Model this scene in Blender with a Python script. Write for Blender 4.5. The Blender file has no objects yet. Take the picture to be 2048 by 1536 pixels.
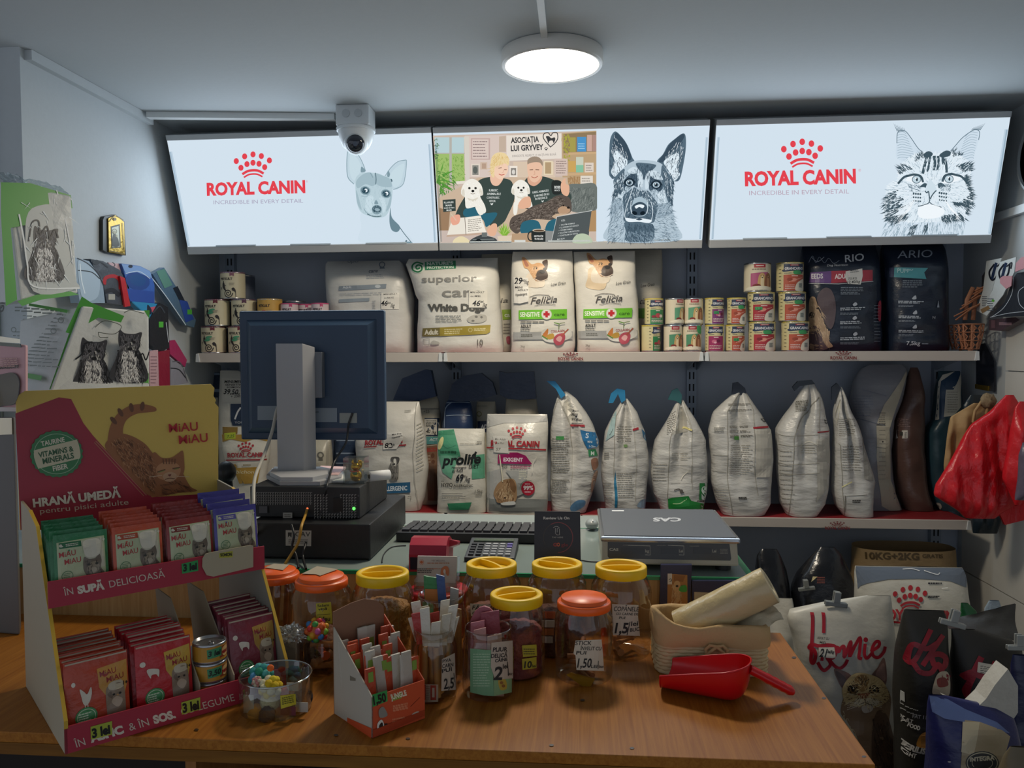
import bpy,bmesh,math,random
from mathutils import Vector,Matrix,Euler,noise,geometry

scene=bpy.context.scene
COL=scene.collection
# ---------------------------------------------------------------- camera
FPX,YAW,PITCH,ROLL=1595.74,-0.08243,0.04104,0.00333
EYE=Vector((0.023,-3.074,1.5))
_f=Vector((math.sin(YAW)*math.cos(PITCH),math.cos(YAW)*math.cos(PITCH),-math.sin(PITCH)))
_r=Vector((math.cos(YAW),-math.sin(YAW),0))
_d=_f.cross(_r)
RIGHT=math.cos(ROLL)*_r+math.sin(ROLL)*_d
DOWN=-math.sin(ROLL)*_r+math.cos(ROLL)*_d
FWD=_f
cam=bpy.data.cameras.new('camera')
cam.sensor_width=36
cam.lens=FPX/2048*36
cam.clip_start=.01
camo=bpy.data.objects.new('camera',cam)
COL.objects.link(camo)
_m=Matrix((RIGHT,-DOWN,-FWD)).transposed().to_4x4()
_m.translation=EYE
camo.matrix_world=_m
scene.camera=camo
# ---------------------------------------------------------------- world + exposure
w=bpy.data.worlds.new('shop_ambient')
scene.world=w
w.use_nodes=True
w.node_tree.nodes['Background'].inputs[0].default_value=(.78,.86,1,1)
w.node_tree.nodes['Background'].inputs[1].default_value=0.60
scene.view_settings.view_transform='Standard'
scene.view_settings.look='None'
scene.view_settings.gamma=1
scene.view_settings.use_curve_mapping=False
scene.view_settings.exposure=0.0
scene.cycles.use_denoising=True
scene.cycles.max_bounces=8
scene.cycles.transparent_max_bounces=24
scene.cycles.sample_clamp_indirect=4
LAMP_POWER=15.0
SIGN_POWER=3.6
SIGN_GAIN=1.0
# ---------------------------------------------------------------- helpers: rays
def ray(px,py):
    return (RIGHT*(px-1024)+DOWN*(py-768)+FWD*FPX).normalized()
def PY(px,py,y):
    d=ray(px,py)
    return EYE+d*((y-EYE.y)/d.y)
def PX(px,py,x):
    d=ray(px,py)
    return EYE+d*((x-EYE.x)/d.x)
def PZ(px,py,z):
    d=ray(px,py)
    return EYE+d*((z-EYE.z)/d.z)
def PP(px,py,p0,n):
    d=ray(px,py)
    return EYE+d*((p0-EYE).dot(n)/d.dot(n))

# ---------------------------------------------------------------- helpers: materials
def lin(h):
    h=h.lstrip('#')
    if len(h) == 3:
        h=''.join(c*2 for c in h)
    o=[]
    for i in (0,2,4):
        c=int(h[i:i+2],16)/255
        o.append(c/12.92 if c <= .04045 else ((c+.055)/1.055) ** 2.4)
    return o
_mats={}
def mt(h,rough=.55,metal=0,bump=0,bscale=30,stretch=(1,1,1),var=0,coat=0,spec=.5):
    """a painted / printed / plastic surface: colour, gloss, procedural crinkle and slight colour variation"""
    key=(h,rough,metal,bump,bscale,stretch,var,coat,spec)
    if key in _mats:
        return _mats[key]
    m=bpy.data.materials.new('surface_'+h.strip('#'))
    m.use_nodes=True
    nt=m.node_tree
    b=nt.nodes['Principled BSDF']
    c=lin(h)
    b.inputs['Base Color'].default_value=(*c,1)
    b.inputs['Roughness'].default_value=rough
    b.inputs['Metallic'].default_value=metal
    b.inputs['Specular IOR Level'].default_value=spec
    if coat:
        b.inputs['Coat Weight'].default_value=coat
        b.inputs['Coat Roughness'].default_value=.12
    if bump or var:
        tc=nt.nodes.new('ShaderNodeTexCoord')
        mp=nt.nodes.new('ShaderNodeMapping')
        mp.inputs['Scale'].default_value=stretch
        nt.links.new(tc.outputs['Object'],mp.inputs[0])
        nz=nt.nodes.new('ShaderNodeTexNoise')
        nz.inputs['Scale'].default_value=bscale
        nz.inputs['Detail'].default_value=5
        nt.links.new(mp.outputs[0],nz.inputs[0])
        if bump:
            bp=nt.nodes.new('ShaderNodeBump')
            bp.inputs['Strength'].default_value=bump
            bp.inputs['Distance'].default_value=.01
            nt.links.new(nz.outputs['Fac'],bp.inputs['Height'])
            nt.links.new(bp.outputs[0],b.inputs['Normal'])
        if var:
            mx=nt.nodes.new('ShaderNodeMix')
            mx.data_type='RGBA'
            mx.inputs[6].default_value=(*[x*(1-var) for x in c],1)
            mx.inputs[7].default_value=(*[min(1,x*(1+var)) for x in c],1)
            nt.links.new(nz.outputs['Fac'],mx.inputs[0])
            nt.links.new(mx.outputs[2],b.inputs['Base Color'])
    _mats[key]=m
    return m
def film(h):
    """printed plastic film of a food bag"""
    return mt(h,.36,0,.35,16,(1,1,1.6),.05)
def em(h,s=1.0):
    key=('em',h,s)
    if key not in _mats:
        m=bpy.data.materials.new('backlit_'+h.strip('#'))
        m.use_nodes=True
        nt=m.node_tree
        nt.nodes.clear()
        e=nt.nodes.new('ShaderNodeEmission')
        e.inputs[0].default_value=(*lin(h),1)
        e.inputs[1].default_value=s
        o=nt.nodes.new('ShaderNodeOutputMaterial')
        nt.links.new(e.outputs[0],o.inputs[0])
        _mats[key]=m
    return _mats[key]
def clear(h='#ffffff',gloss=.05,rough=.06,tint=.96,edge=.5):
    """thin clear plastic or glass"""
    key=('cl',h,gloss,rough,tint,edge)
    if key not in _mats:
        m=bpy.data.materials.new('clear_plastic')
        m.use_nodes=True
        nt=m.node_tree
        nt.nodes.clear()
        t=nt.nodes.new('ShaderNodeBsdfTransparent')
        t.inputs[0].default_value=(*[x*tint for x in lin(h)],1)
        g=nt.nodes.new('ShaderNodeBsdfGlossy')
        g.inputs['Roughness'].default_value=rough
        g.inputs[0].default_value=(.95,.95,.95,1)
        lw=nt.nodes.new('ShaderNodeLayerWeight')
        lw.inputs[0].default_value=.25
        mr=nt.nodes.new('ShaderNodeMapRange')
        mr.inputs[3].default_value=gloss
        mr.inputs[4].default_value=edge
        nt.links.new(lw.outputs['Facing'],mr.inputs[0])
        mx=nt.nodes.new('ShaderNodeMixShader')
        nt.links.new(mr.outputs[0],mx.inputs[0])
        nt.links.new(t.outputs[0],mx.inputs[1])
        nt.links.new(g.outputs[0],mx.inputs[2])
        o=nt.nodes.new('ShaderNodeOutputMaterial')
        nt.links.new(mx.outputs[0],o.inputs[0])
        _mats[key]=m
    return _mats[key]
def wood(h1,h2,axis='Y'):
    key=('wood',h1,h2,axis)
    if key not in _mats:
        m=bpy.data.materials.new('wood_grain')
        m.use_nodes=True
        nt=m.node_tree
        b=nt.nodes['Principled BSDF']
        tc=nt.nodes.new('ShaderNodeTexCoord')
        mp=nt.nodes.new('ShaderNodeMapping')
        mp.inputs['Scale'].default_value={'Y':(44,1.6,44),'X':(1.3,26,26),'Z':(26,26,1.3)}[axis]
        nt.links.new(tc.outputs['Object'],mp.inputs[0])
        nz=nt.nodes.new('ShaderNodeTexNoise')
        nz.inputs['Scale'].default_value=3.2
        nz.inputs['Detail'].default_value=8
        nz.inputs['Roughness'].default_value=.62
        nz.inputs['Distortion'].default_value=.6
        nt.links.new(mp.outputs[0],nz.inputs[0])
        cr=nt.nodes.new('ShaderNodeValToRGB')
        cr.color_ramp.elements[0].position=.32
        cr.color_ramp.elements[1].position=.68
        cr.color_ramp.elements[0].color=(*lin(h1),1)
        cr.color_ramp.elements[1].color=(*lin(h2),1)
        nt.links.new(nz.outputs['Fac'],cr.inputs[0])
        nt.links.new(cr.outputs[0],b.inputs['Base Color'])
        b.inputs['Roughness'].default_value=.5
        b.inputs['Specular IOR Level'].default_value=.25
        bp=nt.nodes.new('ShaderNodeBump')
        bp.inputs['Strength'].default_value=.05
        nt.links.new(nz.outputs['Fac'],bp.inputs['Height'])
        nt.links.new(bp.outputs[0],b.inputs['Normal'])
        _mats[key]=m
    return _mats[key]

# ---------------------------------------------------------------- helpers: objects
def tag(o,label,cat,group=None,kind=None):
    o['label']=label
    o['category']=cat
    if group:
        o['group']=group
    if kind:
        o['kind']=kind
    return o
def thing(name,label,cat,loc,group=None):
    o=bpy.data.objects.new(name,None)
    o.empty_display_size=.02
    o.location=loc
    COL.objects.link(o)
    o['wloc']=list(loc)
    return tag(o,label,cat,group)
def wpos(o):
    p=Vector((0,0,0))
    while o is not None:
        p=p+Vector(o.location)
        o=o.parent
    return p
class MB:
    """collects shapes (world coordinates) and links them as ONE mesh object"""
    def __init__(s):
        s.v,s.f,s.m,s.sm,s.ml=[],[],[],[],[]
    def mi(s,mat):
        if mat not in s.ml:
            s.ml.append(mat)
        return s.ml.index(mat)
    def add(s,vs,fs,mat,smooth=False):
        o=len(s.v)
        s.v += [Vector(p) for p in vs]
        k=s.mi(mat)
        for f in fs:
            s.f.append([i+o for i in f])
            s.m.append(k)
            s.sm.append(smooth)
        return s
    def quad(s,a,b,c,d,mat):
        return s.add([a,b,c,d],[(0,1,2,3)],mat)
    def hexa(s,p,mat,bev=0):
        """8 corners: bottom 4 (ccw from above) then top 4"""
        fs=[(3,2,1,0),(4,5,6,7),(0,1,5,4),(1,2,6,5),(2,3,7,6),(3,0,4,7)]
        if not bev:
            return s.add(p,fs,mat)
        bm=bmesh.new()
        vs=[bm.verts.new(q) for q in p]
        for f in fs:
            bm.faces.new([vs[i] for i in f])
        bmesh.ops.bevel(bm,geom=bm.edges[:] ,offset=bev,segments=2,profile=.6,affect='EDGES',clamp_overlap=True)
        bm.verts.index_update()
        s.add([v.co.copy() for v in bm.verts],[[v.index for v in f.verts] for f in bm.faces],mat,False)
        bm.free()
        return s
    def box(s,x0,x1,y0,y1,z0,z1,mat,bev=0,M=None):
        p=[Vector(q) for q in ((x0,y0,z0),(x1,y0,z0),(x1,y1,z0),(x0,y1,z0),(x0,y0,z1),(x1,y0,z1),(x1,y1,z1),(x0,y1,z1))]
        if M is not None:
            p=[M @ q for q in p]
        return s.hexa(p,mat,bev)
    def prism(s,pts,ext,mat,smooth=False):
        """planar polygon (3-D points, any order) pushed along ext"""
        pts=[Vector(p) for p in pts]
        n=len(pts)
        ext=Vector(ext)
        tri=geometry.tessellate_polygon([pts])
        vs=pts+[p+ext for p in pts]
        fs=[list(t) for t in tri]+[[i+n for i in reversed(t)] for t in tri]
        s.add(vs,fs,mat)
        s.add(vs,[(i,(i+1)%n,(i+1)%n+n,i+n) for i in range(n)],mat,smooth)
        return s
    def lathe(s,prof,c,mat,n=40,M=None,rib=None,smooth=True,cap0=True,cap1=True):
        """profile [(r,z)] about the vertical axis at c"""
        vs,fs=[],[]
        c=Vector(c)
        for i,(r,z) in enumerate(prof):
            for j in range(n):
                a=2*math.pi*j/n
                rr=r*(1+(rib(i,a) if rib else 0))
                p=Vector((rr*math.cos(a),rr*math.sin(a),z))
                vs.append((M @ p if M is not None else p)+c)
        k=len(prof)
        for i in range(k-1):
            for j in range(n):
                fs.append((i*n+j,i*n+(j+1)%n,(i+1)*n+(j+1)%n,(i+1)*n+j))
        s.add(vs,fs,mat,smooth)
        if cap0:
            s.add(vs[:n],[list(reversed(range(n)))],mat)
        if cap1:
            s.add(vs[-n:],[list(range(n))],mat)
        return s
    def tube(s,path,r,mat,n=8,closed=False,flat=1.0):
        path=[Vector(p) for p in path]
        L=len(path)
        rs=r if isinstance(r,(list,tuple)) else [r]*L
        vs,fs=[],[]
        up=Vector((0,0,1))
        prev=None
        for i,p in enumerate(path):
            a=path[(i-1)%L] if (closed or i>0) else p
            b=path[(i+1)%L] if (closed or i<L-1) else p
            t=(b-a).normalized() if (b-a).length>1e-9 else Vector((0,0,1))
            if prev is None:
                x=t.cross(up)
                if x.length<.05:
                    x=t.cross(Vector((1,0,0)))
            else:
                x=prev-t*prev.dot(t)
            x.normalize()
            prev=x
            y=t.cross(x)
            for j in range(n):
                an=2*math.pi*j/n
                vs.append(p+(x*math.cos(an)+y*math.sin(an)*flat)*rs[i])
        for i in range(L if closed else L-1):
            i2=(i+1)%L
            for j in range(n):
                fs.append((i*n+j,i*n+(j+1)%n,i2*n+(j+1)%n,i2*n+j))
        s.add(vs,fs,mat,True)
        if not closed:
            s.add(vs[:n],[list(reversed(range(n)))],mat)
            s.add(vs[-n:],[list(range(n))],mat)
        return s
    def ball(s,c,r,mat,sx=1,sy=1,sz=1,n=14,M=None,jag=0,seed=0):
        vs,fs=[],[]
        c=Vector(c)
        m=n // 2+1
        for i in range(m+1):
            th=math.pi*i/m
            for j in range(n):
                a=2*math.pi*j/n
                d=Vector((math.sin(th)*math.cos(a),math.sin(th)*math.sin(a),math.cos(th)))
                rr=r*(1+(jag*noise.noise(d*3+Vector((seed,seed*.7,0))) if jag else 0))
                p=Vector((d.x*sx,d.y*sy,d.z*sz))*rr
                vs.append((M @ p if M is not None else p)+c)
        for i in range(m):
            for j in range(n):
                fs.append((i*n+j,(i+1)*n+j,(i+1)*n+(j+1)%n,i*n+(j+1)%n))
        return s.add(vs,fs,mat,True)
    def surf(s,fn,nu,nv,mat,closed_u=False,smooth=True,matfn=None):
        vs=[fn(i/nu,j/nv) for j in range(nv+1) for i in range(nu if closed_u else nu+1)]
        w=nu if closed_u else nu+1
        fs=[]
        for j in range(nv):
            for i in range(nu):
                i2=(i+1)%w
                fs.append((j*w+i,j*w+i2,(j+1)*w+i2,(j+1)*w+i))
        return s.add(vs,fs,mat,smooth)
    def build(s,name,parent=None,local=False,label=None):
        me=bpy.data.meshes.new(name)
        ctr=Vector((0,0,0))
        if not local:
            xs=[v.x for v in s.v];ys=[v.y for v in s.v];zs=[v.z for v in s.v]
            ctr=Vector(((min(xs)+max(xs))/2,(min(ys)+max(ys))/2,min(zs)))
        me.from_pydata([v-ctr for v in s.v],[],s.f)
        for m in s.ml:
            me.materials.append(m)
        me.polygons.foreach_set('material_index',s.m)
        me.polygons.foreach_set('use_smooth',s.sm)
        me.update()
        o=bpy.data.objects.new(name,me)
        COL.objects.link(o)
        if parent is not None:
            o.parent=parent
            o.location=ctr if local else ctr-wpos(parent)
        else:
            o.location=ctr
        if label:
            o['label']=label
        return o
def clone(o,loc=None,rot=None,label=None,parent=None):
    """copies a thing with its parts and sub-parts"""
    c=o.copy()
    COL.objects.link(c)
    if parent is not None:
        c.parent=parent
    if loc is not None:
        c.location=loc
    if rot is not None:
        c.rotation_euler=rot
    if label:
        c['label']=label
    for ch in list(o.children):
        clone(ch,parent=c)
    return c

# ---------------------------------------------------------------- helpers: printed artwork
_txt={}
def text_mesh(s,wt=0.0):
    k=(s,wt)
    if k not in _txt:
        cu=bpy.data.curves.new('lettering','FONT')
        cu.body=s
        cu.size=1
        cu.offset=wt
        cu.resolution_u=3
        cu.fill_mode='FRONT'
        ob=bpy.data.objects.new('lettering',cu)
        me=bpy.data.meshes.new_from_object(ob)
        vs=[(v.co.x,v.co.y) for v in me.vertices]
        fs=[list(p.vertices) for p in me.polygons]
        bpy.data.objects.remove(ob)
        bpy.data.meshes.remove(me)
        bpy.data.curves.remove(cu)
        _txt[k]=(vs,fs)
    return _txt[k]
def spline(p,n=6,closed=False):
    out=[]
    L=len(p)
    if L<3:
        return list(p)
    for i in range(L if closed else L-1):
        if closed:
            a,b,c,d=p[i-1],p[i],p[(i+1)%L],p[(i+2)%L]
        else:
            a,b,c,d=p[max(i-1,0)],p[i],p[i+1],p[min(i+2,L-1)]
        for k in range(n):
            t=k/n
            out.append(tuple(.5*(2*b[q]+(c[q]-a[q])*t+(2*a[q]-5*b[q]+4*c[q]-d[q])*t*t+(3*b[q]-a[q]-3*c[q]+d[q])*t ** 3) for q in (0,1)))
    if not closed:
        out.append(tuple(p[-1]))
    return out
def pairs(f):
    return [(f[i],f[i+1]) for i in range(0,len(f),2)]
def inside(x,y,P):
    c=False
    j=len(P)-1
    for i in range(len(P)):
        if (P[i][1]>y) != (P[j][1]>y) and x<(P[j][0]-P[i][0])*(y-P[i][1])/(P[j][1]-P[i][1])+P[i][0]:
            c=not c
        j=i
    return c
class Art:
    """flat print, y down: polygons, ellipses, strokes, lettering and hatching, later laid on a surface"""
    def __init__(s,x0=0,y0=0,k=1.0):
        s.ops=[]
        s.notes=[]
        s.at(x0,y0,k)
    def at(s,x0,y0,k):
        s.x0,s.y0,s.k=x0,y0,k
        return s
    def note(s):
        """what is drawn from here to end() is a paper slip stuck on: a part of its own"""
        s.n0=len(s.ops)
    def end(s):
        s.notes.append((s.n0,len(s.ops)))
    def T(s,pts):
        return [(s.x0+x/s.k,s.y0+y/s.k) for x,y in pts]
    def raw(s,c,vs,fs):
        s.ops.append((c,s.T(vs),fs))
        return s
    def poly(s,c,pts):
        tri=geometry.tessellate_polygon([[Vector((x,y,0)) for x,y in pts]])
        return s.raw(c,pts,[list(t) for t in tri])
    def p(s,c,*f):
        return s.poly(c,pairs(f))
    def b(s,c,*f):
        """blob: smooth closed outline"""
        return s.poly(c,spline(pairs(f),5,True))
    def r(s,c,x0,y0,x1,y1,sk=0):
        return s.poly(c,[(x0,y0),(x1,y0+sk),(x1,y1+sk),(x0,y1)])
    def e(s,c,cx,cy,rx,ry=None,rot=0,n=22):
        ry=ry or rx
        a,q=math.cos(rot),math.sin(rot)
        pts=[]
        for i in range(n):
            x,y=rx*math.cos(2*math.pi*i/n),ry*math.sin(2*math.pi*i/n)
            pts.append((cx+x*a-y*q,cy+x*q+y*a))
        return s.raw(c,pts,[list(range(n))])
    def stroke(s,c,w,pts,taper=False):
        vs,fs=[],[]
        L=len(pts)
        for i,(x,y) in enumerate(pts):
            x0,y0=pts[max(i-1,0)]
            x1,y1=pts[min(i+1,L-1)]
            dx,dy=x1-x0,y1-y0
            l=math.hypot(dx,dy) or 1
            h=w/2*((1-.85*i/(L-1)) if taper else 1)
            ex,ey=0,0
            if i == 0:ex,ey=-dx/l*h*.6,-dy/l*h*.6
            if i == L-1:ex,ey=dx/l*h*.6,dy/l*h*.6
            vs += [(x-dy/l*h+ex,y+dx/l*h+ey),(x+dy/l*h+ex,y-dx/l*h+ey)]
            if i:
                fs.append((2*i-2,2*i-1,2*i+1,2*i))
        return s.raw(c,vs,fs)
    def l(s,c,w,*f):
        return s.stroke(c,w,pairs(f))
    def c(s,c,w,*f):
        return s.stroke(c,w,spline(pairs(f),6))
    def ring(s,c,cx,cy,r,w,ry=None,a0=0,a1=360,n=32):
        ry=ry or r
        return s.stroke(c,w,[(cx+r*math.cos(math.radians(a0+(a1-a0)*i/n)),cy+ry*math.sin(math.radians(a0+(a1-a0)*i/n))) for i in range(n+1)])
    def t(s,c,txt,x,y,h,w=None,rot=0,wt=0.0,sh=0.0,al='l'):
        """lettering: baseline start x,y, cap height h, optional total width w, rot in degrees (clockwise), shear"""
        vs,fs=text_mesh(txt,wt)
        if not vs:
            return s
        x0=min(v[0] for v in vs);x1=max(v[0] for v in vs)
        k=h/.70
        kx=k if w is None else w/max(1e-6,x1-x0)
        W=kx*(x1-x0)
        o={'l':0,'c':-W/2,'r':-W}[al]
        a=math.radians(rot)
        out=[]
        for vx,vy in vs:
            X=(vx-x0)*kx+o+vy*k*sh
            Y=-vy*k
            out.append((x+X*math.cos(a)-Y*math.sin(a),y+X*math.sin(a)+Y*math.cos(a)))
        return s.raw(c,out,fs)
    def hatch(s,c,poly,n,ln,wd,ang,seed=1,spread=25,dens=None):
        """short fur strokes scattered inside an outline; ang = degrees or function(x,y)"""
        rnd=random.Random(seed)
        P=pairs(poly)
        xs=[q[0] for q in P];ys=[q[1] for q in P]
        vs,fs=[],[]
        k=tries=0
        while k<n and tries<n*20:
            tries += 1
            x=rnd.uniform(min(xs),max(xs));y=rnd.uniform(min(ys),max(ys))
            if not inside(x,y,P):
                continue
            if dens and rnd.random()>dens(x,y):
                continue
            a=math.radians((ang(x,y) if callable(ang) else ang)+rnd.uniform(-spread,spread))
            L=ln*rnd.uniform(.5,1.3)
            W=wd*rnd.uniform(.5,1.3)
            dx,dy=math.cos(a),math.sin(a)
            o=len(vs)
            vs += [(x-dy*W/2,y+dx*W/2),(x+dy*W/2,y-dx*W/2),(x+dx*L,y+dy*L)]
            fs.append((o,o+1,o+2))
            k += 1
        if fs:
            s.raw(c,vs,fs)
        return s
    def rows(s,c,x0,y0,x1,y1,n,h,seed=1,sk=0,ragged=.25):
        """blurred small print: rows of short dashes"""
        rnd=random.Random(seed)
        vs,fs=[],[]
        for i in range(n):
            y=y0+(y1-y0)*(i+.5)/n
            x=x0
            xe=x1-(x1-x0)*ragged*rnd.random()
            while x<xe:
                wd=min(xe-x,(x1-x0)*rnd.uniform(.06,.22))
                yy=y+sk*(x-x0)/max(1e-6,x1-x0)
                o=len(vs)
                vs += [(x,yy-h/2),(x+wd,yy-h/2),(x+wd,yy+h/2),(x,yy+h/2)]
                fs.append((o,o+1,o+2,o+3))
                x += wd+(x1-x0)*.025
        if fs:
            s.raw(c,vs,fs)
        return s
    def crown(s,c,x,y,k,sx=1.0):
        """five-over-five dot crown over two arcs, centred on x, width about 2*k; optional word below"""
        for dx,dy in ((-1,-.34),(-.5,-.62),(0,-.74),(.5,-.64),(.98,-.38),(-.72,.06),(-.36,-.16),(0,-.24),(.36,-.18),(.70,.02)):
            s.e(c,x+dx*k*sx,y+dy*k,.155*k*sx,.18*k,n=14)
        s.stroke(c,.15*k,spline([(x-.60*k*sx,y+.42*k),(x-.25*k*sx,y+.24*k),(x+.25*k*sx,y+.22*k),(x+.60*k*sx,y+.38*k)],6))
        s.stroke(c,.10*k,spline([(x-.52*k*sx,y+.62*k),(x-.22*k*sx,y+.46*k),(x+.22*k*sx,y+.44*k),(x+.54*k*sx,y+.58*k)],6))
        return s
def lay(mb,art,fn,mats,off=.0006,step=.00015,grid=None,sel=None):
    """put the print on a surface: fn(x, y, off) -> 3-D point; grid = cut size so it follows curves"""
    z=off
    for k_,(c,vs,fs) in enumerate(art.ops):
        if sel and not sel(k_):
            z += step
            continue
        if grid:
            bm=bmesh.new()
            bv=[bm.verts.new((x,y,0)) for x,y in vs]
            for f in fs:
                try:
                    bm.faces.new([bv[i] for i in f])
                except ValueError:
                    pass
            xs=[q[0] for q in vs];ys=[q[1] for q in vs]
            for ax,lo,hi in ((0,min(xs),max(xs)),(1,min(ys),max(ys))):
                k=math.floor(lo/grid)+1
                while k*grid<hi:
                    co=[0,0,0];no=[0,0,0]
                    co[ax]=k*grid;no[ax]=1
                    bmesh.ops.bisect_plane(bm,geom=bm.verts[:]+bm.edges[:]+bm.faces[:],plane_co=co,plane_no=no)
                    k += 1
            bm.verts.index_update()
            V=[(v.co.x,v.co.y) for v in bm.verts]
            F=[[v.index for v in f.verts] for f in bm.faces]
            bm.free()
        else:
            V,F=vs,fs
        mb.add([fn(x,y,z) for x,y in V],F,mats(c) if callable(mats) else mats[c])
        z += step
    return mb
def ink(h):
    return mt(h,.42)
def on_plane(p0,n):
    n=n.normalized()
    return lambda x,y,o:PP(x,y,p0,n)+n*o

# ---------------------------------------------------------------- helpers: filled bags
class Bag:
    """a filled sack: silhouette rows (y_px, left_px, right_px) from bottom to top at the depth plane y"""
    def __init__(s,rows,y,depth,base=None,p=2.6,top=.72,seal=.006,wr=.006,ws=9,seed=0,lean=0.0,bottom=.85,topd=None,gus=None,vf=0.0):
        s.gus,s.vf=gus,vf
        s.y,s.d,s.p,s.top,s.seal,s.wr,s.ws,s.seed,s.lean=y,depth/2,p,top,seal/2,wr,ws,seed,lean
        s.bottom=bottom
        s.topd=topd
        R=[]
        for i,(py,xl,xr) in enumerate(rows):
            a,b=PY(xl,py,y),PY(xr,py,y)
            R.append([(a.z+b.z)/2,(a.x+b.x)/2,(b.x-a.x)/2])
        if base is not None:
            R[0][0]=base
        s.R=R
        s.z0,s.z1=R[0][0],R[-1][0]
    def row(s,z):
        R=s.R
        z=min(max(z,R[0][0]),R[-1][0])
        for i in range(len(R)-1):
            if z <= R[i+1][0] or i == len(R)-2:
                t=(z-R[i][0])/max(1e-6,R[i+1][0]-R[i][0])
                return R[i][1]+(R[i+1][1]-R[i][1])*t,R[i][2]+(R[i+1][2]-R[i][2])*t
    def b(s,z):
        t=(z-s.z0)/(s.z1-s.z0)
        f=1.0
        if t<.10:
            f=s.bottom+(1-s.bottom)*math.sin(t/.10*math.pi/2)
        if t>s.top:
            q=(t-s.top)/(1-s.top)
            f=math.cos(q*math.pi/2) ** .8 if s.topd is None else 1+(s.topd-1)*q
        return max(s.seal,s.d*f)
    def surf_y(s,u,z,front=True):
        q=max(0.0,1-min(1,abs(u)) ** s.p) ** (1/s.p)
        y=s.b(z)*q
        return-y if front else y
    def P(s,u,z,front=True,off=0.0):
        xc,a=s.row(z)
        x=xc+u*a
        t=(z-s.z0)/(s.z1-s.z0)
        n=noise.noise(Vector((x*s.ws+s.seed,(1 if front else 9),z*s.ws*1.4)))+.5*noise.noise(Vector((x*s.ws*2.3,3+s.seed,z*s.ws*3.1)))
        edge=max(0,1-abs(u) ** 6)*min(1,t*8)*min(1,.25+(1-t)*4)
        y=s.y+s.surf_y(u,z,front)+n*s.wr*edge*(-1 if front else 1)+s.lean*t*t
        if s.gus and front:
            uc,wd,dp=s.gus
            k=max(0.0,1-abs(u-uc-.12*t)/wd)
            q=min(1.0,max(0.0,(t-.12)/.45))
            y += dp*k*q*q*(3-2*q)*min(1,(1-t)*6)
        if s.vf:
            y += s.vf*noise.noise(Vector((x*34+s.seed,z*3.5,2)))*(1-.6*t)*edge
        dx=s.wr*.6*noise.noise(Vector((7.7+s.seed,z*11,x*3)))*min(1,t*6)
        return Vector((x+dx,y-off,z))
    def mesh(s,mb,mat,nu=30,nv=34):
        N=2*nu
        def fn(i,j):
            z=s.z0+(s.z1-s.z0)*j
            k=round(i*N)%N
            if k <= nu:
                u=-math.cos(math.pi*k/nu)
                return s.P(u,z,True)
            u=math.cos(math.pi*(k-nu)/nu)
            return s.P(u,z,False)
        mb.surf(fn,N,nv,mat,closed_u=True)
        n0=len(mb.v)-N*(nv+1)
        mb.add(mb.v[n0:n0+N],[list(reversed(range(N)))],mat)
        mb.add(mb.v[-N:],[list(range(N))],mat)
        return mb
    def fn(s):
        def f(px,py,off):
            y=s.y-s.d*.8
            for _ in range(3):
                q=PY(px,py,y)
                z=min(max(q.z,s.z0+.001),s.z1-.001)
                xc,a=s.row(z)
                u=min(max((q.x-xc)/a,-.985),.985)
                r=s.P(u,z,True)
                y=r.y
            return s.P(u,z,True,off+.0012)
        return f
    def base_pt(s):
        xc,a=s.row(s.z0)
        return Vector((xc,s.y,s.z0))
def make_bag(name,rows,y,depth,col,label,art=None,cat='bag',group=None,mat=None,grid=7,parts=None,**kw):
    b=Bag(rows,y,depth,**kw)
    mb=MB()
    b.mesh(mb,mat or film(col))
    if art:
        lay(mb,art,b.fn(),ink,grid=grid,sel=lambda k:not any(p <= k<q for p,q in art.notes))
    o=mb.build(name)
    for p,q in (art.notes if art else ()):
        lay(nb := MB(),art,b.fn(),ink,grid=grid,sel=lambda k:p <= k<q)
        nb.build('price_note',o,label='handwritten price slip')
    tag(o,label,cat,group)
    return o,b
# ================================================================ setting
ZC=2.37                       # ceiling
XL,XR,YB=-1.56,1.60,.36   # side walls, back wall
ZS,ZL=1.495,.857            # shelf tops
ZT,ZD=.88,1.0               # counter top, desk top
wallm=mt('#bac0c2',.8,0,.05,60,(1,1,1),.03)
ceilm=mt('#b9bfc1',.85,0,.04,50,(1,1,1),.02)
def struct(name,mb):
    o=mb.build(name)
    o['kind']='structure'
    return o
struct('floor',MB().box(-3.2,3.2,-5.2,YB+.1,-.05,0,mt('#55504a',.5,0,.1,20,(1,1,1),.12)))
struct('ceiling',MB().box(-3.2,3.2,-5.2,YB+.1,ZC,ZC+.06,ceilm))
struct('wall_back',MB().box(XL-.1,XR+.1,YB,YB+.08,0,ZC,mt('#a9b2bf',.75,0,.05,40,(1,1,1),.03)))
mb=MB().box(XL-.08,XL,-.89,YB,0,ZC,wallm)
mb.box(XL-.95,XL-.08,-.90,-.80,0,ZC,mt('#8f9896',.8,0,.05,40,(1,1,1),.03))
struct('wall_left',mb)
struct('wall_right',MB().box(XR,XR+.08,-3.0,YB,0,ZC,wallm))
white=mt('#d6d9d8',.5)
whitep=mt('#dcdcd8',.45)
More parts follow.
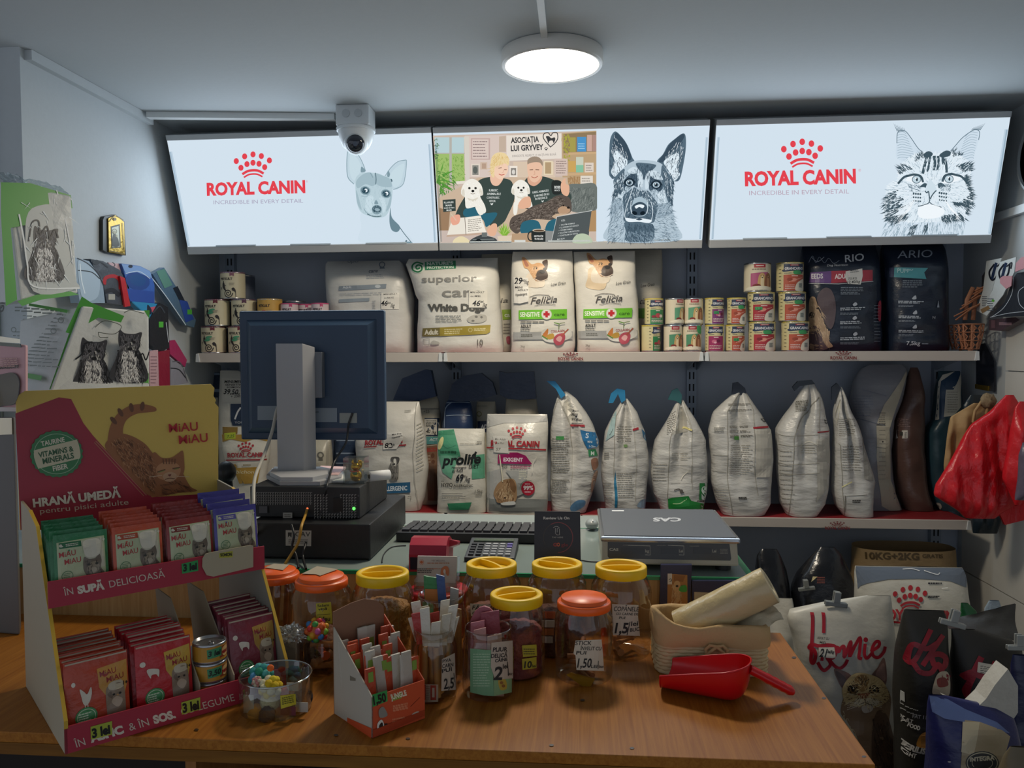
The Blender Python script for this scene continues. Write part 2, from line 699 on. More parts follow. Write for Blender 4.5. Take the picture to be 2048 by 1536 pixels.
# white cable trunking: up the left ceiling edge, along the ceiling to the camera, past the lamp, on the right wall
mb=MB().box(XL,XL+.022,-.87,-.21,ZC-.03,ZC-.001,wallm)
a,b=PZ(292,222,ZC),PZ(668,226,ZC)
mb.hexa([(a.x,a.y,ZC-.022),(b.x,b.y,ZC-.022),(b.x,b.y+.03,ZC-.022),(a.x,a.y+.03,ZC-.022),(a.x,a.y,ZC-.001),(b.x,b.y,ZC-.001),(b.x,b.y+.03,ZC-.001),(a.x,a.y+.03,ZC-.001)],white)
struct('trim_1',mb)
a,b=PZ(1082,2,ZC),PZ(1085,78,ZC)
struct('trim_2',MB().box(a.x-.009,a.x+.009,a.y-.7,b.y+.03,ZC-.016,ZC-.001,white))
a,b=PX(1990,437,XR-.001),PX(2047,418,XR-.001)
k=(b.z-a.z)/(b.y-a.y)
struct('trim_3',MB().hexa([(XR-.022,a.y,a.z-.017),(XR-.022,a.y-1.6,a.z-1.6*k-.017),(XR-.001,a.y-1.6,a.z-1.6*k-.017),(XR-.001,a.y,a.z-.017),
                            (XR-.022,a.y,a.z+.012),(XR-.022,a.y-1.6,a.z-1.6*k+.012),(XR-.001,a.y-1.6,a.z-1.6*k+.012),(XR-.001,a.y,a.z+.012)],white))
# white boards that line the lower right wall
mb=MB()
for z0,z1 in ((.0,.60),(.605,1.075),(1.08,1.42),(1.424,1.74)):
    y1=.30 if z1<1.3 else-.005
    mb.box(XR-.012,XR-.0005,-2.4,y1,z0,z1,mt('#cbc8bf',.55,0,.03,30,(1,1,1),.03))
struct('trim_4',mb)
# slotted steel uprights of the shelving
upm=mt('#8d9aaa',.5)
slot=mt('#14181e',.8)
for i,x in enumerate((-1.50,-.50,.50,1.50)):
    t=MB().box(x-.02,x+.02,YB-.028,YB-.0005,.02,2.30,upm)
    for k in range(44):
        z=.08+k*.05
        for dx in (-.008,.008):
            t.box(x+dx-.003,x+dx+.003,YB-.0295,YB-.027,z,z+.03,slot)
    o=t.build('shelf_upright')
    tag(o,('slotted steel upright behind the spiral-printed cans at the left end of the shelving','slotted steel upright at the shelf joint left of the olive-banded white sack',
            'slotted steel upright at the shelf joint right of the cans with puppies','slotted steel upright at the far right end of the shelving')[i],'shelf upright','slotted shelf uprights')
# ================================================================ six shelves
logo='#7a2226'
strip=mt('#c9c0b6',.5,0,.03,40)
redm=mt('#8c1f26',.5,0,.05,60,(1,1,1),.06)
def shelf(i,z,x0,x1,y0,hs,label,logo_at=None):
    t=thing('shelf',label,'shelf',((x0+x1)/2,y0,z-.04),'wall shelves with white price strips')
    MB().box(x0+.004,x1-.004,y0+.012,YB-.03,z-.035,z-.0015,mt('#a9aeb2',.5)).build('board',t)
    MB().box(x0+.006,x1-.006,y0+.012,YB-.03,z-.0014,z,redm).build('mat',t)
    s=MB().hexa([(x0+.008,y0+.004,z-.036),(x1-.008,y0+.004,z-.036),(x1-.008,y0+.011,z-.036),(x0+.008,y0+.011,z-.036),
                   (x0+.008,y0,z+.001),(x1-.008,y0,z+.001),(x1-.008,y0+.011,z+.001),(x0+.008,y0+.011,z+.001)],strip,.0015)
    if logo_at:
        A=Art()
        x,y,k=logo_at
        A.crown(logo,x,y-2.2*k,6*k,2.2)
        A.t(logo,'ROYAL CANIN',x,y+8.2*k,5.6*k,50*k,0,.03,0,'c')
        lay(s,A,lambda X,Y,o:PY(X,Y,y0+.0015)+Vector((0,-.0035-o,0)),ink)
    s.build('price_strip',t)
    cl=mt('#d9dcdc',.3)
    for x in (x0+.010,x1-.010):
        MB().hexa([(x-.008,y0-.002,z-.034),(x+.008,y0-.002,z-.034),(x+.008,y0+.006,z-.034),(x-.008,y0+.006,z-.034),
                   (x-.005,y0-.004,z-.001),(x+.005,y0-.004,z-.001),(x+.005,y0+.006,z-.001),(x-.005,y0+.006,z-.001)],cl).build('end_clip',t)
    # brackets under the shelf
    for x in (x0+.02,x1-.02):
        MB().hexa([(x-.003,YB-.05,z-.075),(x+.003,YB-.05,z-.075),(x+.003,YB-.03,z-.075),(x-.003,YB-.03,z-.075),
                   (x-.003,y0+.12,z-.036),(x+.003,y0+.12,z-.036),(x+.003,YB-.03,z-.036),(x-.003,YB-.03,z-.036)],upm).build('bracket',t)
shelf(0,ZS,-1.5,-.5,0,0,'upper left shelf holding the spiral-printed cans, partly behind the monitor')
shelf(1,ZS,-.5,.5,0,0,'upper middle shelf holding the two twin puppy-faced dog food bags',(1141,712,1.0))
shelf(2,ZS,.5,1.5,0,0,'upper right shelf holding the stacked meat cans and two dark sacks',(1686,710,1.05))
shelf(3,ZL,-1.5,-.5,.035,0,'lower left shelf behind the monitor and computer')
shelf(4,ZL,-.5,.5,.035,0,'lower middle shelf holding the green and white bag and the pink-banner bag',(1150,1035,1.0))
shelf(5,ZL,.5,1.5,.035,0,'lower right shelf holding bags turned with their backs to the room',(1674,1050,1.0))

# ================================================================ three lit signs
TL,TR,BL=PY(333,270,-.15),PY(2022,222,-.15),PY(379,508,.0)
SN=(TR-TL).cross(BL-TL).normalized()
if SN.y>0:
    SN=-SN
onsign=on_plane(TL,SN)
BG='#d3e2ee'
def sign_em(c):
    return em(c,SIGN_GAIN)
alu=mt('#a7abad',.42,.2)
alud=mt('#8b8f92',.45,.2)
def lightbox(label,tl,tr,br,bl,art):
    q=[onsign(x,y,0) for x,y in (bl,br,tr,tl)]
    t=thing('lightbox_sign',label,'sign',(q[0]+q[1])/2,'lit advertising signs above the shelves')
    back=-SN*.085
    f=MB().hexa([q[0],q[1],q[1]+back,q[0]+back,q[3],q[2],q[2]+back,q[3]+back],alu)
    def rail(a,b,h0,h1,out,m):
        up=(q[3]-q[0]).normalized()
        return [a+up*h0,b+up*h0,b+up*h0+SN*out,a+up*h0+SN*out,a+up*h1,b+up*h1,b+up*h1+SN*out,a+up*h1+SN*out]
    f.hexa([v for v in rail(q[0],q[1],0,.030,.012,alu)],mt('#b5b7b8',.4),.002)
    f.hexa([v for v in rail(q[3],q[2],-.020,0,.010,alu)],mt('#b5b7b8',.4),.002)
    f.build('frame',t)
    p=MB()
    up=(q[3]-q[0]).normalized()
    e=.003
    a0,a1,a2,a3=q[0]+up*.030,q[1]+up*.030,q[2]-up*.020,q[3]-up*.020
    p.quad(*[v+SN*.004 for v in (a0,a1,a2,a3)],sign_em(BG))
    lay(p,art,onsign,sign_em,off=.0045,step=.00004)
    p.build('lit_panel',t)
    # side clips and lower clips of the cover sheet
    rx=(q[1]-q[0]).normalized()
    for s0,s1,dx in ((q[0],q[3],.006),(q[1],q[2],-.012)):
        a=s0+up*.035+rx*dx
        b=s1-up*.06+rx*dx
        MB().hexa([a,a+rx*.006,a+rx*.006+SN*.014,a+SN*.014,b,b+rx*.006,b+rx*.006+SN*.014,b+SN*.014],clear('#e8f2f8',.12,.15,.9)).build('edge_clip',t)
    L=(q[1]-q[0]).length
    for u in (.12,.42,.72):
        a=q[0]+rx*(L*u)+up*.030
        MB().hexa([a,a+rx*.16,a+rx*.16+SN*.014,a+SN*.014]+[v+up*.005 for v in (a,a+rx*.16,a+rx*.16+SN*.014,a+SN*.014)],mt('#c2ced6',.35)).build('sheet_clip',t)
    sl=bpy.data.lights.new('tube_light','AREA')
    sl.shape='RECTANGLE'
    sl.size,sl.size_y=L-.04,.36
    sl.energy=SIGN_POWER
    sl.color=(.72,.86,1)
    so=bpy.data.objects.new('tube_light',sl)
    so.rotation_euler=(-SN).to_track_quat('Z','Y').to_euler()
    so.parent=t
    so.location=(q[0]+q[1]+q[2]+q[3])/4+SN*.02-(q[0]+q[1])/2
    COL.objects.link(so)
    return t
RED='#e2434f'
# ---- left sign: crown, name, small slender dog
A=Art(320,220,3.531)
A.crown(RED,660,400,118)
A.t(RED,'ROYAL CANIN',335,600,84,695,-1.6,.045)
A.t('#e0909c','®',1032,510,14,None,0,0)
A.t('#a9a5bb','INCREDIBLE IN EVERY DETAIL',382,664,27,632,-1.0,0)
A.at(640,200,5.119)
g1,g2,g3,g4,g5='#b9cfd8','#a2bac4','#7f99a4','#4f6975','#c7dbe4'
A.b('#cfdfeb',430,1150,425,1300,430,1460,940,1460,820,1300,730,1180,600,1200)
A.b('#c0d4df',285,530,280,640,285,780,350,855,420,800,470,720,430,620,370,540,310,505)
A.b(g5,310,560,305,680,320,780,360,820,410,740,430,700,400,620,340,550)
A.b('#c0d4df',890,620,880,740,850,870,760,915,700,830,680,770,740,680,820,620)
A.b(g5,865,650,850,760,820,860,760,890,730,810,720,770,770,700)
A.c(g3,7,285,520,278,660,290,790,350,858)
A.c(g3,6,310,508,380,545,430,620,470,725)
A.c(g3,6,888,615,880,740,850,865,755,915)
A.c(g3,6,885,612,800,630,730,690,670,775)
A.b(g4,715,815,735,805,745,830,725,842)
A.b(g3,430,680,470,725,430,740,420,720)
A.b(g3,700,720,720,760,700,800,690,770)
A.b(g1,365,840,380,780,440,745,520,742,600,750,660,775,720,800,745,900,740,1000,720,1100,680,1180,600,1205,520,1190,430,1150,390,1080,370,960)
A.b(g2,380,820,450,755,530,745,575,840,540,880,470,860,400,900,375,880)
A.b(g2,560,750,650,775,715,805,740,880,690,890,620,880,580,850)
A.b(g2,375,920,400,1000,430,1120,400,1090,378,1020)
A.b(g2,735,960,725,1080,680,1140,700,1060)
A.b(g5,480,1000,540,980,560,1060,530,1150,470,1120)
A.b(g5,610,1000,660,1010,680,1090,650,1160,640,1080)
for sx,sy in ((468,925),(680,957)):
    A.e(g3,sx,sy,52,44,.3)
    A.e('#32505e',sx,sy,38,33,.2)
    A.e('#dfeaf0',sx+6,sy-2,17,19)
    A.e('#223c4a',sx-3,sy+3,9,12)
    A.e('#f4f9fc',sx+5,sy-10,6,6)
A.c(g2,10,430,980,480,985,510,950)
A.e(g3,585,1120,52,48)
A.e('#4b6470',585,1112,45,36)
A.e('#93abb6',590,1120,26,16,.2)
A.e('#2f4a57',560,1135,10,8)
A.e('#2f4a57',612,1137,9,8)
A.b(g3,560,1060,578,1020,600,1060)
A.c('#456069',9,490,1165,540,1185,590,1190,630,1185)
A.c(g3,5,455,1110,480,1150,530,1180)
A.c(g4,8,570,745,578,800,575,860)
A.c(g3,6,520,745,545,790)
A.b('#6c8793',725,1095,740,1200,820,1290,800,1345,740,1330,715,1240)
A.c(g4,7,820,1300,870,1370,940,1455)
A.b(g4,875,1440,895,1430,890,1448)
A.p(g3,560,1463,960,1463,930,1445)
A.hatch(g2,(380,820,530,745,700,800,740,900,720,1080,600,1200,430,1150,375,950),260,26,3,lambda x,y:90+(x-570)*.18,3)
lightbox('left lit sign printed with a slim large-eared dog behind the ceiling camera',(333,270),(862,254),(877,500),(379,508),A)

# ---- middle sign: group portrait print and a sheepdog head
A=Art(860,250,6.144)
A.p('#cbb9ab',40,130,2045,68,2042,1446,130,1462)
A.p('#d7c6bd',430,130,980,120,980,640,430,640)
A.p('#c3b09e',850,140,935,130,935,330,850,330)
A.p('#b7cfd4',60,150,420,150,420,350,60,350)
A.p('#9fbd6e',60,350,420,350,430,700,80,720)
A.hatch('#7fa653',(80,400,420,370,420,690,90,700),90,40,14,80,5,60)
A.p('#d6cfc4',420,140,480,140,490,690,440,700)
A.r('#b4b2aa',60,340,430,354)
A.r('#b4b2aa',240,150,270,700)
A.p('#e5ddd0',320,690,490,680,490,715,320,725)
A.hatch('#3f6d3a',(60,150,110,160,95,400,60,420),40,26,10,90,6,60)
for pts in ((130,560,175,430,150,560),(150,600,320,545,160,640),(150,650,310,720,140,680),(120,600,80,700,140,760),(150,700,300,800,150,760),(130,740,210,870,120,800)):
    A.p('#5c9a3f',*pts)
A.hatch('#4a8438',(90,560,300,600,300,860,110,880),70,70,12,lambda x,y:20+(y-560)*.2,7,40)
A.r('#c2aaa4',505,160,740,425);A.r('#d9c8bf',520,175,722,412)
A.rows('#8d7a78',530,185,715,400,6,11,4)
A.r('#e1d5c8',508,475,612,628);A.r('#8c8a84',522,492,598,612);A.e('#5f6460',558,552,28,44)
A.r('#cdb7a4',620,455,705,545);A.r('#b79c88',640,470,690,535)
# banner
A.p('#e6ddd2',940,128,1615,100,1618,410,945,440)
A.t('#3d3d3f','ASOCIAȚIA',996,220,66,345,-2.5,.035)
A.t('#3d3d3f','LUI GRYVEY',996,318,66,400,-2.5,.035)
A.t('#8a8480','DRAGOSTE, RESPECT, O VIAȚĂ MAI BUNĂ',1012,392,26,540,-2.2,0)
A.c('#3d3d3f',11,1480,268,1400,170,1400,110,1450,92,1485,130,1510,95,1560,95,1570,160,1540,215,1480,270)
A.b('#3d3d3f',1425,140,1460,135,1490,160,1530,150,1540,175,1520,220,1505,190,1470,195,1455,225,1440,180)
for a_ in range(4):
    A.e('#3d3d3f',1410+a_*12,286-(a_ in (1,2))*9,5,7)
A.e('#3d3d3f',1428,300,13,10)
# right shelves
A.p('#bba07c',1620,100,2042,68,2042,740,1630,740)
A.p('#8f7a5c',1640,110,2042,80,2042,330,1640,345)
A.hatch('#a8a545',(1620,110,1740,110,1720,430,1640,430),80,40,14,85,8,50)
A.r('#a59b52',1720,150,1790,330)
A.r('#4d93c8',1808,145,1920,325);A.rows('#9cc9e6',1820,215,1905,300,3,12,3)
A.r('#c9a69a',1930,120,1990,320);A.r('#ad8a80',1995,120,2040,320)
A.p('#c9a981',1700,335,2042,325,2042,352,1700,365)
A.r('#caa45f',1700,440,1790,575);A.r('#c7cdbc',1795,390,1885,490);A.r('#86bfa0',1795,490,1885,580);A.r('#dccfc2',1900,460,2010,580)
A.rows('#9b9088',1915,480,1998,570,3,12,5)
A.p('#c9a981',1690,590,2042,575,2042,605,1690,618)
A.hatch('#a5825c',(1690,625,1840,625,1840,730,1690,730),60,60,12,90,9,4)
A.r('#e0d8cc',1850,620,2000,725);A.rows('#a89f96',1865,640,1990,700,2,14,6)
A.r('#d8c4ae',1025,450,1540,640);A.r('#efe6da',980,500,1075,635);A.r('#8b8680',995,525,1060,615);A.e('#d8d4cc',1028,575,20,30)
A.r('#e6d6b8',1400,440,1510,610);A.r('#b39a78',1415,455,1490,595)
A.r('#d3bfb4',1530,410,1690,620);A.rows('#8d7a74',1550,430,1680,600,6,10,7)
# sofa / bed and cushion
A.p('#cbb49c',600,640,1690,640,1760,1446,130,1460,100,900)
A.b('#6f7672',1690,740,1850,720,2042,735,2042,1040,1750,1060,1680,900)
A.hatch('#565d5b',(1720,760,2030,750,2030,1030,1720,1030),150,60,7,110,10,30)
A.hatch('#8b918c',(1720,760,2030,750,2030,1030,1720,1030),90,60,6,110,11,30)
# woman
A.b('#3d4a46',600,680,740,635,900,650,1010,700,1040,900,960,1100,900,1200,780,1260,640,1150,350,1130,330,1060,430,880,520,800)
A.b('#2f6577',430,1030,560,1010,640,1080,830,1080,700,1250,640,1150,430,1120)
A.b('#eabfa5',740,650,770,600,890,610,900,660,840,740,770,730)
A.b('#f1cdb4',765,470,850,430,940,470,960,560,900,650,850,660,790,600)
A.b('#ead3a0',745,480,770,380,840,335,930,350,975,430,960,500,930,470,860,490,800,520,790,640,750,600)
A.hatch('#d8b676',(750,400,840,345,960,380,940,470,800,510,780,610,750,600),80,60,5,lambda x,y:110-(x-850)*.5,12)
A.l('#7a5a48',8,845,528,880,522);A.l('#7a5a48',8,915,545,942,545)
A.c('#c0584f',9,850,600,880,612,915,603)
A.c('#d8a48c',5,905,550,900,580,885,585)
A.t('#d5dad6','IUBESC',728,812,26,110,0,.02)
A.t('#d5dad6','ANIMALELE',702,855,26,170,0,.02)
A.t('#d5dad6','CONSTRUIESC',700,900,24,155,0,.02)
A.t('#d5dad6','VIITOR',728,942,24,80,0,.02)
A.b('#d5dad6',748,955,762,962,776,953,776,968,762,982,748,970)
# white dogs
def whitedog(A,x,y,k):
    A.b('#efece2',x-140*k,y+40*k,x-120*k,y-60*k,x-40*k,y-135*k,x+40*k,y-130*k,x+110*k,y-60*k,x+130*k,y+50*k,x+95*k,y+75*k,x+150*k,y+180*k,x+165*k,y+260*k,x+120*k,y+280*k,x+60*k,y+200*k,x-70*k,y+220*k,x-90*k,y+130*k,x-95*k,y+80*k)
    A.b('#dcd7c8',x-135*k,y+20*k,x-105*k,y-20*k,x-95*k,y+60*k,x-120*k,y+70*k)
    A.b('#dcd7c8',x+85*k,y-10*k,x+110*k,y-20*k,x+125*k,y+50*k,x+95*k,y+60*k)
    A.b('#d9d3c3',x-60*k,y+90*k,x,y+110*k,x+70*k,y+85*k,x+40*k,y+130*k,x-30*k,y+130*k)
    A.hatch('#fbf9f2',(x-120*k,y-60*k,x,y-130*k,x+110*k,y-50*k,x+120*k,y+220*k,x-70*k,y+200*k),90,22*k,7*k,80,13,60)
    for dx in (-38,38):
        A.e('#2a2a28',x+dx*k,y-28*k,15*k,15*k)
    A.e('#2a2a28',x+5*k,y+8*k,19*k,16*k)
    A.c('#8a7c70',6*k,x-20*k,y+38*k,x+5*k,y+44*k,x+30*k,y+36*k)
whitedog(A,525,800,1.0)
A.b('#efece2',560,1000,610,990,660,1070,640,1100,600,1090)
# man
A.b('#3d4a46',1180,660,1260,640,1400,630,1560,690,1680,780,1740,880,1700,960,1560,1000,1150,1020,1130,800)
A.b('#dba98e',1200,680,1220,620,1370,620,1360,690,1290,745,1230,730)
A.b('#e8bfa4',1195,500,1210,420,1300,400,1370,430,1380,540,1360,640,1300,700,1240,680,1205,600)
A.b('#9c8a78',1200,480,1205,420,1270,385,1340,395,1385,450,1382,500,1350,460,1280,455,1220,470)
A.l('#6b4f42',9,1228,548,1266,545);A.l('#6b4f42',9,1300,545,1340,548)
A.c('#b56a58',9,1250,632,1285,645,1325,628);A.c('#cf9f86',6,1285,560,1290,600,1275,605)
A.t('#d5dad6','IUBESC ANIMALELE',1262,838,24,200,-8,.02)
A.t('#d5dad6','ȘI AM GRIJĂ DE ELE',1280,880,24,190,-8,.02)
A.t('#d5dad6','ÎN FIECARE ZI',1294,918,24,150,-8,.02)
A.b('#d5dad6',1372,922,1384,928,1397,918,1397,930,1385,944,1372,934)
A.b('#2c302f',1500,690,1610,690,1615,830,1510,840)
A.t('#d9dcd8','BOSS',1530,775,30,72,0,.04);A.t('#d9dcd8','MUNCĂ',1532,808,18,66,0,.02)
A.b('#e3b294',1610,720,1660,650,1670,720,1710,740,1710,830,1680,870,1620,830)
whitedog(A,1120,790,.85)
A.b('#e3b294',1090,960,1150,890,1230,880,1240,990,1180,1020,1100,1020)
A.b('#efece2',1030,960,1080,930,1070,1080,1030,1090)
# dark long-haired dog
A.b('#5d534c',980,1250,1010,1130,1150,1070,1250,1000,1450,930,1540,870,1640,860,1720,900,1740,1030,1700,1080,1600,1090,1500,1160,1300,1150,1180,1190,1120,1290,1060,1330)
A.hatch('#857a70',(1000,1200,1150,1080,1450,940,1540,880,1700,900,1500,1150,1300,1140,1100,1280),260,44,7,lambda x,y:150+(x-1300)*.1,14,40)
A.hatch('#3d3630',(1000,1200,1150,1080,1450,940,1540,880,1700,900,1500,1150,1300,1140,1100,1280),200,40,7,lambda x,y:150+(x-1300)*.1,15,40)
A.b('#b8977a',1570,1030,1640,990,1720,1030,1700,1075,1600,1085)
A.e('#2a2522',1700,1010,18,14);A.e('#1d1a18',1640,985,10,9)
A.b('#c7ad90',1500,1120,1560,1085,1640,1090,1560,1140)
A.b('#2f6577',1130,1200,1250,1160,1340,1190,1350,1310,1130,1330);A.b('#2f6577',1460,1180,1580,1150,1540,1290,1420,1290)
# table things
A.p('#b89a7c',1010,1330,1600,1300,1600,1446,1000,1452)
A.p('#9c7e62',120,1010,250,1060,230,1300,120,1300);A.p('#c9b8ae',130,1290,800,1290,1010,1450,135,1460)
A.p('#3a4542',160,915,318,905,322,1050,168,1065)
A.t('#d4d8d3','PLANURI',178,960,22,115,-3,.02);A.t('#d4d8d3','MARI',198,995,22,74,-3,.02);A.t('#d4d8d3','INIMI ȘI MAI',178,1024,15,125,-3,.02);A.t('#d4d8d3','MARI',208,1053,20,62,-3,.02)
A.p('#e9e3d6',280,1140,440,1130,445,1330,215,1345);A.p('#efe9dc',440,1130,625,1105,695,1310,448,1330)
A.p('#c3a995',215,1345,445,1332,695,1312,700,1335,445,1355,205,1370)
A.rows('#9a948a',470,1150,640,1310,7,9,8,-20);A.l('#8a8078',8,432,1135,446,1340)
A.b('#e7a890',262,1130,330,1095,375,1110,360,1200,290,1225,260,1180);A.l('#d5c6b0',8,262,1085,325,1165)
A.b('#e3b294',705,1290,770,1210,825,1220,810,1340,740,1355)
A.b('#e6d8b0',300,1400,385,1360,475,1400,475,1450,300,1452)
A.b('#454b4c',510,1400,640,1340,700,1355,810,1390,805,1448,515,1452);A.r('#6d7472',640,1315,705,1370)
A.l('#8c9492',6,530,1400,790,1395);A.e('#202628',600,1420,36,28)
A.p('#dccbb4',830,1360,1010,1350,995,1446,855,1452)
for k in range(26):
    a_=math.radians(200+k*140/25);q=1 if k%2 else .72
    A.p('#7fae3e' if k%3 else '#a6cb66',890+10*(k%5),1350,915+math.cos(a_)*100*q,1350+math.sin(a_)*165*q,925+8*(k%4),1352)
A.b('#2b302f',1255,1290,1370,1275,1425,1290,1415,1440,1270,1442);A.e('#d8c9b4',1340,1288,80,18);A.e('#5c4634',1340,1290,66,12)
A.ring('#2b302f',1245,1360,40,14,56)
A.t('#e2e2de','MOTIVAȚIE',1282,1368,20,110,0,.03);A.t('#e2e2de','ÎN FIECARE',1288,1402,20,105,0,.03)
A.r('#d8dad4',1040,1405,1175,1432)
A.p('#8d8f8d',1420,1290,1540,1300,1500,1440,1420,1440)
A.p('#52595a',1560,1120,1990,1045,1940,1420,1490,1442);A.l('#d8dad8',6,1560,1120,1990,1045);A.l('#d8dad8',5,1560,1120,1490,1440)
A.t('#c9cecc','AZI:',1612,1178,20,50,-6,.02)
for k,(tx,tw) in enumerate((('SALVĂM ANIMALE',190),('LE OFERIM SIGURANȚĂ',245),('GĂSIM FAMILII',170),('EDUCĂM COMUNITATEA',265),('CONSTRUIM UN VIITOR',250),('MAI BUN',90))):
    A.t('#c9cecc',('✓ ' if k<5 else '')+tx,1590-k*5,1232+k*33+(8 if k == 5 else 0),17,tw,-7,.01)
A.b('#b8c6ac',1760,1440,1790,1350,1880,1325,1960,1360,1985,1438)
A.p('#b08d64',1985,1050,2042,1040,2042,1300,1950,1300)
# white part with sheepdog head
A.at(1200,240,5.909)
A.p('#d3e2ee',-35,108,10,100,40,1425,-35,1430)
D1,D2,D3,LT='#3b4d5c','#566b7a','#879cab','#dcebf4'
A.b(D2,105,620,108,400,120,220,175,132,250,190,320,290,380,440,400,480,320,540,250,620,160,690,125,670)
A.b(D2,670,490,740,400,800,290,880,220,965,158,1005,180,1010,320,985,500,940,690,880,720,820,680,760,580)
A.b(D1,180,150,260,210,320,300,370,440,330,470,280,390,200,340,150,330)
A.b(D1,690,480,760,380,830,270,960,165,990,200,900,330,800,400,740,490)
A.b(LT,160,400,200,360,260,430,320,470,300,560,200,650,160,660,130,600,170,500)
A.b(LT,750,490,830,420,920,390,930,470,900,560,940,640,870,715,840,640,790,570)
A.hatch(D1,(110,380,175,135,350,400,300,560,170,680,115,640),190,46,6,lambda x,y:75,21,20)
A.hatch(D1,(700,480,965,160,1005,330,930,690,860,710),190,46,6,lambda x,y:110,22,20)
A.hatch('#eaf3f9',(130,350,170,160,330,420,250,560,150,640),90,46,5,75,23,15)
A.hatch('#eaf3f9',(740,460,950,190,990,350,900,660,830,640),90,46,5,110,24,15)
# head mass
A.b('#b4c6d2',160,720,200,640,300,540,400,480,550,470,700,500,780,580,850,700,870,830,850,1000,880,1200,920,1415,90,1420,110,1200,140,950,165,850)
A.b(D2,160,700,240,600,290,580,270,720,260,850,190,900,140,970,165,800)
A.b(D2,730,530,800,620,870,720,860,830,850,1010,800,960,760,830,720,700)
A.b(D2,420,510,540,505,660,530,600,600,545,660,510,700,480,620)
A.b(D1,280,720,350,640,425,620,440,720,440,790,380,760,300,780,280,850)
A.b(D1,575,780,590,660,640,640,700,700,740,780,700,840,640,810,590,830)
A.b('#cfdfe9',320,600,390,550,460,580,500,650,500,780,450,780,440,640,380,630)
A.b('#cfdfe9',540,640,600,590,680,610,740,700,640,690,590,660,570,790,530,800)
A.hatch(D2,(300,600,470,560,500,780,290,880,200,960,170,900),150,44,6,95,51,25);A.hatch(D2,(540,620,700,600,760,720,760,960,640,900,580,820),150,44,6,85,52,25);A.hatch(LT,(200,860,300,800,290,960,180,1000),60,44,7,100,53);A.hatch(LT,(660,850,760,800,770,980,690,1000),60,44,7,80,54)
A.hatch(D1,(420,510,660,520,545,690,490,660),120,40,6,lambda x,y:90+(x-540)*.2,25)
A.hatch(D1,(150,900,170,720,290,590,270,800,200,900),170,44,7,105,26)
A.hatch(D1,(740,560,870,740,850,1000,770,850),170,44,7,75,27)
A.hatch(LT,(150,900,170,720,290,590,270,800,200,900),60,40,5,105,28)
A.hatch(LT,(740,560,870,740,850,1000,770,850),60,40,5,75,29)
for sx,sy in ((345,735),(660,760)):
    A.e('#22323f',sx,sy,62,48,.1)
    A.e('#cfe0ea',sx,sy,40,34)
    A.e('#6f8593',sx,sy,31,29)
    A.e('#16222c',sx,sy,17,17)
    A.e('#f2f8fb',sx-9,sy-11,7,7)
    A.c('#1c2a35',11,sx-68,sy+8,sx-25,sy-42,sx+30,sy-44,sx+68,sy-2)
# muzzle
A.b(D2,270,900,330,840,400,790,470,830,560,830,620,900,680,1000,650,1150,600,1210,300,1200,280,1080)
A.hatch(D1,(280,900,400,790,560,820,680,990,640,1150,300,1180),320,40,7,lambda x,y:90+(470-x)*.15,30,30)
A.hatch(LT,(290,880,400,800,560,830,650,960,640,1090,310,1090),120,36,5,lambda x,y:90+(470-x)*.15,31,30)
A.b('#a9bdc9',380,980,400,930,470,900,540,940,560,1010,550,1090,500,1130,400,1120,370,1060)
A.b(D1,385,1000,470,960,545,1000,550,1080,500,1120,400,1115,375,1060)
A.b('#e9f2f7',410,1010,470,990,520,1005,500,1035,460,1020,425,1040)
A.e('#14202a',405,1092,32,22,.3);A.e('#14202a',500,1092,30,22,-.3)
A.c('#dbe8f0',8,365,950,360,1040,375,1100);A.c('#dbe8f0',8,560,960,560,1040,545,1095)
A.c('#dbe8f0',7,390,780,350,900,310,1020,290,1120,310,1180);A.c('#dbe8f0',7,600,960,620,1080,600,1190)
A.b('#e6f0f6',300,1150,400,1160,460,1150,560,1165,610,1180,570,1210,460,1195,330,1195)
A.b(D1,420,1165,460,1150,500,1165,460,1178)
A.b(D2,290,1200,450,1210,600,1215,640,1290,600,1420,310,1420,300,1300)
A.hatch(D1,(300,1210,620,1220,620,1420,310,1420),260,50,7,80,32,30)
A.hatch(D3,(300,1300,620,1300,620,1420,310,1420),120,50,6,60,33,40)
for P,a_,sd in (((110,1000,260,980,290,1200,300,1415,95,1415),120,34),((640,1180,850,1020,880,1200,920,1415,620,1415),20,35),((140,940,260,900,270,1000,120,1100),100,36),((680,980,850,960,860,1080,690,1160),150,37)):
    A.hatch(D2,P,170,56,6,a_,sd,30)
    A.hatch('#9fb3c1',P,120,56,6,a_,sd+20,30)
lightbox('middle lit sign with a group portrait and a pricked-ear sheepdog',(866,255),(1420,239),(1403,495),(880,500),A)

# ---- right sign: crown, name, long-haired cat
A=Art(1410,200,3.21)
A.crown(RED,622,355,118)
A.t(RED,'ROYAL CANIN',255,548,86,712,-1.5,.045)
A.t('#d99aa6','®',982,458,16,None,0,0)
A.t('#b9a5b5','INCREDIBLE IN EVERY DETAIL',282,610,28,640,-1.0,0)
A.at(1740,230,5.908)
D1,D2,D3,LT='#40545f','#5d7482','#93a9b7','#dcebf4'
A.b('#cdddea',310,500,305,350,320,200,370,160,430,200,520,330,590,430,560,500,450,560)
A.b('#cdddea',930,430,1010,350,1120,240,1230,160,1290,190,1270,320,1230,450,1180,560,1000,520)
for k in range(11):
    y=200+k*30
    A.c(D3,5,318,y+8,380,y-4,420+k*12,y+22)
    A.c(D3,5,1265-k*5,y+10,1180,y,1120-k*10,y+50)
A.c(D2,8,310,330,315,220,350,185,410,190,470,260,560,390,620,440)
A.c(D2,8,1275,290,1285,200,1240,170,1180,195,1080,270,1000,360,940,430)
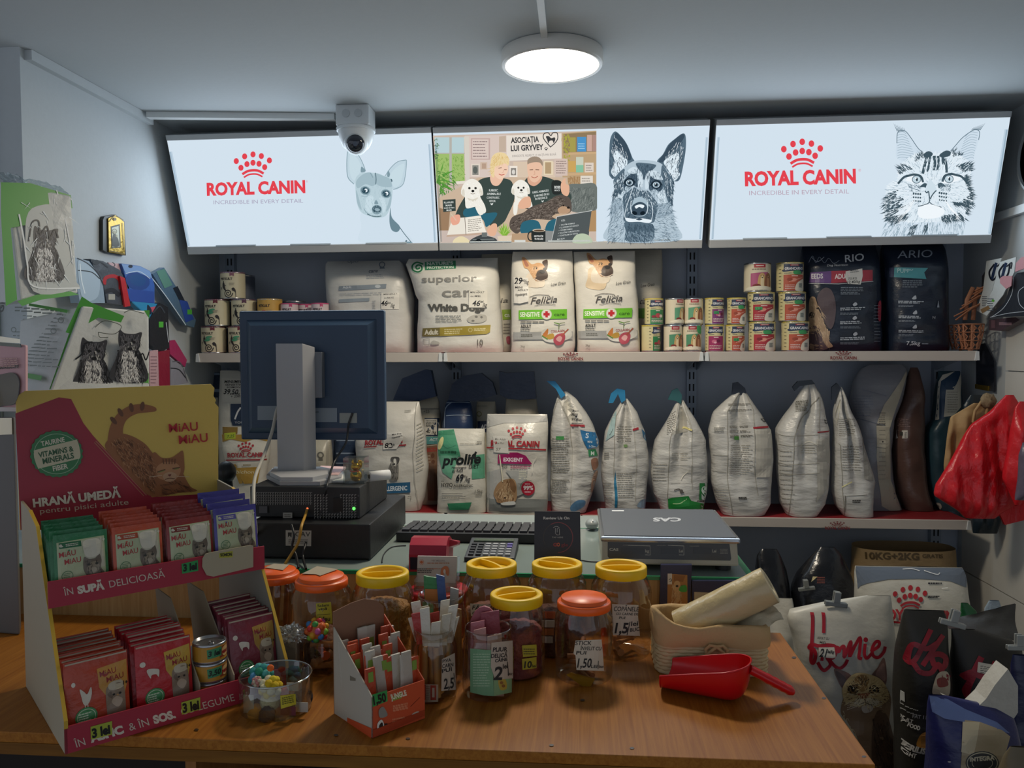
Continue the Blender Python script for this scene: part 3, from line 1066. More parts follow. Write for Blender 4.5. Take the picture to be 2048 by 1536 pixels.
for k in range(7):
    A.stroke(D2,9,[(315+k*14,190),(272+k*20,100+k*8)],True)
    A.stroke(D2,9,[(1290-k*16,175),(1350-k*22,95+k*8)],True)
A.b('#ddeaf3',340,600,480,480,620,430,780,450,920,420,1060,480,1180,580,1180,800,1220,950,1160,1150,1050,1240,700,1260,450,1260,160,1220,170,1000,200,820,310,760)
HEAD=(340,600,480,480,620,430,780,450,920,420,1060,480,1180,580,1180,800,1220,950,1160,1150,1050,1240,700,1260,450,1260,160,1220,170,1000,200,820,310,760)
flow=lambda x,y:math.degrees(math.atan2((y-850),(x-740)))
A.hatch(D3,HEAD,700,46,6,flow,41,22)
A.hatch('#eff6fb',HEAD,400,46,6,flow,42,22)
for P,n in (((160,960,330,880,300,960,420,980,200,1130,160,1100),130),((150,1140,330,1040,420,1060,200,1230),90),((190,1210,440,1150,460,1200,260,1290),140),((1080,1000,1190,900,1200,1060,1120,1160),120),((960,1020,1110,1030,1110,1070,970,1055),60),((830,1180,1040,1150,1130,1230,840,1250),150),
              ((330,620,400,580,500,640,350,700),60),((1000,600,1180,560,1190,660,1080,680),90),((1120,700,1180,900,1150,900,1090,740),80)):
    A.hatch(D1,P,n,62,11,flow,sum(P)%97,16)
A.b(D1,625,460,680,425,730,450,710,490,640,500)
A.b(D1,810,470,880,420,940,430,930,480,840,500)
A.hatch(D1,(540,470,620,430,640,520,520,560),60,40,8,flow,43)
A.hatch(D1,(940,430,1000,410,1080,470,960,500),60,40,8,flow,44)
for pts,wd in (((660,500,640,580,615,680),34),((700,480,690,560,672,660),26),((750,490,755,560,750,640),36),((795,490,800,560,790,640),30),((850,500,855,570,870,560),30),((880,520,890,590,895,670),30)):
    A.c(D1,wd,*pts)
A.hatch(LT,(620,500,900,500,880,680,620,680),70,40,6,95,45,12)
# eyes
for m,ex,ey in ((1,540,758),(-1,922,752)):
    A.b('#eef5fa',ex-m*130,ey+5,ex-m*60,ey-50,ex+m*20,ey-50,ex+m*80,ey+40,ex,ey+50,ex-m*70,ey+30)
    A.e('#c3d6e0',ex,ey,52,46)
    A.ring('#4d6472',ex,ey,50,8,44)
    A.e('#1f2f3a',ex+4,ey,11,22)
    A.e('#ffffff',ex-8,ey-14,8,8)
    A.c(D1,26,ex-m*215,ey+45,ex-m*150,ey-25,ex-m*90,ey-45,ex-m*20,ey-58,ex+m*50,ey-35,ex+m*75,ey+25)
    A.b(D1,ex+m*35,ey+90,ex+m*90,ey+45,ex+m*130,ey+60,ex+m*120,ey+110,ex+m*90,ey+90)
    A.hatch(D2,(ex-110,ey+50,ex+30,ey+60,ex+20,ey+130,ex-80,ey+140),50,44,6,40*m+90-90*m,46)
A.b('#cfdfe9',640,880,700,760,780,880,760,910,700,970,660,920)
A.c(D1,13,640,895,660,915,680,900,690,960,700,985,720,950,745,915,770,890)
A.c(D1,10,695,980,685,1030,640,1055,560,1075);A.c(D1,10,690,1025,740,1060,830,1085)
for k in range(3):
    for q in range(4):
        A.e(D1,505+q*26,925+k*42+q*2,11-k,13-k*2)
        A.e(D1,810+q*26,915+k*42+q*4,11-k,13-k*2)
A.b('#eff6fb',560,1100,690,1050,860,1110,830,1190,700,1220,570,1200)
for k in range(9):
    A.stroke('#f4f9fc',5,spline([(520-k*8,1000+k*14),(340,1090+k*20),(150+k*26,1180+k*20)]),True)
    A.stroke('#f4f9fc',5,spline([(870+k*8,1000+k*14),(960+k*10,1110+k*12),(1040-k*8,1230)]),True)
A.hatch(D3,(160,1260,480,1260,1100,1250,1100,1400,140,1410),260,70,7,lambda x,y:100-(x-650)*.04,47,14)
A.hatch(D1,(480,1280,560,1280,500,1400,440,1400),40,60,9,115,48,10);A.hatch(D1,(640,1270,690,1270,650,1370,610,1370),30,60,9,105,49,10)
lightbox('right lit sign printed with a long-haired tufted-ear cat',(1433,239),(2022,222),(1978,485),(1418,495),A)

# ================================================================ ceiling camera and lamp
p=PZ(704,208,ZC)
CX,CY=p.x,p.y+.048
t=thing('security_camera','white dome security camera on a square box under the ceiling, before the left sign','camera',(CX,CY,ZC-.18))
cm=mt('#c9ced0',.4)
m=MB().box(CX-.06,CX+.06,CY-.05,CY+.045,ZC-.072,ZC-.0005,cm,.006)
for dx in (-.022,.022):
    m.lathe([(.014,0),(.014,.002)],(CX+dx,CY-.0505,ZC-.032),mt('#b4babd',.5),20,Matrix.Rotation(math.pi/2,3,'X'))
m.build('junction_box',t)
MB().lathe([(.068,-.084),(.070,-.074),(.066,-.0722)],(CX,CY,ZC),cm).build('collar',t)
MB().lathe([(.030,-.150),(.046,-.138),(.055,-.120),(.062,-.095),(.064,-.084)],(CX,CY,ZC),cm).build('housing',t)
e=Vector((CX+.006,CY-.022,ZC-.128))
dirv=(EYE+Vector((-.2,0,-.25))-e).normalized()
Q=dirv.to_track_quat('Z','Y').to_matrix()
m=MB().ball(e,.043,cm,n=24)
m.lathe([(.034,.030),(.0335,.036),(.031,.037)],e,mt('#aeb6ba',.4),28,Q,cap0=False,cap1=False)
eb=m.build('eyeball',t)
m=MB().lathe([(.031,.033),(.029,.040),(.022,.046),(.0,.0485)],e,mt('#141a26',.08,0,0,1,(1,1,1),0,.6),28,Q,cap1=False)
m.lathe([(.009,.0486),(.007,.0490)],e,mt('#3c4656',.2),16,Q)
m.build('lens',eb)

p=PZ(1104,133,ZC-.042)
LX,LY=p.x,p.y
t=thing('ceiling_lamp','round flat white ceiling lamp glowing in front of the signs','lamp',(LX,LY,ZC-.045))
R=.148
MB().lathe([(R-.012,-.042),(R-.004,-.044),(R,-.038),(R,-.004),(R-.006,-.0005)],(LX,LY,ZC),mt('#d8d6cf',.4),64,cap0=False,cap1=True).build('rim',t)
MB().lathe([(R-.012,-.0415),(R-.02,-.0425),(.001,-.0425)],(LX,LY,ZC),em('#fff3df',6.0),64,cap0=False).build('diffuser',t)
ld=bpy.data.lights.new('lamp_light','AREA')
ld.shape='DISK'
ld.size=.26
ld.energy=LAMP_POWER
ld.color=(1,.88,.70)
lo=bpy.data.objects.new('lamp_light',ld)
lo.parent=t
lo.location=(0,0,-.004)
COL.objects.link(lo)
# ================================================================ goods on the upper shelf
INKD='#2c2c30'
def pen(A,txt,x,y,h,w=None,rot=0,c='#1d1d22',wt=.012,sh=.18,al='l'):
    return A.t(c,txt,x,y,h,w,rot,wt,sh,al)
# ---- white sack left
A=Art(380,480,4.267)
A.t('#8d96a0','opti',1345,195,30,90,-3,0,.2)
A.ring('#7d8794',1640,210,22,8);A.p('#7d8794',1622,230,1658,228,1665,245,1620,246)
A.t('#69717c','care',1525,280,30,78,-3,.01,.2)
A.rows('#a7adb4',1505,295,1675,335,3,5,2,-6)
A.p('#8f9aa3',1275,395,1680,375,1675,412,1272,434);A.t('#d8dde0','Adult',1305,415,20,75,-3,.02);A.e('#c9d0d4',1605,396,24,14)
A.p('#97a2aa',1275,507,1535,494,1533,522,1273,535)
A.rows('#b3b8bc',1280,450,1660,480,2,4,3,-10);A.rows('#8b929a',1560,515,1590,590,6,4,4)
A.note();A.r('#e9e6dd',1635,452,1790,590)
pen(A,'MINI ADULT',1655,470,12,115,-2);pen(A,'cu RATĂ',1660,500,12,82,0);pen(A,'46',1632,560,42,56,0,wt=.02);pen(A,'lei',1690,545,18,26);pen(A,'/kg',1715,575,34,34)
A.end()
make_bag('pet_food_sack',[(703,664,828),(640,662,828),(600,656,829),(560,653,820),(528,652,806),(522,656,799)],.20,.17,'#d6d5cf',
         'plain white dog food sack with grey bars behind the monitor corner, upper shelf',A,base=ZS+.002,seed=1)
# ---- white sack with olive band
A=Art(780,490,3.793)
GR='#2f7d52'
A.p('#3c8a63',265,128,500,118,500,178,265,190)
A.e('#d9e0d4',212,172,50,44);A.c(GR,12,225,175,205,182,198,165,215,152,238,160,240,188,212,205,175,190,172,155,205,132,250,145)
A.t('#dfe8dd',"NATURE'S",280,154,24,200,-1.5,.04);A.t('#dfe8dd','PROTECTION',280,181,17,203,-1.5,.04)
A.t('#8f8d86','superior',240,285,52,420,-1.5,.012);A.t('#8f8d86','care',395,395,72,310,-1,.014)
A.t('#56554f','White Dogs',285,502,52,435,-.5,.05)
A.rows('#a9a79e',345,530,550,590,5,5,3)
A.b('#b7b4aa',585,560,640,530,720,530,735,565,690,590,610,590);A.e('#77756e',655,545,12,9);A.e('#77756e',695,548,10,9);A.e('#77756e',630,575,12,8)
A.p('#7d7140',250,632,380,626,380,692,246,695);A.p('#a49139',380,626,765,606,762,660,735,676,380,692)
A.t('#e6e1cc','Adult',264,680,36,105,-1.5,.04)
A.rows('#d6cb96',415,635,560,680,3,8,4,-6);A.rows('#d6cb96',640,632,745,655,2,8,5,-6)
A.ring('#d6cb96',612,645,14,4)
A.l('#9c9a92',4,255,715,300,710,300,755,258,758,255,715);A.b('#b3b0a6',312,740,330,725,370,735,372,752,320,756)
A.t('#6e6a60','10',664,762,46,42,0,.01)
A.note();A.r('#e4e0d4',600,345,740,475)
pen(A,'MINI ADULT',610,366,13,105,0);pen(A,'cu MIEL',612,395,13,80,0);pen(A,'46',624,462,40,60,0,wt=.02);pen(A,'lei',686,438,18,24);pen(A,'/kg',702,470,30,34)
A.end()
make_bag('pet_food_sack',[(704,836,1008),(650,836,1005),(600,838,1001),(590,832,1000),(560,824,999),(527,812,997),(517,818,996)],.125,.17,'#d9d7ce',
         'shiny white dog food sack with a green name tag and an olive band',A,base=ZS+.002,seed=2)
# ---- two twin puppy bags
def puppy(A,x,y,k,f='#c9966a',d='#4f4038'):
    A.b('#e0d3bf',x-50*k,y+110*k,x-60*k,y+40*k,x-10*k,y-10*k,x+70*k,y+20*k,x+70*k,y+110*k)
    A.b(f,x-95*k,y-105*k,x-70*k,y-108*k,x-20*k,y-60*k,x+30*k,y-70*k,x+75*k,y-50*k,x+95*k,y+10*k,x+75*k,y+60*k,x+20*k,y+70*k,x-10*k,y+40*k,x-45*k,y-20*k,x-75*k,y-35*k)
    A.b('#a8705a',x-85*k,y-92*k,x-68*k,y-92*k,x-40*k,y-50*k,x-62*k,y-42*k)
    A.b(d,x+60*k,y-72*k,x+78*k,y-90*k,x+100*k,y-88*k,x+100*k,y-30*k,x+88*k,y-30*k)
    A.b(d,x+20*k,y+10*k,x+40*k,y-15*k,x+85*k,y-15*k,x+105*k,y+20*k,x+95*k,y+55*k,x+60*k,y+66*k,x+10*k,y+62*k)
    A.e('#241c1a',x+8*k,y-30*k,17*k,12*k);A.e('#241c1a',x+82*k,y-24*k,14*k,11*k)
    A.e('#1a1515',x+62*k,y-2*k,22*k,14*k)
    A.c('#ead7c4',5*k,x+5*k,y+52*k,x+50*k,y+70*k,x+100*k,y+52*k)
    A.hatch('#e3b98c',(x-40*k,y-20*k,x+20*k,y-55*k,x+20*k,y+60*k),30,30*k,4*k,110,2)
def felicia(A,X,dy,price=None):
    if not price:
        A.b('#d9c3a2',X+60,190+dy,X+110,180+dy,X+190,260+dy,X+170,345+dy,X+40,330+dy,X+50,260+dy)
    puppy(A,X+140,205+dy if price else 180+dy,1.0,'#cda074' if price else '#c59a70')
    pen(A,'Low Grain',X+265,312+dy,24,110,-7,'#4a4845',0,.35)
    pen(A,'Felicia',X+110,448+dy,50,200,-4,'#4d4843',.006,.38)
    A.c('#4d4843',4,X+105,395+dy,X+160,378+dy,X+250,382+dy);A.c('#4d4843',3,X+140,462+dy,X+220,448+dy,X+300,455+dy)
    for q in (0,1,2):A.e('#4d4843',X+240+q*12,398+dy-(q == 1)*7,4,5)
    A.p('#6fbd2e',X+20,496+dy,X+388,486+dy,X+388,558+dy,X+20,566+dy)
    A.t('#f0f3e4','SENSITIVE',X+30,545+dy,34,150,-1,.02);A.t('#3c6b1c','care',X+290,540+dy,26,80,-1,.02)
    A.e('#dfddd4',X+232,526+dy,40,40);A.ring('#b9c7a0',X+232,526+dy,39,4)
    A.r('#c0262c',X+222,502+dy,X+242,550+dy);A.r('#c0262c',X+208,516+dy,X+256,536+dy)
    A.rows('#77746e',X+35,578+dy,X+250,590+dy,1,9,5)
    A.t('#33322f','ADULT',X+35,630+dy,24,80,0,.03);A.rows('#66645f',X+35,640+dy,X+125,650+dy,1,8,6)
    A.p('#a5a5a2',X-20,662+dy,X+430,655+dy,X+430,715+dy,X-20,718+dy)
    A.b('#d2cfc5',X+210,640+dy,X+390,630+dy,X+420,700+dy,X+300,740+dy,X+210,720+dy)
    A.rows('#707069',X+40,675+dy,X+130,700+dy,2,9,7)
    A.t('#8e2a2e','COLLAGEN',X+265,665+dy,17,105,-3,.03)
    A.b('#c77b3d',X+200,690+dy,X+235,640+dy,X+245,645+dy,X+235,700+dy);A.b('#b8903a',X+230,690+dy,X+280,670+dy,X+290,705+dy,X+250,715+dy)
    A.l('#5f8a3c',9,X+200,690+dy,X+240,715+dy);A.l('#5f8a3c',8,X+290,590+dy,X+330,600+dy);A.c('#6d7d55',6,X+325,640+dy,X+330,600+dy,X+370,590+dy)
    A.b('#b04a58',X+285,720+dy,X+310,680+dy,X+360,670+dy,X+375,700+dy,X+355,750+dy,X+310,760+dy);A.b('#d9a3a0',X+305,715+dy,X+330,690+dy,X+352,705+dy,X+335,735+dy)
    A.l('#a8543c',9,X+345,690+dy,X+395,640+dy)
    A.t('#4d4b47','3kg',X+35,778+dy,17,32,0,.0)
A=Art(780,490,3.793)
felicia(A,955,0,True)
A.note();A.p('#e6e2d8',940,245,1052,250,1050,430,985,445,938,440)
pen(A,'29',945,295,46,58,0,wt=.02);pen(A,'45',1004,280,18,22);pen(A,'/kg',1020,298,34,32);pen(A,'MINI',950,330,15,55,0);pen(A,'ADULT',968,350,13,78,0);pen(A,'Hypoalergenic',950,390,20,90,-6)
A.end()
make_bag('pet_food_bag',[(706,1022,1148),(690,1023,1151),(600,1022,1149),(520,1024,1145),(503,1025,1144)],.075,.115,'#d8d4c9',
         'white dog food bag with puppy face and a handwritten price slip on it',A,group='puppy-faced bags',base=ZS+.002,seed=3)
A=Art(780,490,3.793)
felicia(A,1448,-8)
make_bag('pet_food_bag',[(702,1154,1280),(650,1154,1278),(560,1148,1272),(503,1147,1270)],.085,.115,'#d8d4c9',
         'white dog food bag with puppy face and no price slip, right of its twin',A,group='puppy-faced bags',base=ZS+.002,seed=4)
A=Art(780,490,3.793)
A.t('#55514a','ia',838,440,36,60,-4,.006,.38);A.p('#8fae3c',850,492,918,488,918,565,855,568);A.t('#e4e8d4','ca',868,545,30,40,0,.02);A.rows('#8a8579',862,590,912,680,4,10,3);A.b('#b04a58',885,700,912,695,912,750,890,745)
make_bag('pet_food_bag',[(701,965,1050),(640,965,1050),(520,962,1050),(508,964,1048)],.25,.10,'#cfc9b8',
         'dog food bag mostly hidden in the gap behind the priced puppy-faced bag',A,base=ZS+.002,seed=5)
A=Art(1260,490,5.12)
pen(A,'Low Grain',110,435,34,140,-7,'#3d3d40',0,.35);pen(A,'cia',95,605,60,60,-4,'#3d3d40',.006,.38)
A.p('#5d8f3c',80,650,150,648,150,750,85,752)
make_bag('pet_food_bag',[(701,1225,1323),(640,1225,1324),(520,1222,1325),(500,1224,1324)],.245,.10,'#c2bdae',
         'dog food bag mostly hidden behind the cans with green labels',A,base=ZS+.002,seed=6)
# ---- dark sacks
A=Art(1580,480,4.376)
A.c('#a9b2bd',5,190,150,240,190,300,150);A.c('#8f99a6',4,165,195,200,140,225,200,260,150,300,200,340,160,380,205,430,180);A.t('#d5dade','RIO',480,195,62,165,-6,.012,.12)
pen(A,'Dog Nutrition',320,232,18,180,-2,'#b5bcc4',0,.3)
A.p('#6a4a86',175,285,355,272,355,378,165,372);A.p('#a83848',355,272,715,262,715,358,355,378);A.l('#c9cdd0',5,165,380,420,385,720,362)
A.t('#e3dfe6','EEDS',182,338,42,100,-1,.03);A.t('#f0dfe0','ADULT',385,340,40,140,-2,.03)
A.note();A.p('#d9d8d3',480,275,625,250,628,315,612,390,500,385,475,330);pen(A,'7,5 KG',500,350,20,75,-4);pen(A,'12,40/kg',495,382,24,110,-4);A.rows('#55565a',520,262,610,290,2,6,2,-10)
A.end()
A.b('#5f5256',245,480,300,420,360,440,395,540,390,700,350,780,290,700,240,560)
A.b('#a98f74',175,520,215,500,235,560,250,620,320,780,345,800,340,880,370,935,250,950,160,955,165,700)
A.b('#5a4a50',165,780,240,760,300,900,320,955,160,958);A.e('#2d2528',190,655,22,26);A.e('#3a2f2f',235,600,10,9)
A.hatch('#c4ab8c',(175,520,235,540,340,800,330,900,180,800),60,60,7,70,3)
for y0,sd in ((590,1),(710,2),(850,3)):
    A.b('#b9c0c8',545,y0-25,570,y0-45,585,y0-25,560,y0-10);A.rows('#aeb6bf',435,y0,660,y0+30,2,9,sd,-8);A.rows('#8d97a3',435,y0+45,620,y0+65,2,4,sd+9)
A.rows('#8d97a3',440,410,640,480,5,6,8);A.rows('#7f8995',730,560,790,900,12,4,12)
A.b('#a83848',765,560,790,540,795,690,772,700)
make_bag('pet_food_sack',[(701,1608,1760),(660,1610,1759),(580,1604,1757),(520,1602,1754),(486,1606,1750)],.17,.19,'#252e3c',
         'dark sack with a purple and red band and a spaniel picture',A,base=ZS+.002,seed=7,mat=mt('#222b3a',.28,0,.5,14,(1,1,1.5),.05),wr=.008,grid=9)
A=Art(1580,480,4.376)
A.t('#9aa4b0','ARIO',935,160,66,305,-2,.0,.12)
A.p('#3d4460',820,238,910,240,905,325,822,322);A.p('#4f9aa3',910,240,1205,245,1170,285,1190,342,905,325);A.t('#a9d0d4','PUPPY',932,285,36,140,3,.02)
for y0,sd in ((530,1),(660,2),(785,3)):
    A.b('#b9c0c8',1070,y0-20,1100,y0-45,1108,y0-15,1080,y0-10);A.rows('#aeb6bf',945,y0,1180,y0+26,2,9,sd,4);A.rows('#8d97a3',945,y0+40,1100,y0+58,2,4,sd+9)
A.rows('#8d97a3',980,350,1160,420,4,7,8)
A.t('#c3cad1','7,5kg',1015,918,34,120,1,.015);A.rows('#8d97a3',1150,900,1210,915,1,10,4)
A.p('#9aa4b0',1285,590,1300,530,1305,590);A.t('#b7bfc8','N',1245,690,24,24)
make_bag('pet_food_sack',[(700,1767,1893),(640,1767,1892),(560,1764,1890),(500,1762,1888),(484,1764,1882)],.17,.19,'#1f2836',
         'dark sack with a teal band, beside the brown basket muzzles',A,base=ZS+.002,seed=8,mat=mt('#1e2838',.28,0,.5,14,(1,1,1.5),.05),wr=.008,grid=9)

# ---- cans
def can_fn(r,H):
    def f(x,y,o):
        a=x/r
        return Vector(((r+o+.0003)*math.sin(a),-(r+o+.0003)*math.cos(a),H-y))
    return f
steel=mt('#b9babb',.25,.9)
def can(r,H,body,art,name='food_can',top='#8c8d8e',rimcol=None):
    """one tin: rolled rims, ribbed lid with ring pull, printed sleeve (local, base at origin, front to -y)"""
    m=MB()
    n=36
    m.lathe([(r*.93,0),(r*.985,.001),(r*1.0,.003),(r*.985,.0055)],(0,0,0),steel,n,cap1=False)
    m.lathe([(r*.985,.0055),(r*.985,H-.0055)],(0,0,0),body,n,cap0=False,cap1=False)
    m.lathe([(r*.985,H-.0055),(r*1.0,H-.003),(r*.99,H),(r*.94,H),(r*.92,H-.004),(r*.5,H-.0035),(.0005,H-.0035)],(0,0,0),rimcol or steel,n,cap0=False,cap1=True)
    m.tube([(r*.12*math.cos(a*.6283),-r*.35+r*.22*math.sin(a*.6283),H-.001) for a in range(10)],.0012,steel,6,True)
    A=art
    lay(m,A,can_fn(r*.985,H),ink,off=.0002,step=.00008,grid=.006)
    return m
def gran(kind,r,H,sticker=0,seed=0):
    A=Art(0,0,1000)
    hw=r*1000*.80
    h=H*1000
    c={'red':'#a8323c','orange':'#b4543c','green':'#2f7d4c','magenta':'#9a2c5c','purple':'#7d3a72'}[kind]
    A.r('#d6c04c',-r*3200,.0,r*3200,4.5)
    A.r('#2c3a55',-hw,7,hw*1.02,h*.29)
    A.b('#2c3a55',-hw,h*.24,hw,h*.24,hw*.96,h*.32,0,h*.29,-hw*.96,h*.32)
    A.r('#a32a34',-hw*.42,9,hw*.42,14);A.r('#e0d2c8',-hw*.32,10.5,hw*.32,12.5)
    A.t('#e3e4e6','GRANCARNO',0,h*.255,h*.085,hw*1.8,0,.03,0,'c')
    A.rows('#7d7868',-hw*.95,h*.35,-hw*.2,h*.38,1,2.4,seed+1);A.b('#4a4a48',hw*.6,h*.34,hw*.75,h*.32,hw*.9,h*.35,hw*.85,h*.38,hw*.65,h*.38)
    A.r(c,-hw,h*.42,hw*1.05,h*.955)
    A.r('#e6d9d2',-hw*.28,h*.45,hw*.3,h*.475)
    if kind in ('red','orange'):
        A.e('#d98a78',-hw*.1,h*.60,hw*.3,h*.06,-.2);A.c('#e0a895',2,-hw*.5,h*.66,0,h*.60,hw*.8,h*.52)
        A.e('#7d1f28' if kind == 'red' else '#96422c',-hw*.45,h*.58,hw*.26,h*.055)
        A.b('#dcd6c4',hw*.1,h*.955,hw*.15,h*.74,hw*.55,h*.62,hw*1.06,h*.58,hw*1.06,h*.955)
        A.r('#bcbfb4',hw*.4,h*.70,hw*.85,h*.86);A.rows('#5c6058',hw*.42,h*.71,hw*.83,h*.85,6,1.6,seed)
    elif kind == 'green':
        A.e('#b04a50',0,h*.64,hw*.34,h*.09);A.e('#d9c9c0',hw*.45,h*.66,hw*.25,h*.06);A.e('#8a2f38',-hw*.55,h*.68,hw*.3,h*.05)
    else:
        A.e('#c76a86',-hw*.2,h*.62,hw*.34,h*.07);A.e('#e0b3bd',-hw*.1,h*.66,hw*.16,h*.035);A.e('#6d1c42',hw*.3,h*.6,hw*.25,h*.06)
    for k in range(3):
        A.rows('#e0c9c4',-hw*.85,h*(.76+k*.055),(hw*.1 if kind in ('red','orange') else hw*.85),h*(.78+k*.055),1,2.2,seed+k)
    for k in range(7):
        A.r('#5e5a4c',-hw*1.5,h*(.1+.12*k),-hw*1.25,h*(.115+.12*k))
    if sticker & 1:
        A.b('#3f9a5c',-hw*.1,h*.30,hw*.5,h*.29,hw*.62,h*.40,-hw*.05,h*.41)
    if sticker & 2:
        A.r('#3f9a5c',-hw*.8,h*.5,-hw*.15,h*.6);A.t('#1d3a26','11,5',-hw*.75,h*.585,h*.06,hw*.5)
    if sticker & 4:
        A.r('#3f9a5c',hw*.55,h*.08,hw*1.15,h*.2)
    return A
def pups(H,r,bc,sticker=0):
    A=Art(0,0,1000)
    h,q=H*1000,r*1000
    A.r('#a32a34',-q*.35,h*.05,q*.5,h*.17);A.r('#e0c9c4',-q*.22,h*.095,q*.36,h*.125)
    A.rows('#8a7d6a',-q*.5,h*.20,q*.6,h*.25,1,4,3)
    A.p(bc,-q*.6,h*.36,q*.75,h*.32,q*.8,h*.80,-q*.6,h*.82)
    for dx,c1,c2 in ((.25,'#c9a56e','#e3cfa6'),(.75,'#8a5638','#b98560')):
        A.b(c1,q*(dx-.3),h*.80,q*(dx-.28),h*.50,q*(dx-.12),h*.37,q*(dx+.12),h*.37,q*(dx+.25),h*.50,q*(dx+.28),h*.82)
        A.b(c2,q*(dx-.12),h*.55,q*dx,h*.44,q*(dx+.12),h*.55,q*(dx+.1),h*.84,q*(dx-.1),h*.84)
        A.e('#2a201c',q*dx,h*.51,q*.06,h*.018);A.e('#2a201c',q*(dx-.1),h*.455,q*.035,h*.014);A.e('#2a201c',q*(dx+.1),h*.455,q*.035,h*.014)
    A.e('#7d2f28',-q*.15,h*.78,q*.3,h*.06);A.b('#e3dcc6',-q*.9,h*.84,0,h*.79,q*1.1,h*.83,q*1.1,h*.92,-q*.9,h*.92)
    A.rows('#8a8270',-q*.6,h*.91,q*.9,h*.95,1,2,5)
    if sticker:
        A.b('#3f9a5c',q*.55,h*.04,q*1.1,h*.06,q*1.1,h*.32,q*.6,h*.27)
    return A
cream=mt('#cfc596',.35,0,0,1,(1,1,1),0,.3)
creamw=mt('#d8ceb4',.35,0,0,1,(1,1,1),0,.3)
GX=lambda X:1260+X/5.12
rs,hs,rl,hl=.0364,.103,.0515,.1135
def stack(specs,px,r,y):
    z=ZS+.0005
    for mbuild,rot,dx,dyy,lab,H,grp in specs:
        o=mbuild.build('food_can',local=True)
        p=PY(px+dx,690,y+dyy)
        o.location=(p.x,y+dyy,z)
        o.rotation_euler=(0,0,rot)
        tag(o,lab,'can',grp)
        z += H+.0004
G1='meat cans on the upper shelf'
stack([(can(rs,hs,cream,gran('green',rs,hs,0,1)),.95,-3,0,'cream can with a green label turned aside, bottom of the leftmost stack of two',hs,G1),
       (can(rs,hs,cream,gran('green',rs,hs,0,2)),.35,3,.004,'cream can with a green label, top of the leftmost stack of two',hs,G1)],GX(228),rs,.075)
stack([(can(rs,hs,creamw,pups(hs,rs,'#4f8a68')),.1,0,0,'puppy can on the bottom, standing right of the aside-turned green can',hs,G1),
       (can(rs,hs,creamw,pups(hs,rs,'#5f9a78')),.5,3,.006,'puppy can on top, right of the upper green-labelled can',hs,G1)],GX(440),rs,.07)
stack([(can(rs,hs,creamw,pups(hs,rs,'#4f8a68',1)),-.15,0,0,'puppy can with a green price sticker, left of the magenta can',hs,G1),
       (can(rs,hs,creamw,pups(hs,rs,'#5f9a78')),-.1,3,.006,'puppy can on top, left of the purple can',hs,G1)],GX(634),rs,.07)
stack([(can(rs,hs,cream,gran('magenta',rs,hs,0,3)),0,0,0,'cream can with a magenta label',hs,G1),
       (can(rs,hs,cream,gran('purple',rs,hs,2,4)),.45,-1,.004,'cream can with a purple label, on top of the magenta can',hs,G1)],GX(865),rs,.07)
stack([(can(rs,hs,cream,gran('orange',rs,hs,2,5)),.35,0,0,'small cream can with an orange label, on the shelf beside the magenta can',hs,G1),
       (can(rs,hs,cream,gran('orange',rs,hs,1,6)),.1,3,.004,'small cream can with an orange label, on top of another beside the purple can',hs,G1)],GX(1072),rs,.075)
stack([(can(rl,hl,cream,gran('red',rl,hl,1,7)),0,2,0,'big cream can with a red label, bottom of its stack of three',hl,G1),
       (can(rl,hl,cream,gran('red',rl,hl,2,8)),0,0,.012,'big cream can with a red label, middle of its stack',hl,G1),
       (can(rl,hl,creamw,pups(hl,rl,'#b0567c')),-.1,-8,.03,'big can with puppies on pink, top of its stack',hl,G1)],GX(1338),rl,.085)
stack([(can(rl,hl,cream,gran('orange',rl,hl,1,9)),.12,4,0,'big cream can with an orange label, bottom of the stack beside the purple-banded sack',hl,G1),
       (can(rl,hl,cream,gran('orange',rl,hl,1,10)),.05,-3,.012,'big cream can with an orange label, middle of the stack beside the purple-banded sack',hl,G1),
       (can(rl,hl,cream,gran('orange',rl,hl,1,11)),.12,-8,.03,'big cream can with an orange label, topmost beside the purple-banded sack',hl,G1)],GX(1668),rl,.085)
def kult(r,H,body,band='#6d2430',sticker=True,plain=False):
    A=Art(0,0,1000)
    h,q=H*1000,r*1000
    A.r(band,-q*3.1,0,q*3.1,5)
    A.p(band,q*.15,0,q*.5,0,q*.5,h*.16,q*.32,h*.13,q*.15,h*.16)
    A.t('#2b2523','PETKULT',-q*.68,h*.30,h*.085,q*1.05,0,.035)
    if not plain:
        D='#2b2523'
        sp=[(q*(.02+(.36-.0155*k)*math.cos(k*.62)),h*(.79+(.165-.0071*k)*math.sin(k*.62))) for k in range(21)]
        A.stroke(D,3.6,spline(sp,4))
        A.b(D,-q*.5,h*.55,-q*.42,h*.38,-q*.3,h*.42,-q*.22,h*.6,-q*.1,h*.72,-q*.28,h*.68)
        A.e(D,-q*.38,h*.36,2.4,3);A.l(D,2,-q*.5,h*.44,-q*.15,h*.52);A.l(D,2.2,-q*.62,h*.56,-q*.6,h*.66)
        A.b(D,q*.3,h*.62,q*.45,h*.58,q*.6,h*.66,q*.62,h*.78,q*.5,h*.72,q*.38,h*.7);A.l(D,2.4,q*.6,h*.75,q*.62,h*.93)
        A.ring(D,-q*.62,h*.60,2.6,1.2)
    if sticker:
        A.e('#4f9a72',q*.02,h*.40,q*.28,h*.045,-.2);A.e('#4f9a72',-q*.08,h*.5,q*.28,h*.05,-.15)
    A.rows('#8a8270',q*.1,h*.40,q*.55,h*.5,3,1.4,4)
    return A
kc=mt('#d3c8a8',.4)
rk,hk=.0495,.109
KG='spiral-printed cans'
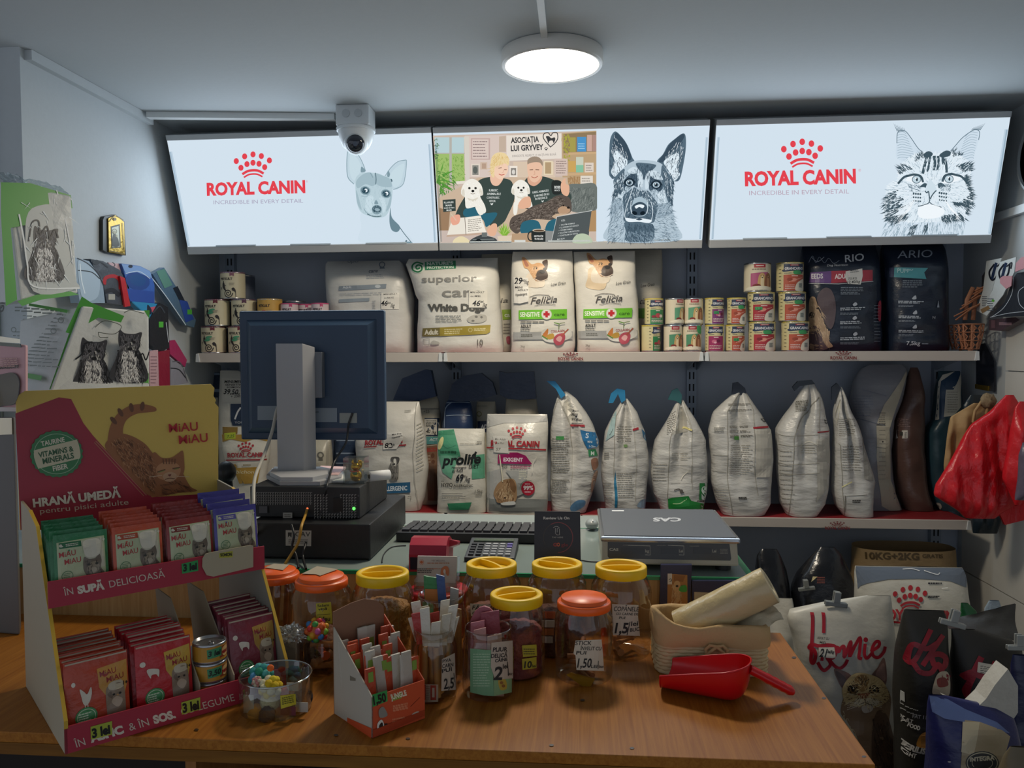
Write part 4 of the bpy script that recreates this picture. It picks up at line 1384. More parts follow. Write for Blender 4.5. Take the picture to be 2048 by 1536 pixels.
def put(mb,px,y,z,rot,lab,grp=KG):
    o=mb.build('food_can',local=True)
    o.location=(PY(px,690,y).x,y,z)
    o.rotation_euler=(0,0,rot)
    return tag(o,lab,'can',grp)
put(can(rk,hk,kc,kult(rk,hk,kc)),428,.075,ZS,0,'cream spiral-printed can at the very left end of the bottom row')
put(can(rk,hk,kc,kult(rk,hk,kc)),482,.075,ZS,0,'cream spiral-printed can in the bottom row, half behind the monitor')
put(can(rk,hk,kc,kult(rk,hk,kc)),436,.08,ZS+hk+.0005,-.05,'cream spiral-printed can in the middle row with green stickers')
put(can(rk,hk,kc,kult(rk,hk,kc,'#5a3048',False)),489,.085,ZS+hk+.0005,.1,'cream spiral-printed can without stickers in the middle row, touching the monitor corner')
put(can(rk,hk,kc,kult(rk,hk,kc,'#8a5a6a',False)),468,.09,ZS+2*hk+.001,0,'cream spiral-printed can alone on top of its pile')
dk=mt('#4a5262',.5)
put(can(rk,hk,dk,Art()),470,.20,ZS,0,'dark can in the back row under the others, behind the spiral cans','dark cans in the back row')
put(can(rk,hk,dk,Art()),470,.20,ZS+hk+.0005,0,'dark can standing second from below in the back row behind the spiral cans','dark cans in the back row')
put(can(rk,hk,dk,Art()),488,.21,ZS+2*hk+.001,0,'dark can on top of the back row, right behind the topmost spiral can','dark cans in the back row')
put(can(rk,hk,dk,Art()),536,.22,ZS,0,'dark can on the shelf behind the yellow can','dark cans in the back row')
put(can(rk,hk,dk,Art()),589,.215,ZS,0,'dark can on the shelf behind the three pink-rimmed cans','dark cans in the back row')
put(can(rk,hk,dk,Art()),536,.22,ZS+hk+.0005,0,'dark can on another, seen above the yellow can','dark cans in the back row')
put(can(rk,hk,dk,Art()),589,.215,ZS+hk+.0005,0,'dark can on another, seen above the pink-rimmed cans','dark cans in the back row')
A=kult(rk,hk,kc,'#c9a04c',False,True);A.e('#b8322c',-6,hk*480,10,6)
put(can(rk,hk,mt('#c79a4a',.4),A),541,.08,ZS,0,'ochre yellow can in the bottom row above the monitor')
put(can(rk,hk,mt('#c79a4a',.4),A),541,.08,ZS+hk+.0005,0,'ochre yellow can looking out over the monitor, standing on another')
rp,hp=.035,.100
for k,px in enumerate((580,612,641)):
    for q in (0,1):
        A=kult(rp,hp,kc,'#b8426e',k == 2,True)
        put(can(rp,hp,mt('#d2bfc0',.4),A),px,(.128 if k == 1 else .07)+.004*q,ZS+q*(hp+.0005),.15,('left','middle','right')[k]+(' pink-rimmed small can peeking over the monitor' if q else ' pink-rimmed small can in the row hidden behind the monitor'),'pink-rimmed small cans')
# ---- two basket muzzles
lea=mt('#a87050',.55,0,.2,40)
def muzzle(c,s,yaw,label,tilt=0):
    m=MB()
    M=Matrix.Rotation(yaw,3,'Z') @ Matrix.Rotation(tilt,3,'Y')
    def pt(a,h):
        r=s*(.036+.022*math.sin(min(1,h)*1.5))
        return Vector(c)+M @ Vector((r*math.cos(a),r*.9*math.sin(a),s*h*.115))
    for h in (.02,.35,.68,1.0):
        m.tube([pt(2*math.pi*k/18,h) for k in range(18)],.0042*s,lea,6,True,.5)
    for k in range(9):
        a=2*math.pi*k/9
        m.tube([pt(a,h/6) for h in range(7)],.0042*s,lea,6,False,.5)
        m.tube([pt(a+.35*(h%2),.02+h*.163) for h in range(7)],.003*s,lea,5)
    m.tube([pt(k*.9,.0)*.5+pt(k*.9+3.14,0)*.5+Vector((0,0,0)) for k in (0,.01)],.01,lea)
    o=m.build('basket_muzzle')
    return tag(o,label,'muzzle','brown dog muzzles')
q=PY(1921,690,.15)
muzzle((q.x,q.y,ZS+.006),.82,.3,'brown basket muzzle standing on the shelf end, right beside the teal-banded sack')
q=PY(1941,690,.052)
muzzle((q.x,q.y,ZS+.006),.82,.9,'brown basket muzzle standing on the very end of the upper shelf')
m=MB()
for k in range(9):
    x0,y0=1908+k*5+random.Random(k).uniform(-6,6),640-k*7
    a=PY(x0,y0,.09+.01*(k%3));b=PY(x0+52+8*(k%2),y0-34+10*(k%3),.07+.012*(k%4))
    mid=(a+b)/2+Vector((0,-.025,.012))
    m.tube([a,mid,b],.009,lea,8,False,.35)
for k in range(2):
    m.tube([PY(1930+16*k,640,.10),PY(1934+16*k,600,.08),PY(1946+12*k,575,.10)],.008,lea,8,False,.35)
tag(m.build('leather_strap_bundle'),'tangle of brown leather straps heaped over the two basket muzzles','straps')
# ================================================================ goods on the lower shelf
def flap(bag,pts,y,th,h,name='folded_top',curve=.02,k=(0,0,1)):
    """folded-over bag mouth: thin sheet bent away from the viewer"""
    A=[PY(x,yy,y) for x,yy in pairs(pts)]
    m=MB()
    m.prism(A,(0,th,0),h if not isinstance(h,str) else film(h))
    return m.build(name,bag)
def backprint(seed,X0,Y0,X1,Y1,n=9):
    """small print, seam and creases on a bag's back"""
    A=Art()
    A.rows('#8f8b80',X0,Y0,X1,Y1,n,(Y1-Y0)/n*.38,seed)
    return A
LB=dict(base=ZL+.002)
def cx(k0,k):return lambda X,Y=None:None
# far left, behind the monitor
make_bag('pet_food_sack',[(1005,402,468),(860,404,470),(760,406,470),(745,408,468)],.295,.05,'#26364e',
         'navy sack with pale seams at the left end of the lower shelf',(lambda A:(A.r('#7f91a6',407,746,440,750),A.r('#7f91a6',405,778,440,784),A.r('#6a7d94',405,818,440,821),A.r('#b9b5aa',424,795,436,812),A.e('#2d2a28',426,803,2,2))[0])(Art()),seed=21,**LB)
A=Art(380,720,3.658)
A.note();A.p('#d6d3cb',232,130,420,140,420,305,238,310)
pen(A,'MINI/MEDIUM',252,168,20,190,0,wt=.02);pen(A,'SENSITIVE',258,188,14,130);pen(A,'SOMON',268,205,12,100);pen(A,'39,50',246,248,36,105,2,wt=.02);pen(A,'lei/kg',306,252,14,60);pen(A,'+ 250',298,275,16,70,-3)
A.end()
A.p('#1f3250',300,320,520,320,520,480,315,480,300,440);A.c('#dfe2e6',12,332,430,352,380,372,350);A.t('#cdd3da','YOUNG',330,465,16,110)
make_bag('pet_food_sack',[(1010,441,560),(880,440,556),(800,440,552),(768,440,530),(741,441,476)],.215,.10,'#cfcdc6',
         'white sack with a handwritten 39,50 note, left of the monitor',A,seed=22,**LB)
# gold and white bag
A=Art(380,720,3.658)
GOLD='#b08b3a'
A.p(GOLD,232,545,600,545,585,600,480,575,400,600,300,580,240,600)
A.p('#8d7032',236,488,348,488,345,540,238,545)
A.p('#b5c23a',250,535,332,528,334,575,256,582);pen(A,'7,25',272,568,20,50,-4,'#3d6a2c')
A.crown('#b02c34',412,645,52);A.t('#a8303a','ROYAL CANIN',278,712,32,275,-1.2,.04)
A.p('#9c2f38',248,728,582,722,582,732,248,738)
A.p(GOLD,310,765,335,760,390,900,365,905);A.p(GOLD,325,790,520,780,500,900,400,905)
A.t('#dcd2ae','bichon',340,830,26,130,0,0,.2);A.rows('#8b7d55',390,760,450,775,1,8,3)
make_bag('pet_food_bag',[(1012,472,536),(960,462,532),(905,449,539),(869,444,541),(853,445,540)],.09,.09,'#d9d5c8',
         'gold-topped white dog food bag beside the monitor stand',A,seed=23,topd=.35,**LB)
A=Art(380,720,3.658)
A.ring('#6a675f',958,695,20,9);A.p('#6a675f',945,715,972,715,975,735,942,735);A.r('#a9a496',1000,570,1012,780);A.rows('#8f8b80',1020,600,1045,760,9,5,3)
make_bag('pet_food_bag',[(1012,612,664),(950,614,664),(890,616,663),(871,618,662)],.14,.10,'#bdb7a6',
         'cream bag with a small round seal, seen just right of the monitor stand',A,seed=24,**LB)
A=Art()
for yy in (879,905,925):A.r('#8796aa',672,yy,716,yy+3)
make_bag('pet_food_sack',[(1010,668,716),(940,668,717),(860,668,717),(840,670,716)],.22,.10,'#2b3c56',
         'navy sack with pale seams below the right half of the monitor',A,seed=25,**LB)
# hypoallergenic white
A=Art(760,720,4.452)
A.rows('#a9a79e',220,445,280,470,2,6,3,-6)
A.crown('#ad2f36',62,690,42);A.t('#ad2f36','ROYAL CANIN',-130,760,44,330,-4,.04);A.p('#a02f36',-140,770,-30,765,-30,776,-140,780);A.p('#a02f36',150,757,232,748,232,762,150,768)
A.note();A.p('#e3e0d8',28,650,195,640,205,700,150,790,30,795)
pen(A,'Mini Dog',105,672,14,85,-10);pen(A,'Hypoalergenic',105,700,14,95,-14);pen(A,'82',40,782,44,66,0,wt=.02);pen(A,'lei/kg',112,780,18,34,-60)
A.end()
A.b('#8d8a83',80,960,110,900,160,890,170,960,165,1040,150,1065,100,1065,85,1000);A.b('#4d4b48',100,870,130,860,175,868,172,910,150,930,110,905);A.b('#c9c5bb',125,885,145,880,150,930,130,940);A.hatch('#5c5955',(90,920,160,900,165,1060,100,1060),50,26,5,90,3);A.e('#262424',130,925,10,8)
A.p('#2b5f84',-60,1105,270,1085,272,1178,-50,1190);A.t('#d9e2e8','HYPOALLERGENIC',-62,1168,40,306,-2,.03)
A.l('#a5a196',4,325,380,300,820,310,1080,350,1350);A.rows('#b3ae9f',330,560,400,1000,14,8,7,-30);A.l('#7d7a72',5,250,1215,275,1210,275,1240)
make_bag('pet_food_bag',[(1024,726,842),(990,720,850),(930,715,857),(880,712,852),(830,745,843),(803,762,838)],.11,.13,'#d6d3ca',
         'white dog food bag with blue label strip and an 82 note, beside the monitor',A,seed=26,wr=.009,**LB)
# bags at the back with navy tops
A=Art(760,720,4.452)
A.r('#7d7a74',300,430,530,440);A.t('#55534e','+25',385,470,26,52)
A.p('#22344f',395,515,540,515,540,680,390,670);A.r('#d3cfc4',395,525,505,665);A.rows('#3d3c3a',405,535,500,600,5,7,4);pen(A,'40',405,650,30,40,0);pen(A,'/kg',455,655,28,42);A.t('#c3ccd4','V',508,590,40,30)
A.p('#5a9a9a',395,680,540,680,540,745,395,750);A.t('#d5e2e0','ACTI',440,720,24,75,0,.02,.2)
A.p('#8a6a55',400,770,540,755,540,1250,430,1250);A.p('#a34a40',415,785,520,775,520,812,415,820);A.e('#6d4a38',475,850,16,22);A.e('#6d4a38',480,905,16,18);A.rows('#cdbfae',425,840,460,920,3,7,5)
o,b=make_bag('pet_food_sack',[(1010,834,882),(940,832,882),(860,832,881),(800,826,878),(790,800,872)],.25,.11,'#bdb5a2',
         'cream sack with a folded navy top and teal stripe, behind the green and white bag',A,seed=27,**LB)
flap(o,(786,800,804,757,850,739,862,741,872,793,838,802),.20,.04,'#25385a')
A=Art(760,720,4.452)
for yy in (375,490):A.c('#8fa0b5',7,590,yy+6,680,yy,800,yy+4)
A.c('#8fa0b5',8,575,600,580,440,640,375)
o,b=make_bag('pet_food_sack',[(1008,882,948),(900,884,948),(850,885,947),(812,890,944),(800,896,940)],.215,.11,'#24385c',
         'navy sack with a domed folded top behind the green and white bag',A,seed=28,**LB)
flap(o,(896,800,904,768,925,752,962,746,985,765,993,790,950,802,920,803),.175,.04,'#22314a')
A=Art(760,720,4.452)
A.ring('#8f8a5c',880,480,20,8);A.p('#1f2c48',865,545,1000,540,1000,640,865,640);A.t('#cfd4da','AD',895,610,36,60,0,.03);A.rows('#9c9788',850,400,960,420,2,6,3)
make_bag('pet_food_sack',[(1008,953,994),(900,953,994),(820,952,992),(803,954,990)],.275,.06,'#b9b29d',
         'cream sack with a navy patch, peeking over the green and white bag',A,seed=29,**LB)
A=Art()
o,b=make_bag('pet_food_sack',[(1008,1004,1086),(900,1006,1084),(830,1010,1078),(798,1012,1072)],.22,.11,'#a79f8d',
         'cream sack with a square folded navy top, behind the pink-banner bag',A,seed=30,**LB)
flap(o,(998,742,1012,746,1068,743,1072,797,1040,800,1014,797,1000,790),.18,.04,'#24344f')
# prolife
A=Art(760,720,4.452)
GN='#4f9c78'
A.p(GN,518,630,660,615,700,760,720,860,640,870,520,850);A.p('#3d8a66',518,640,660,620,665,665,520,670)
A.p('#6fae90',520,850,700,850,640,1060,560,1000);A.p('#5fa484',820,850,940,835,940,1050,820,1060)
A.c('#3f7d5e',3,530,690,590,780,680,760);A.rows('#2f5f47',540,800,690,840,1,22,4);A.e('#e9e2a0',545,740,20,60,.3)
A.t('#1f2524','prolife',560,935,86,335,-3,.035,.25);A.t('#1f2524','DIET',792,965,34,88,-1,.01,.12)
A.c('#1f2524',18,852,915,848,850,858,820)
pen(A,'Hypoalergenic',640,965,20,130,0);pen(A,'cu Rață',645,1000,28,95,-4);pen(A,'69',676,1078,62,64,0,wt=.025);pen(A,'lei',742,1040,20,24);pen(A,'/kg',755,1080,46,46)
A.t('#3c3b37','HYPO',548,1128,34,100,0,.012);A.t('#3c3b37','ALLERGENIC',655,1128,22,172,0,.012);A.rows('#77746a',548,1072,580,1085,1,6,2)
A.t('#55534c','1,5kg',845,1178,26,64,0,0);A.rows('#8a877c',850,1190,910,1210,2,5,3)
A.l('#3c3b37',4,553,1188,735,1190);A.l('#3c3b37',4,553,1210,760,1212);A.rows('#77746a',553,1218,720,1232,1,6,4);A.rows('#9c988a',720,735,920,755,1,5,5);A.rows('#66635a',870,720,925,745,2,6,6,3)
A.p('#3f8f68',600,1275,820,1265,790,1330,620,1335)
make_bag('pet_food_bag',[(1021,874,972),(985,876,972),(920,875,971),(870,876,971),(857,877,970)],.075,.085,'#d3d0c4',
         'small green and white dog food bag with a note reading 69',A,seed=31,**LB)
# exigent
A=Art(760,720,4.452)
A.p('#b4b4b0',946,480,1492,500,1492,545,1300,560,1100,560,950,600);A.p('#8f9390',946,1230,1492,1240,1480,1345,946,1345);A.p('#c0c0bc',950,1000,1100,960,1040,1240,948,1230)
A.crown('#b52c36',1215,655,72);A.t('#b52c36','ROYAL CANIN',985,765,50,435,1,.045);A.p('#b52c36',946,772,1482,792,1482,805,946,785)
A.note();A.p('#dcd9d0',1005,675,1135,680,1145,830,1010,820);pen(A,'Mic Adult',1020,712,18,95,2,'#8a8880');pen(A,'cu Pui',1035,745,16,60,2,'#8a8880');pen(A,'57',1030,805,24,40,0,'#8a8880')
A.end()
A.p('#a31f62',1050,838,1150,836,1155,822,1225,822,1300,850,1360,928,1050,920);A.t('#f2e6ec','EXIGENT',1100,900,32,175,1,.04)
A.t('#5a5952','MINI',1080,955,22,55,0,.01);A.rows('#a8426c',1165,935,1355,965,2,9,4,4)
A.p('#a9aaa6',1120,980,1320,985,1300,1180,1200,1220,1180,1060);A.rows('#e3e0c8',1240,985,1320,1060,5,6,5)
A.b('#b08d68',1010,1180,1060,1090,1150,1055,1205,1070,1220,1150,1200,1260,1060,1270,1030,1240);A.b('#8a6748',1130,1080,1180,1060,1212,1120,1200,1180,1150,1130);A.hatch('#d6bd98',(1030,1160,1150,1060,1200,1240,1060,1260),120,40,5,100,3,30);A.hatch('#7d5c40',(1030,1160,1150,1060,1200,1240,1060,1260),60,40,5,100,4,30);A.e('#3a2c22',1110,1225,10,7);A.b('#d9dcd8',1080,1270,1190,1255,1200,1285,1100,1290)
A.e('#b0243a',1322,1140,62,64);A.ring('#7d8f7a',1322,1140,72,4,None,180,300);A.t('#f2e4e6','99%',1280,1152,34,88,0,.05);A.rows('#eed6da',1290,1165,1355,1180,1,9,5);A.rows('#eed6da',1295,1095,1350,1108,1,7,5)
A.c('#f0ead0',9,1065,845,1080,950,1095,1080);A.c('#e8e4d8',5,1400,860,1370,910,1360,1000)
make_bag('pet_food_bag',[(1021,973,1094),(985,972,1097),(900,972,1096),(845,973,1095),(828,974,1094)],.085,.11,'#d4d1c7',
         'silver-edged white dog food bag with a dark pink banner',A,seed=32,mat=mt('#d4d1c7',.28,0,.5,15,(1,1,1.6),.05),**LB)
# bags seen from behind and from the side
def tent(rows,y,depth,lab,seed,art,fl=None,col='#c9c8c3',wr=.012,rough=.32):
    o,b=make_bag('pet_food_bag',rows,y,depth,col,lab,art,seed=seed,wr=wr,ws=9,top=.55,gus=(-.12,.34,.045),group='bags with their backs turned',mat=mt(col,rough,0,1.0,13,(.6,1,2.2),.05),**LB)
    if fl:
        pts,yy,c=fl
        flap(o,pts,yy,.012,c)
    return o
A=Art(760,720,4.452)
A.l('#a9a599',5,1590,350,1690,580,1710,800,1700,1340);A.l('#a9a599',4,1585,350,1510,560,1500,900)
A.rows('#8b887c',1535,690,1690,1010,16,7,3);A.rows('#97948a',1535,1060,1690,1180,8,6,4);A.l('#8b887c',4,1530,1060,1690,1080)
A.r('#3f8f4a',1570,678,1640,710)
A.note();A.p('#dcd9cf',1600,350,1660,290,1790,500,1800,560,1690,560);pen(A,'Mini/Start',1660,455,18,100,4);pen(A,'3kg',1690,495,26,60,4);pen(A,'950lei',1695,540,26,92,4)
A.end()
A.p('#a8303a',1690,572,1815,575,1820,595,1695,590)
A.p('#2b74a8',1780,620,1840,635,1955,645,1960,730,1920,775,1840,790,1800,700);A.t('#dbe6ee','S',1828,692,44,28,4,.03);A.t('#dbe6ee','MINI',1845,735,18,40,4,.02);A.t('#dbe6ee','1-2kg',1855,775,18,56,4,.02)
A.p('#3a8f5c',1845,800,1910,790,1930,850,1850,858);A.t('#e3efe6','M',1868,845,34,30,2,.03)
A.b('#9a6f5a',1870,890,1920,870,1930,940,1890,980);A.b('#c9a48c',1880,1060,1920,980,1940,1100,1890,1180);A.b('#5f8ab0',1700,1300,1760,1250,1830,1250,1820,1300,1740,1345,1700,1340)
tent([(1022,1104,1172),(985,1102,1186),(940,1101,1194),(880,1101,1197),(850,1102,1186),(820,1106,1168),(795,1114,1150),(783,1121,1134)],.115,.14,'white bag standing sideways with a blue S patch and a handwritten 950 note',33,A,
     ((1093,762,1110,762,1118,772,1131,790,1122,797,1112,778),.085,mt('#2b8ac0',.4)))
A=Art(1180,720,4.267)
A.l('#9c988c',5,290,345,225,480,205,880,215,1250);A.l('#b3afa2',4,305,345,385,560,395,900,385,1200)
A.rows('#97948a',235,560,370,700,7,6,3);A.rows('#97948a',235,960,390,1180,12,6,4);A.rows('#97948a',110,1040,195,1220,9,5,5);A.rows('#7d7a70',120,785,170,850,4,7,6)
A.p('#a8303a',372,588,420,572,425,592,376,606);A.r('#7da06a',290,720,322,745);A.p('#2b7aa0',208,1260,205,1060,220,940,230,1100,228,1260);A.c('#2b3c3c',4,205,580,190,620,175,640)
A.p('#a9c4c4',190,480,225,430,215,640,140,690);A.b('#8fa8bd',400,1250,430,1200,490,1190,480,1260);A.p('#2b74a0',450,590,485,620,490,700,460,660)
tent([(1018,1212,1289),(985,1205,1292),(945,1203,1295),(905,1205,1296),(861,1212,1291),(825,1228,1275),(797,1246,1254)],.115,.14,'white bag seen from behind with a bright blue folded tip and narrow blue seam strip',34,A,
     ((1217,806,1222,787,1234,777,1250,780,1251,800,1243,806,1236,788,1226,806),.095,mt('#2a86b8',.4)))
A=Art(1180,720,4.267)
A.l('#9c988c',5,765,345,690,660,670,900,665,1250);A.l('#b3afa2',4,795,345,870,600,870,1100)
A.p('#bdbab0',700,640,770,400,790,400,870,600);A.rows('#77756c',655,480,735,640,9,6,3,-60);A.rows('#97948a',540,880,660,1040,6,6,4);A.rows('#a9a599',700,790,860,860,4,5,5);A.l('#8b887c',3,690,900,862,895,862,1050,690,1052)
A.p('#2d8a48',930,1050,1008,1050,1000,1180,930,1195);A.t('#e3efe6','S',950,1185,100,50,-4,.06);A.t('#2d2f2c','mini',915,1210,18,60,0,.03);A.rows('#c9dccc',975,1062,1000,1072,1,6,2)
A.p('#23863a',668,1185,700,1175,840,1160,865,1200,970,1225,975,1270,668,1270);A.c('#b9dba0',7,710,1225,770,1222,825,1185);A.c('#55504a',9,720,1110,760,1100,780,1125,800,1130);A.e('#55504a',780,1120,14,18)
A.c('#eadf9a',16,770,595,800,575,860,598);A.c('#e6e2d4',6,775,1020,800,980,850,940)
tent([(1020,1323,1404),(985,1308,1411),(950,1302,1414),(915,1303,1413),(879,1312,1411),(837,1335,1389),(800,1356,1368)],.115,.15,'white bag seen from behind with a bright green foot and an S patch',35,A,
     ((1336,799,1344,781,1355,776,1364,790,1362,808,1352,802),.10,mt('#2f6468',.4)))
A=Art(1180,720,4.267)
A.l('#9c988c',6,1290,270,1175,440,1165,600,1175,1000,1215,1320);A.l('#b3afa2',5,1330,280,1395,420,1400,900,1440,1150)
for y0 in (370,420,560,600,640):A.rows('#86837a',1185,y0,1380,y0+22,2,6,y0,-4)
A.rows('#97948a',1050,570,1150,620,4,6,4);A.r('#4f9a3f',1222,650,1278,682);A.p('#a8303a',1385,572,1515,560,1520,578,1390,588)
A.rows('#97948a',1190,720,1390,980,14,6,5);A.l('#8b887c',4,1040,945,1160,960);A.l('#8b887c',4,1045,810,1165,815);A.rows('#33322e',1270,1165,1360,1190,2,9,6);A.rows('#a9a599',1060,1090,1190,1260,8,6,7);pen(A,'25',1450,500,30,50,40);A.p('#c9c5b9',1400,590,1540,590,1545,1000,1420,1000)
tent([(1029,1443,1528),(1005,1432,1540),(960,1422,1543),(919,1421,1544),(861,1414,1540),(825,1426,1520),(795,1458,1500),(779,1479,1488)],.115,.15,'big white bag seen from behind with a small green sticker near its shoulder',36,A,
     ((1464,788,1466,766,1476,764,1490,776,1494,790,1482,790),.105,mt('#27303f',.4)))
A=Art(1600,720,4.042)
A.l('#9c988c',6,145,300,20,470,-40,640,-90,1250);A.l('#b3afa2',5,150,300,165,560,130,1150)
A.rows('#6d6b62',-40,330,65,420,7,8,3,-10);A.p('#c0bdb2',140,640,270,620,255,980,130,1150);A.p('#9c2f38',150,580,268,568,270,578,150,590);pen(A,'25',200,480,30,40,70)
for yy in (600,680,830,910):A.c('#9c988a',4,-180,yy,-60,yy+16,150,yy+4)
A.rows('#97948a',-160,720,-50,1180,12,6,5);A.rows('#a9a599',10,700,150,760,3,6,6);A.c('#e6e2d4',6,10,690,80,660,150,690)
tent([(1032,1572,1632),(1005,1560,1648),(960,1555,1654),(900,1553,1658),(858,1555,1658),(825,1573,1648),(790,1596,1640),(764,1614,1628)],.115,.15,'big white bag seen from behind with a dark grey fold hanging at its tip',37,A,
     ((1585,774,1596,762,1624,760,1630,768,1600,772,1590,782),.105,mt('#39434f',.4)))
A=Art(1600,720,4.042)
A.l('#9c988c',6,320,320,280,640,330,690,345,1010,355,1260);A.p('#d6d2c2',275,460,325,330,330,400,290,620);A.rows('#97948a',310,470,450,620,9,6,3);A.rows('#97948a',345,690,510,900,10,6,4);A.l('#77746a',5,365,1095,360,1250,370,1100,540,1090);A.rows('#3d3c38',420,1130,500,1155,2,9,5);A.c('#f0e8a8',8,345,1025,420,985)
A.p('#a9a79f',500,620,590,980,520,960,510,700)
tent([(1034,1686,1744),(1010,1670,1742),(985,1666,1744),(962,1666,1748),(930,1667,1738),(880,1668,1722),(840,1669,1710),(800,1671,1692),(774,1674,1682)],.105,.12,'narrow pointed white bag with a square foot, last before the grey and brown sacks',38,A,
     ((1664,800,1664,774,1674,766,1682,776,1674,790),.09,mt('#2f3846',.4)))
A=Art(1600,720,4.042)
A.p('#c3bda9',860,90,820,160,735,280,680,360,620,520,620,780,660,1180,800,1262,815,1200,740,980,725,560,780,380,870,110)
A.c('#7d8290',5,500,240,700,290);A.rows('#7d8290',380,280,600,460,8,6,3);A.rows('#6d6a60',640,420,700,520,6,6,4);A.r('#55534c',620,518,690,530);A.e('#33322e',668,660,6,7);A.l('#6d6a60',4,615,705,690,712);A.rows('#9c988c',640,550,700,980,12,5,6);A.l('#6a7080',5,420,460,690,530)
make_bag('pet_food_sack',[(1032,1700,1802),(985,1712,1788),(900,1716,1780),(840,1712,1786),(800,1700,1802),(760,1706,1812),(738,1722,1814),(729,1740,1806)],.245,.12,'#8a8d94',
         'grey sack with a curling cream edge, standing left of the brown sack',A,seed=39,wr=.010,**LB)
A=Art(1600,720,4.042)
A.p('#c9c4ba',742,572,870,568,872,632,742,638);A.rows('#33312e',755,585,800,625,4,6,3);A.r('#3a3834',812,580,832,612);A.rows('#5c5954',845,580,865,630,5,5,4)
A.rows('#8a706a',770,470,900,540,5,7,5,5)
make_bag('pet_food_sack',[(1035,1808,1864),(985,1794,1854),(900,1786,1845),(840,1791,1846),(790,1806,1844),(745,1819,1840),(735,1822,1836)],.245,.12,'#5d4640',
         'tall brown sack with a small white price label',A,seed=40,mat=mt('#5f4841',.3,0,.5,14,(1,1,1.6),.06),wr=.010,**LB)
A=Art(1600,720,4.042)
A.p('#c9c5b8',1100,500,1105,200,1150,120,1250,92,1140,170,1128,480);A.p('#c3bfb0',1300,100,1300,380,1240,450,1160,460,1180,240,1260,200)
A.p('#25405c',1128,480,1140,175,1250,92,1300,98,1240,240,1180,240,1160,470);A.rows('#8f8b80',1190,250,1280,430,9,6,3)
A.e('#b9b5a8',1120,1195,26,40);A.ring('#6a675f',1118,1190,12,5);A.p('#a9a599',1010,1040,1080,1180,1160,1250,1110,1250,1040,1150)
make_bag('pet_food_sack',[(1036,1876,1932),(1000,1864,1930),(940,1852,1926),(860,1852,1914),(840,1866,1920),(780,1872,1922),(742,1876,1920)],.245,.11,'#27414c',
         'dark teal sack with a curled white and navy top, right of the brown sack',A,seed=41,wr=.009,**LB)
# ================================================================ counter and desk
CF=(PZ(293,1475,ZT).y+PZ(1748,1528,ZT).y)/2
CRX=PZ(1749,1527,ZT).x
DF=PZ(1511,1156,ZD).y
DRX=PZ(1511,1156,ZD).x
oak=wood('#8c5214','#a86c24')
oakd=wood('#6a4210','#84581c','X')
t=thing('shop_counter','light wood shop counter with open dark shelves below, carrying the jars','counter',((CRX-1.9)/2,(CF+DF)/2,0))
m=MB().box(-1.95,CRX,CF,DF-.001,ZT-.018,ZT,oak,.0015)
A=Art()
for x,y in ((1728,1513),(1648,1396),(1588,1315),(1264,1496),(816,1477),(672,1470),(1103,1490),(1165,1400),(393,1459)):
    A.e('#3c2814',x,y,4.5,2.2)
lay(m,A,lambda x,y,o:PZ(x,y,ZT+o),ink,off=.0003)
m.build('worktop',t)
MB().box(-1.95,CRX-.001,CF+.0005,CF+.016,ZT-.038,ZT-.0185,oakd).build('edge_band',t)
for px in (372,812):
    x=PZ(px,1510,ZT-.03).x
    MB().box(x-.009,x+.009,CF+.02,DF-.02,.01,ZT-.0185,wood('#8a5c30','#a87440','Z')).build('divider_panel',t)
MB().box(CRX-.03,CRX-.012,CF+.02,DF-.02,.01,ZT-.0185,oakd).build('side_panel',t)
MB().box(-1.95,CRX-.031,DF-.04,DF-.02,.01,ZT-.0185,mt('#2a221c',.8)).build('back_panel',t)
MB().box(-1.95,CRX-.031,CF+.04,DF-.041,.42,.438,mt('#3a2d22',.7)).build('lower_board',t)
t=thing('cash_desk','raised cash desk with a green-edged glass sheet under scale and keyboard','desk',((DRX-1.9)/2,(DF-.66)/2,0))
MB().box(-1.545,DRX-.012,DF,DF+.018,.01,ZD-.0085,wood('#a9824e','#c2a06c','Z')).build('front_panel',t)
MB().box(-1.545,DRX-.01,DF+.018,-.62,ZD-.03,ZD-.0085,mt('#8f9793',.5)).build('desk_board',t)
MB().box(DRX-.03,DRX-.012,DF+.019,-.64,.01,ZD-.031,mt('#a89a80',.6)).build('side_panel',t)
m=MB().box(-1.545,DRX,DF-.004,-.83,ZD-.008,ZD,mt('#8d9a94',.12,0,0,1,(1,1,1),0,.5))
g=mt('#2f8a5e',.15)
m.box(-1.545,DRX+.0006,DF-.0046,DF-.004,ZD-.0078,ZD-.0002,g).box(DRX,DRX+.0008,DF-.004,-.83,ZD-.0078,ZD-.0002,g)
m.box(DRX-.014,DRX+.0008,DF-.004,-.83,ZD,ZD+.0004,g).box(-1.545,DRX,-.836,-.83,ZD-.0078,ZD+.0005,g).box(-1.545,DRX,DF-.0046,DF+.003,ZD,ZD+.0004,g)
m.build('glass_sheet',t)

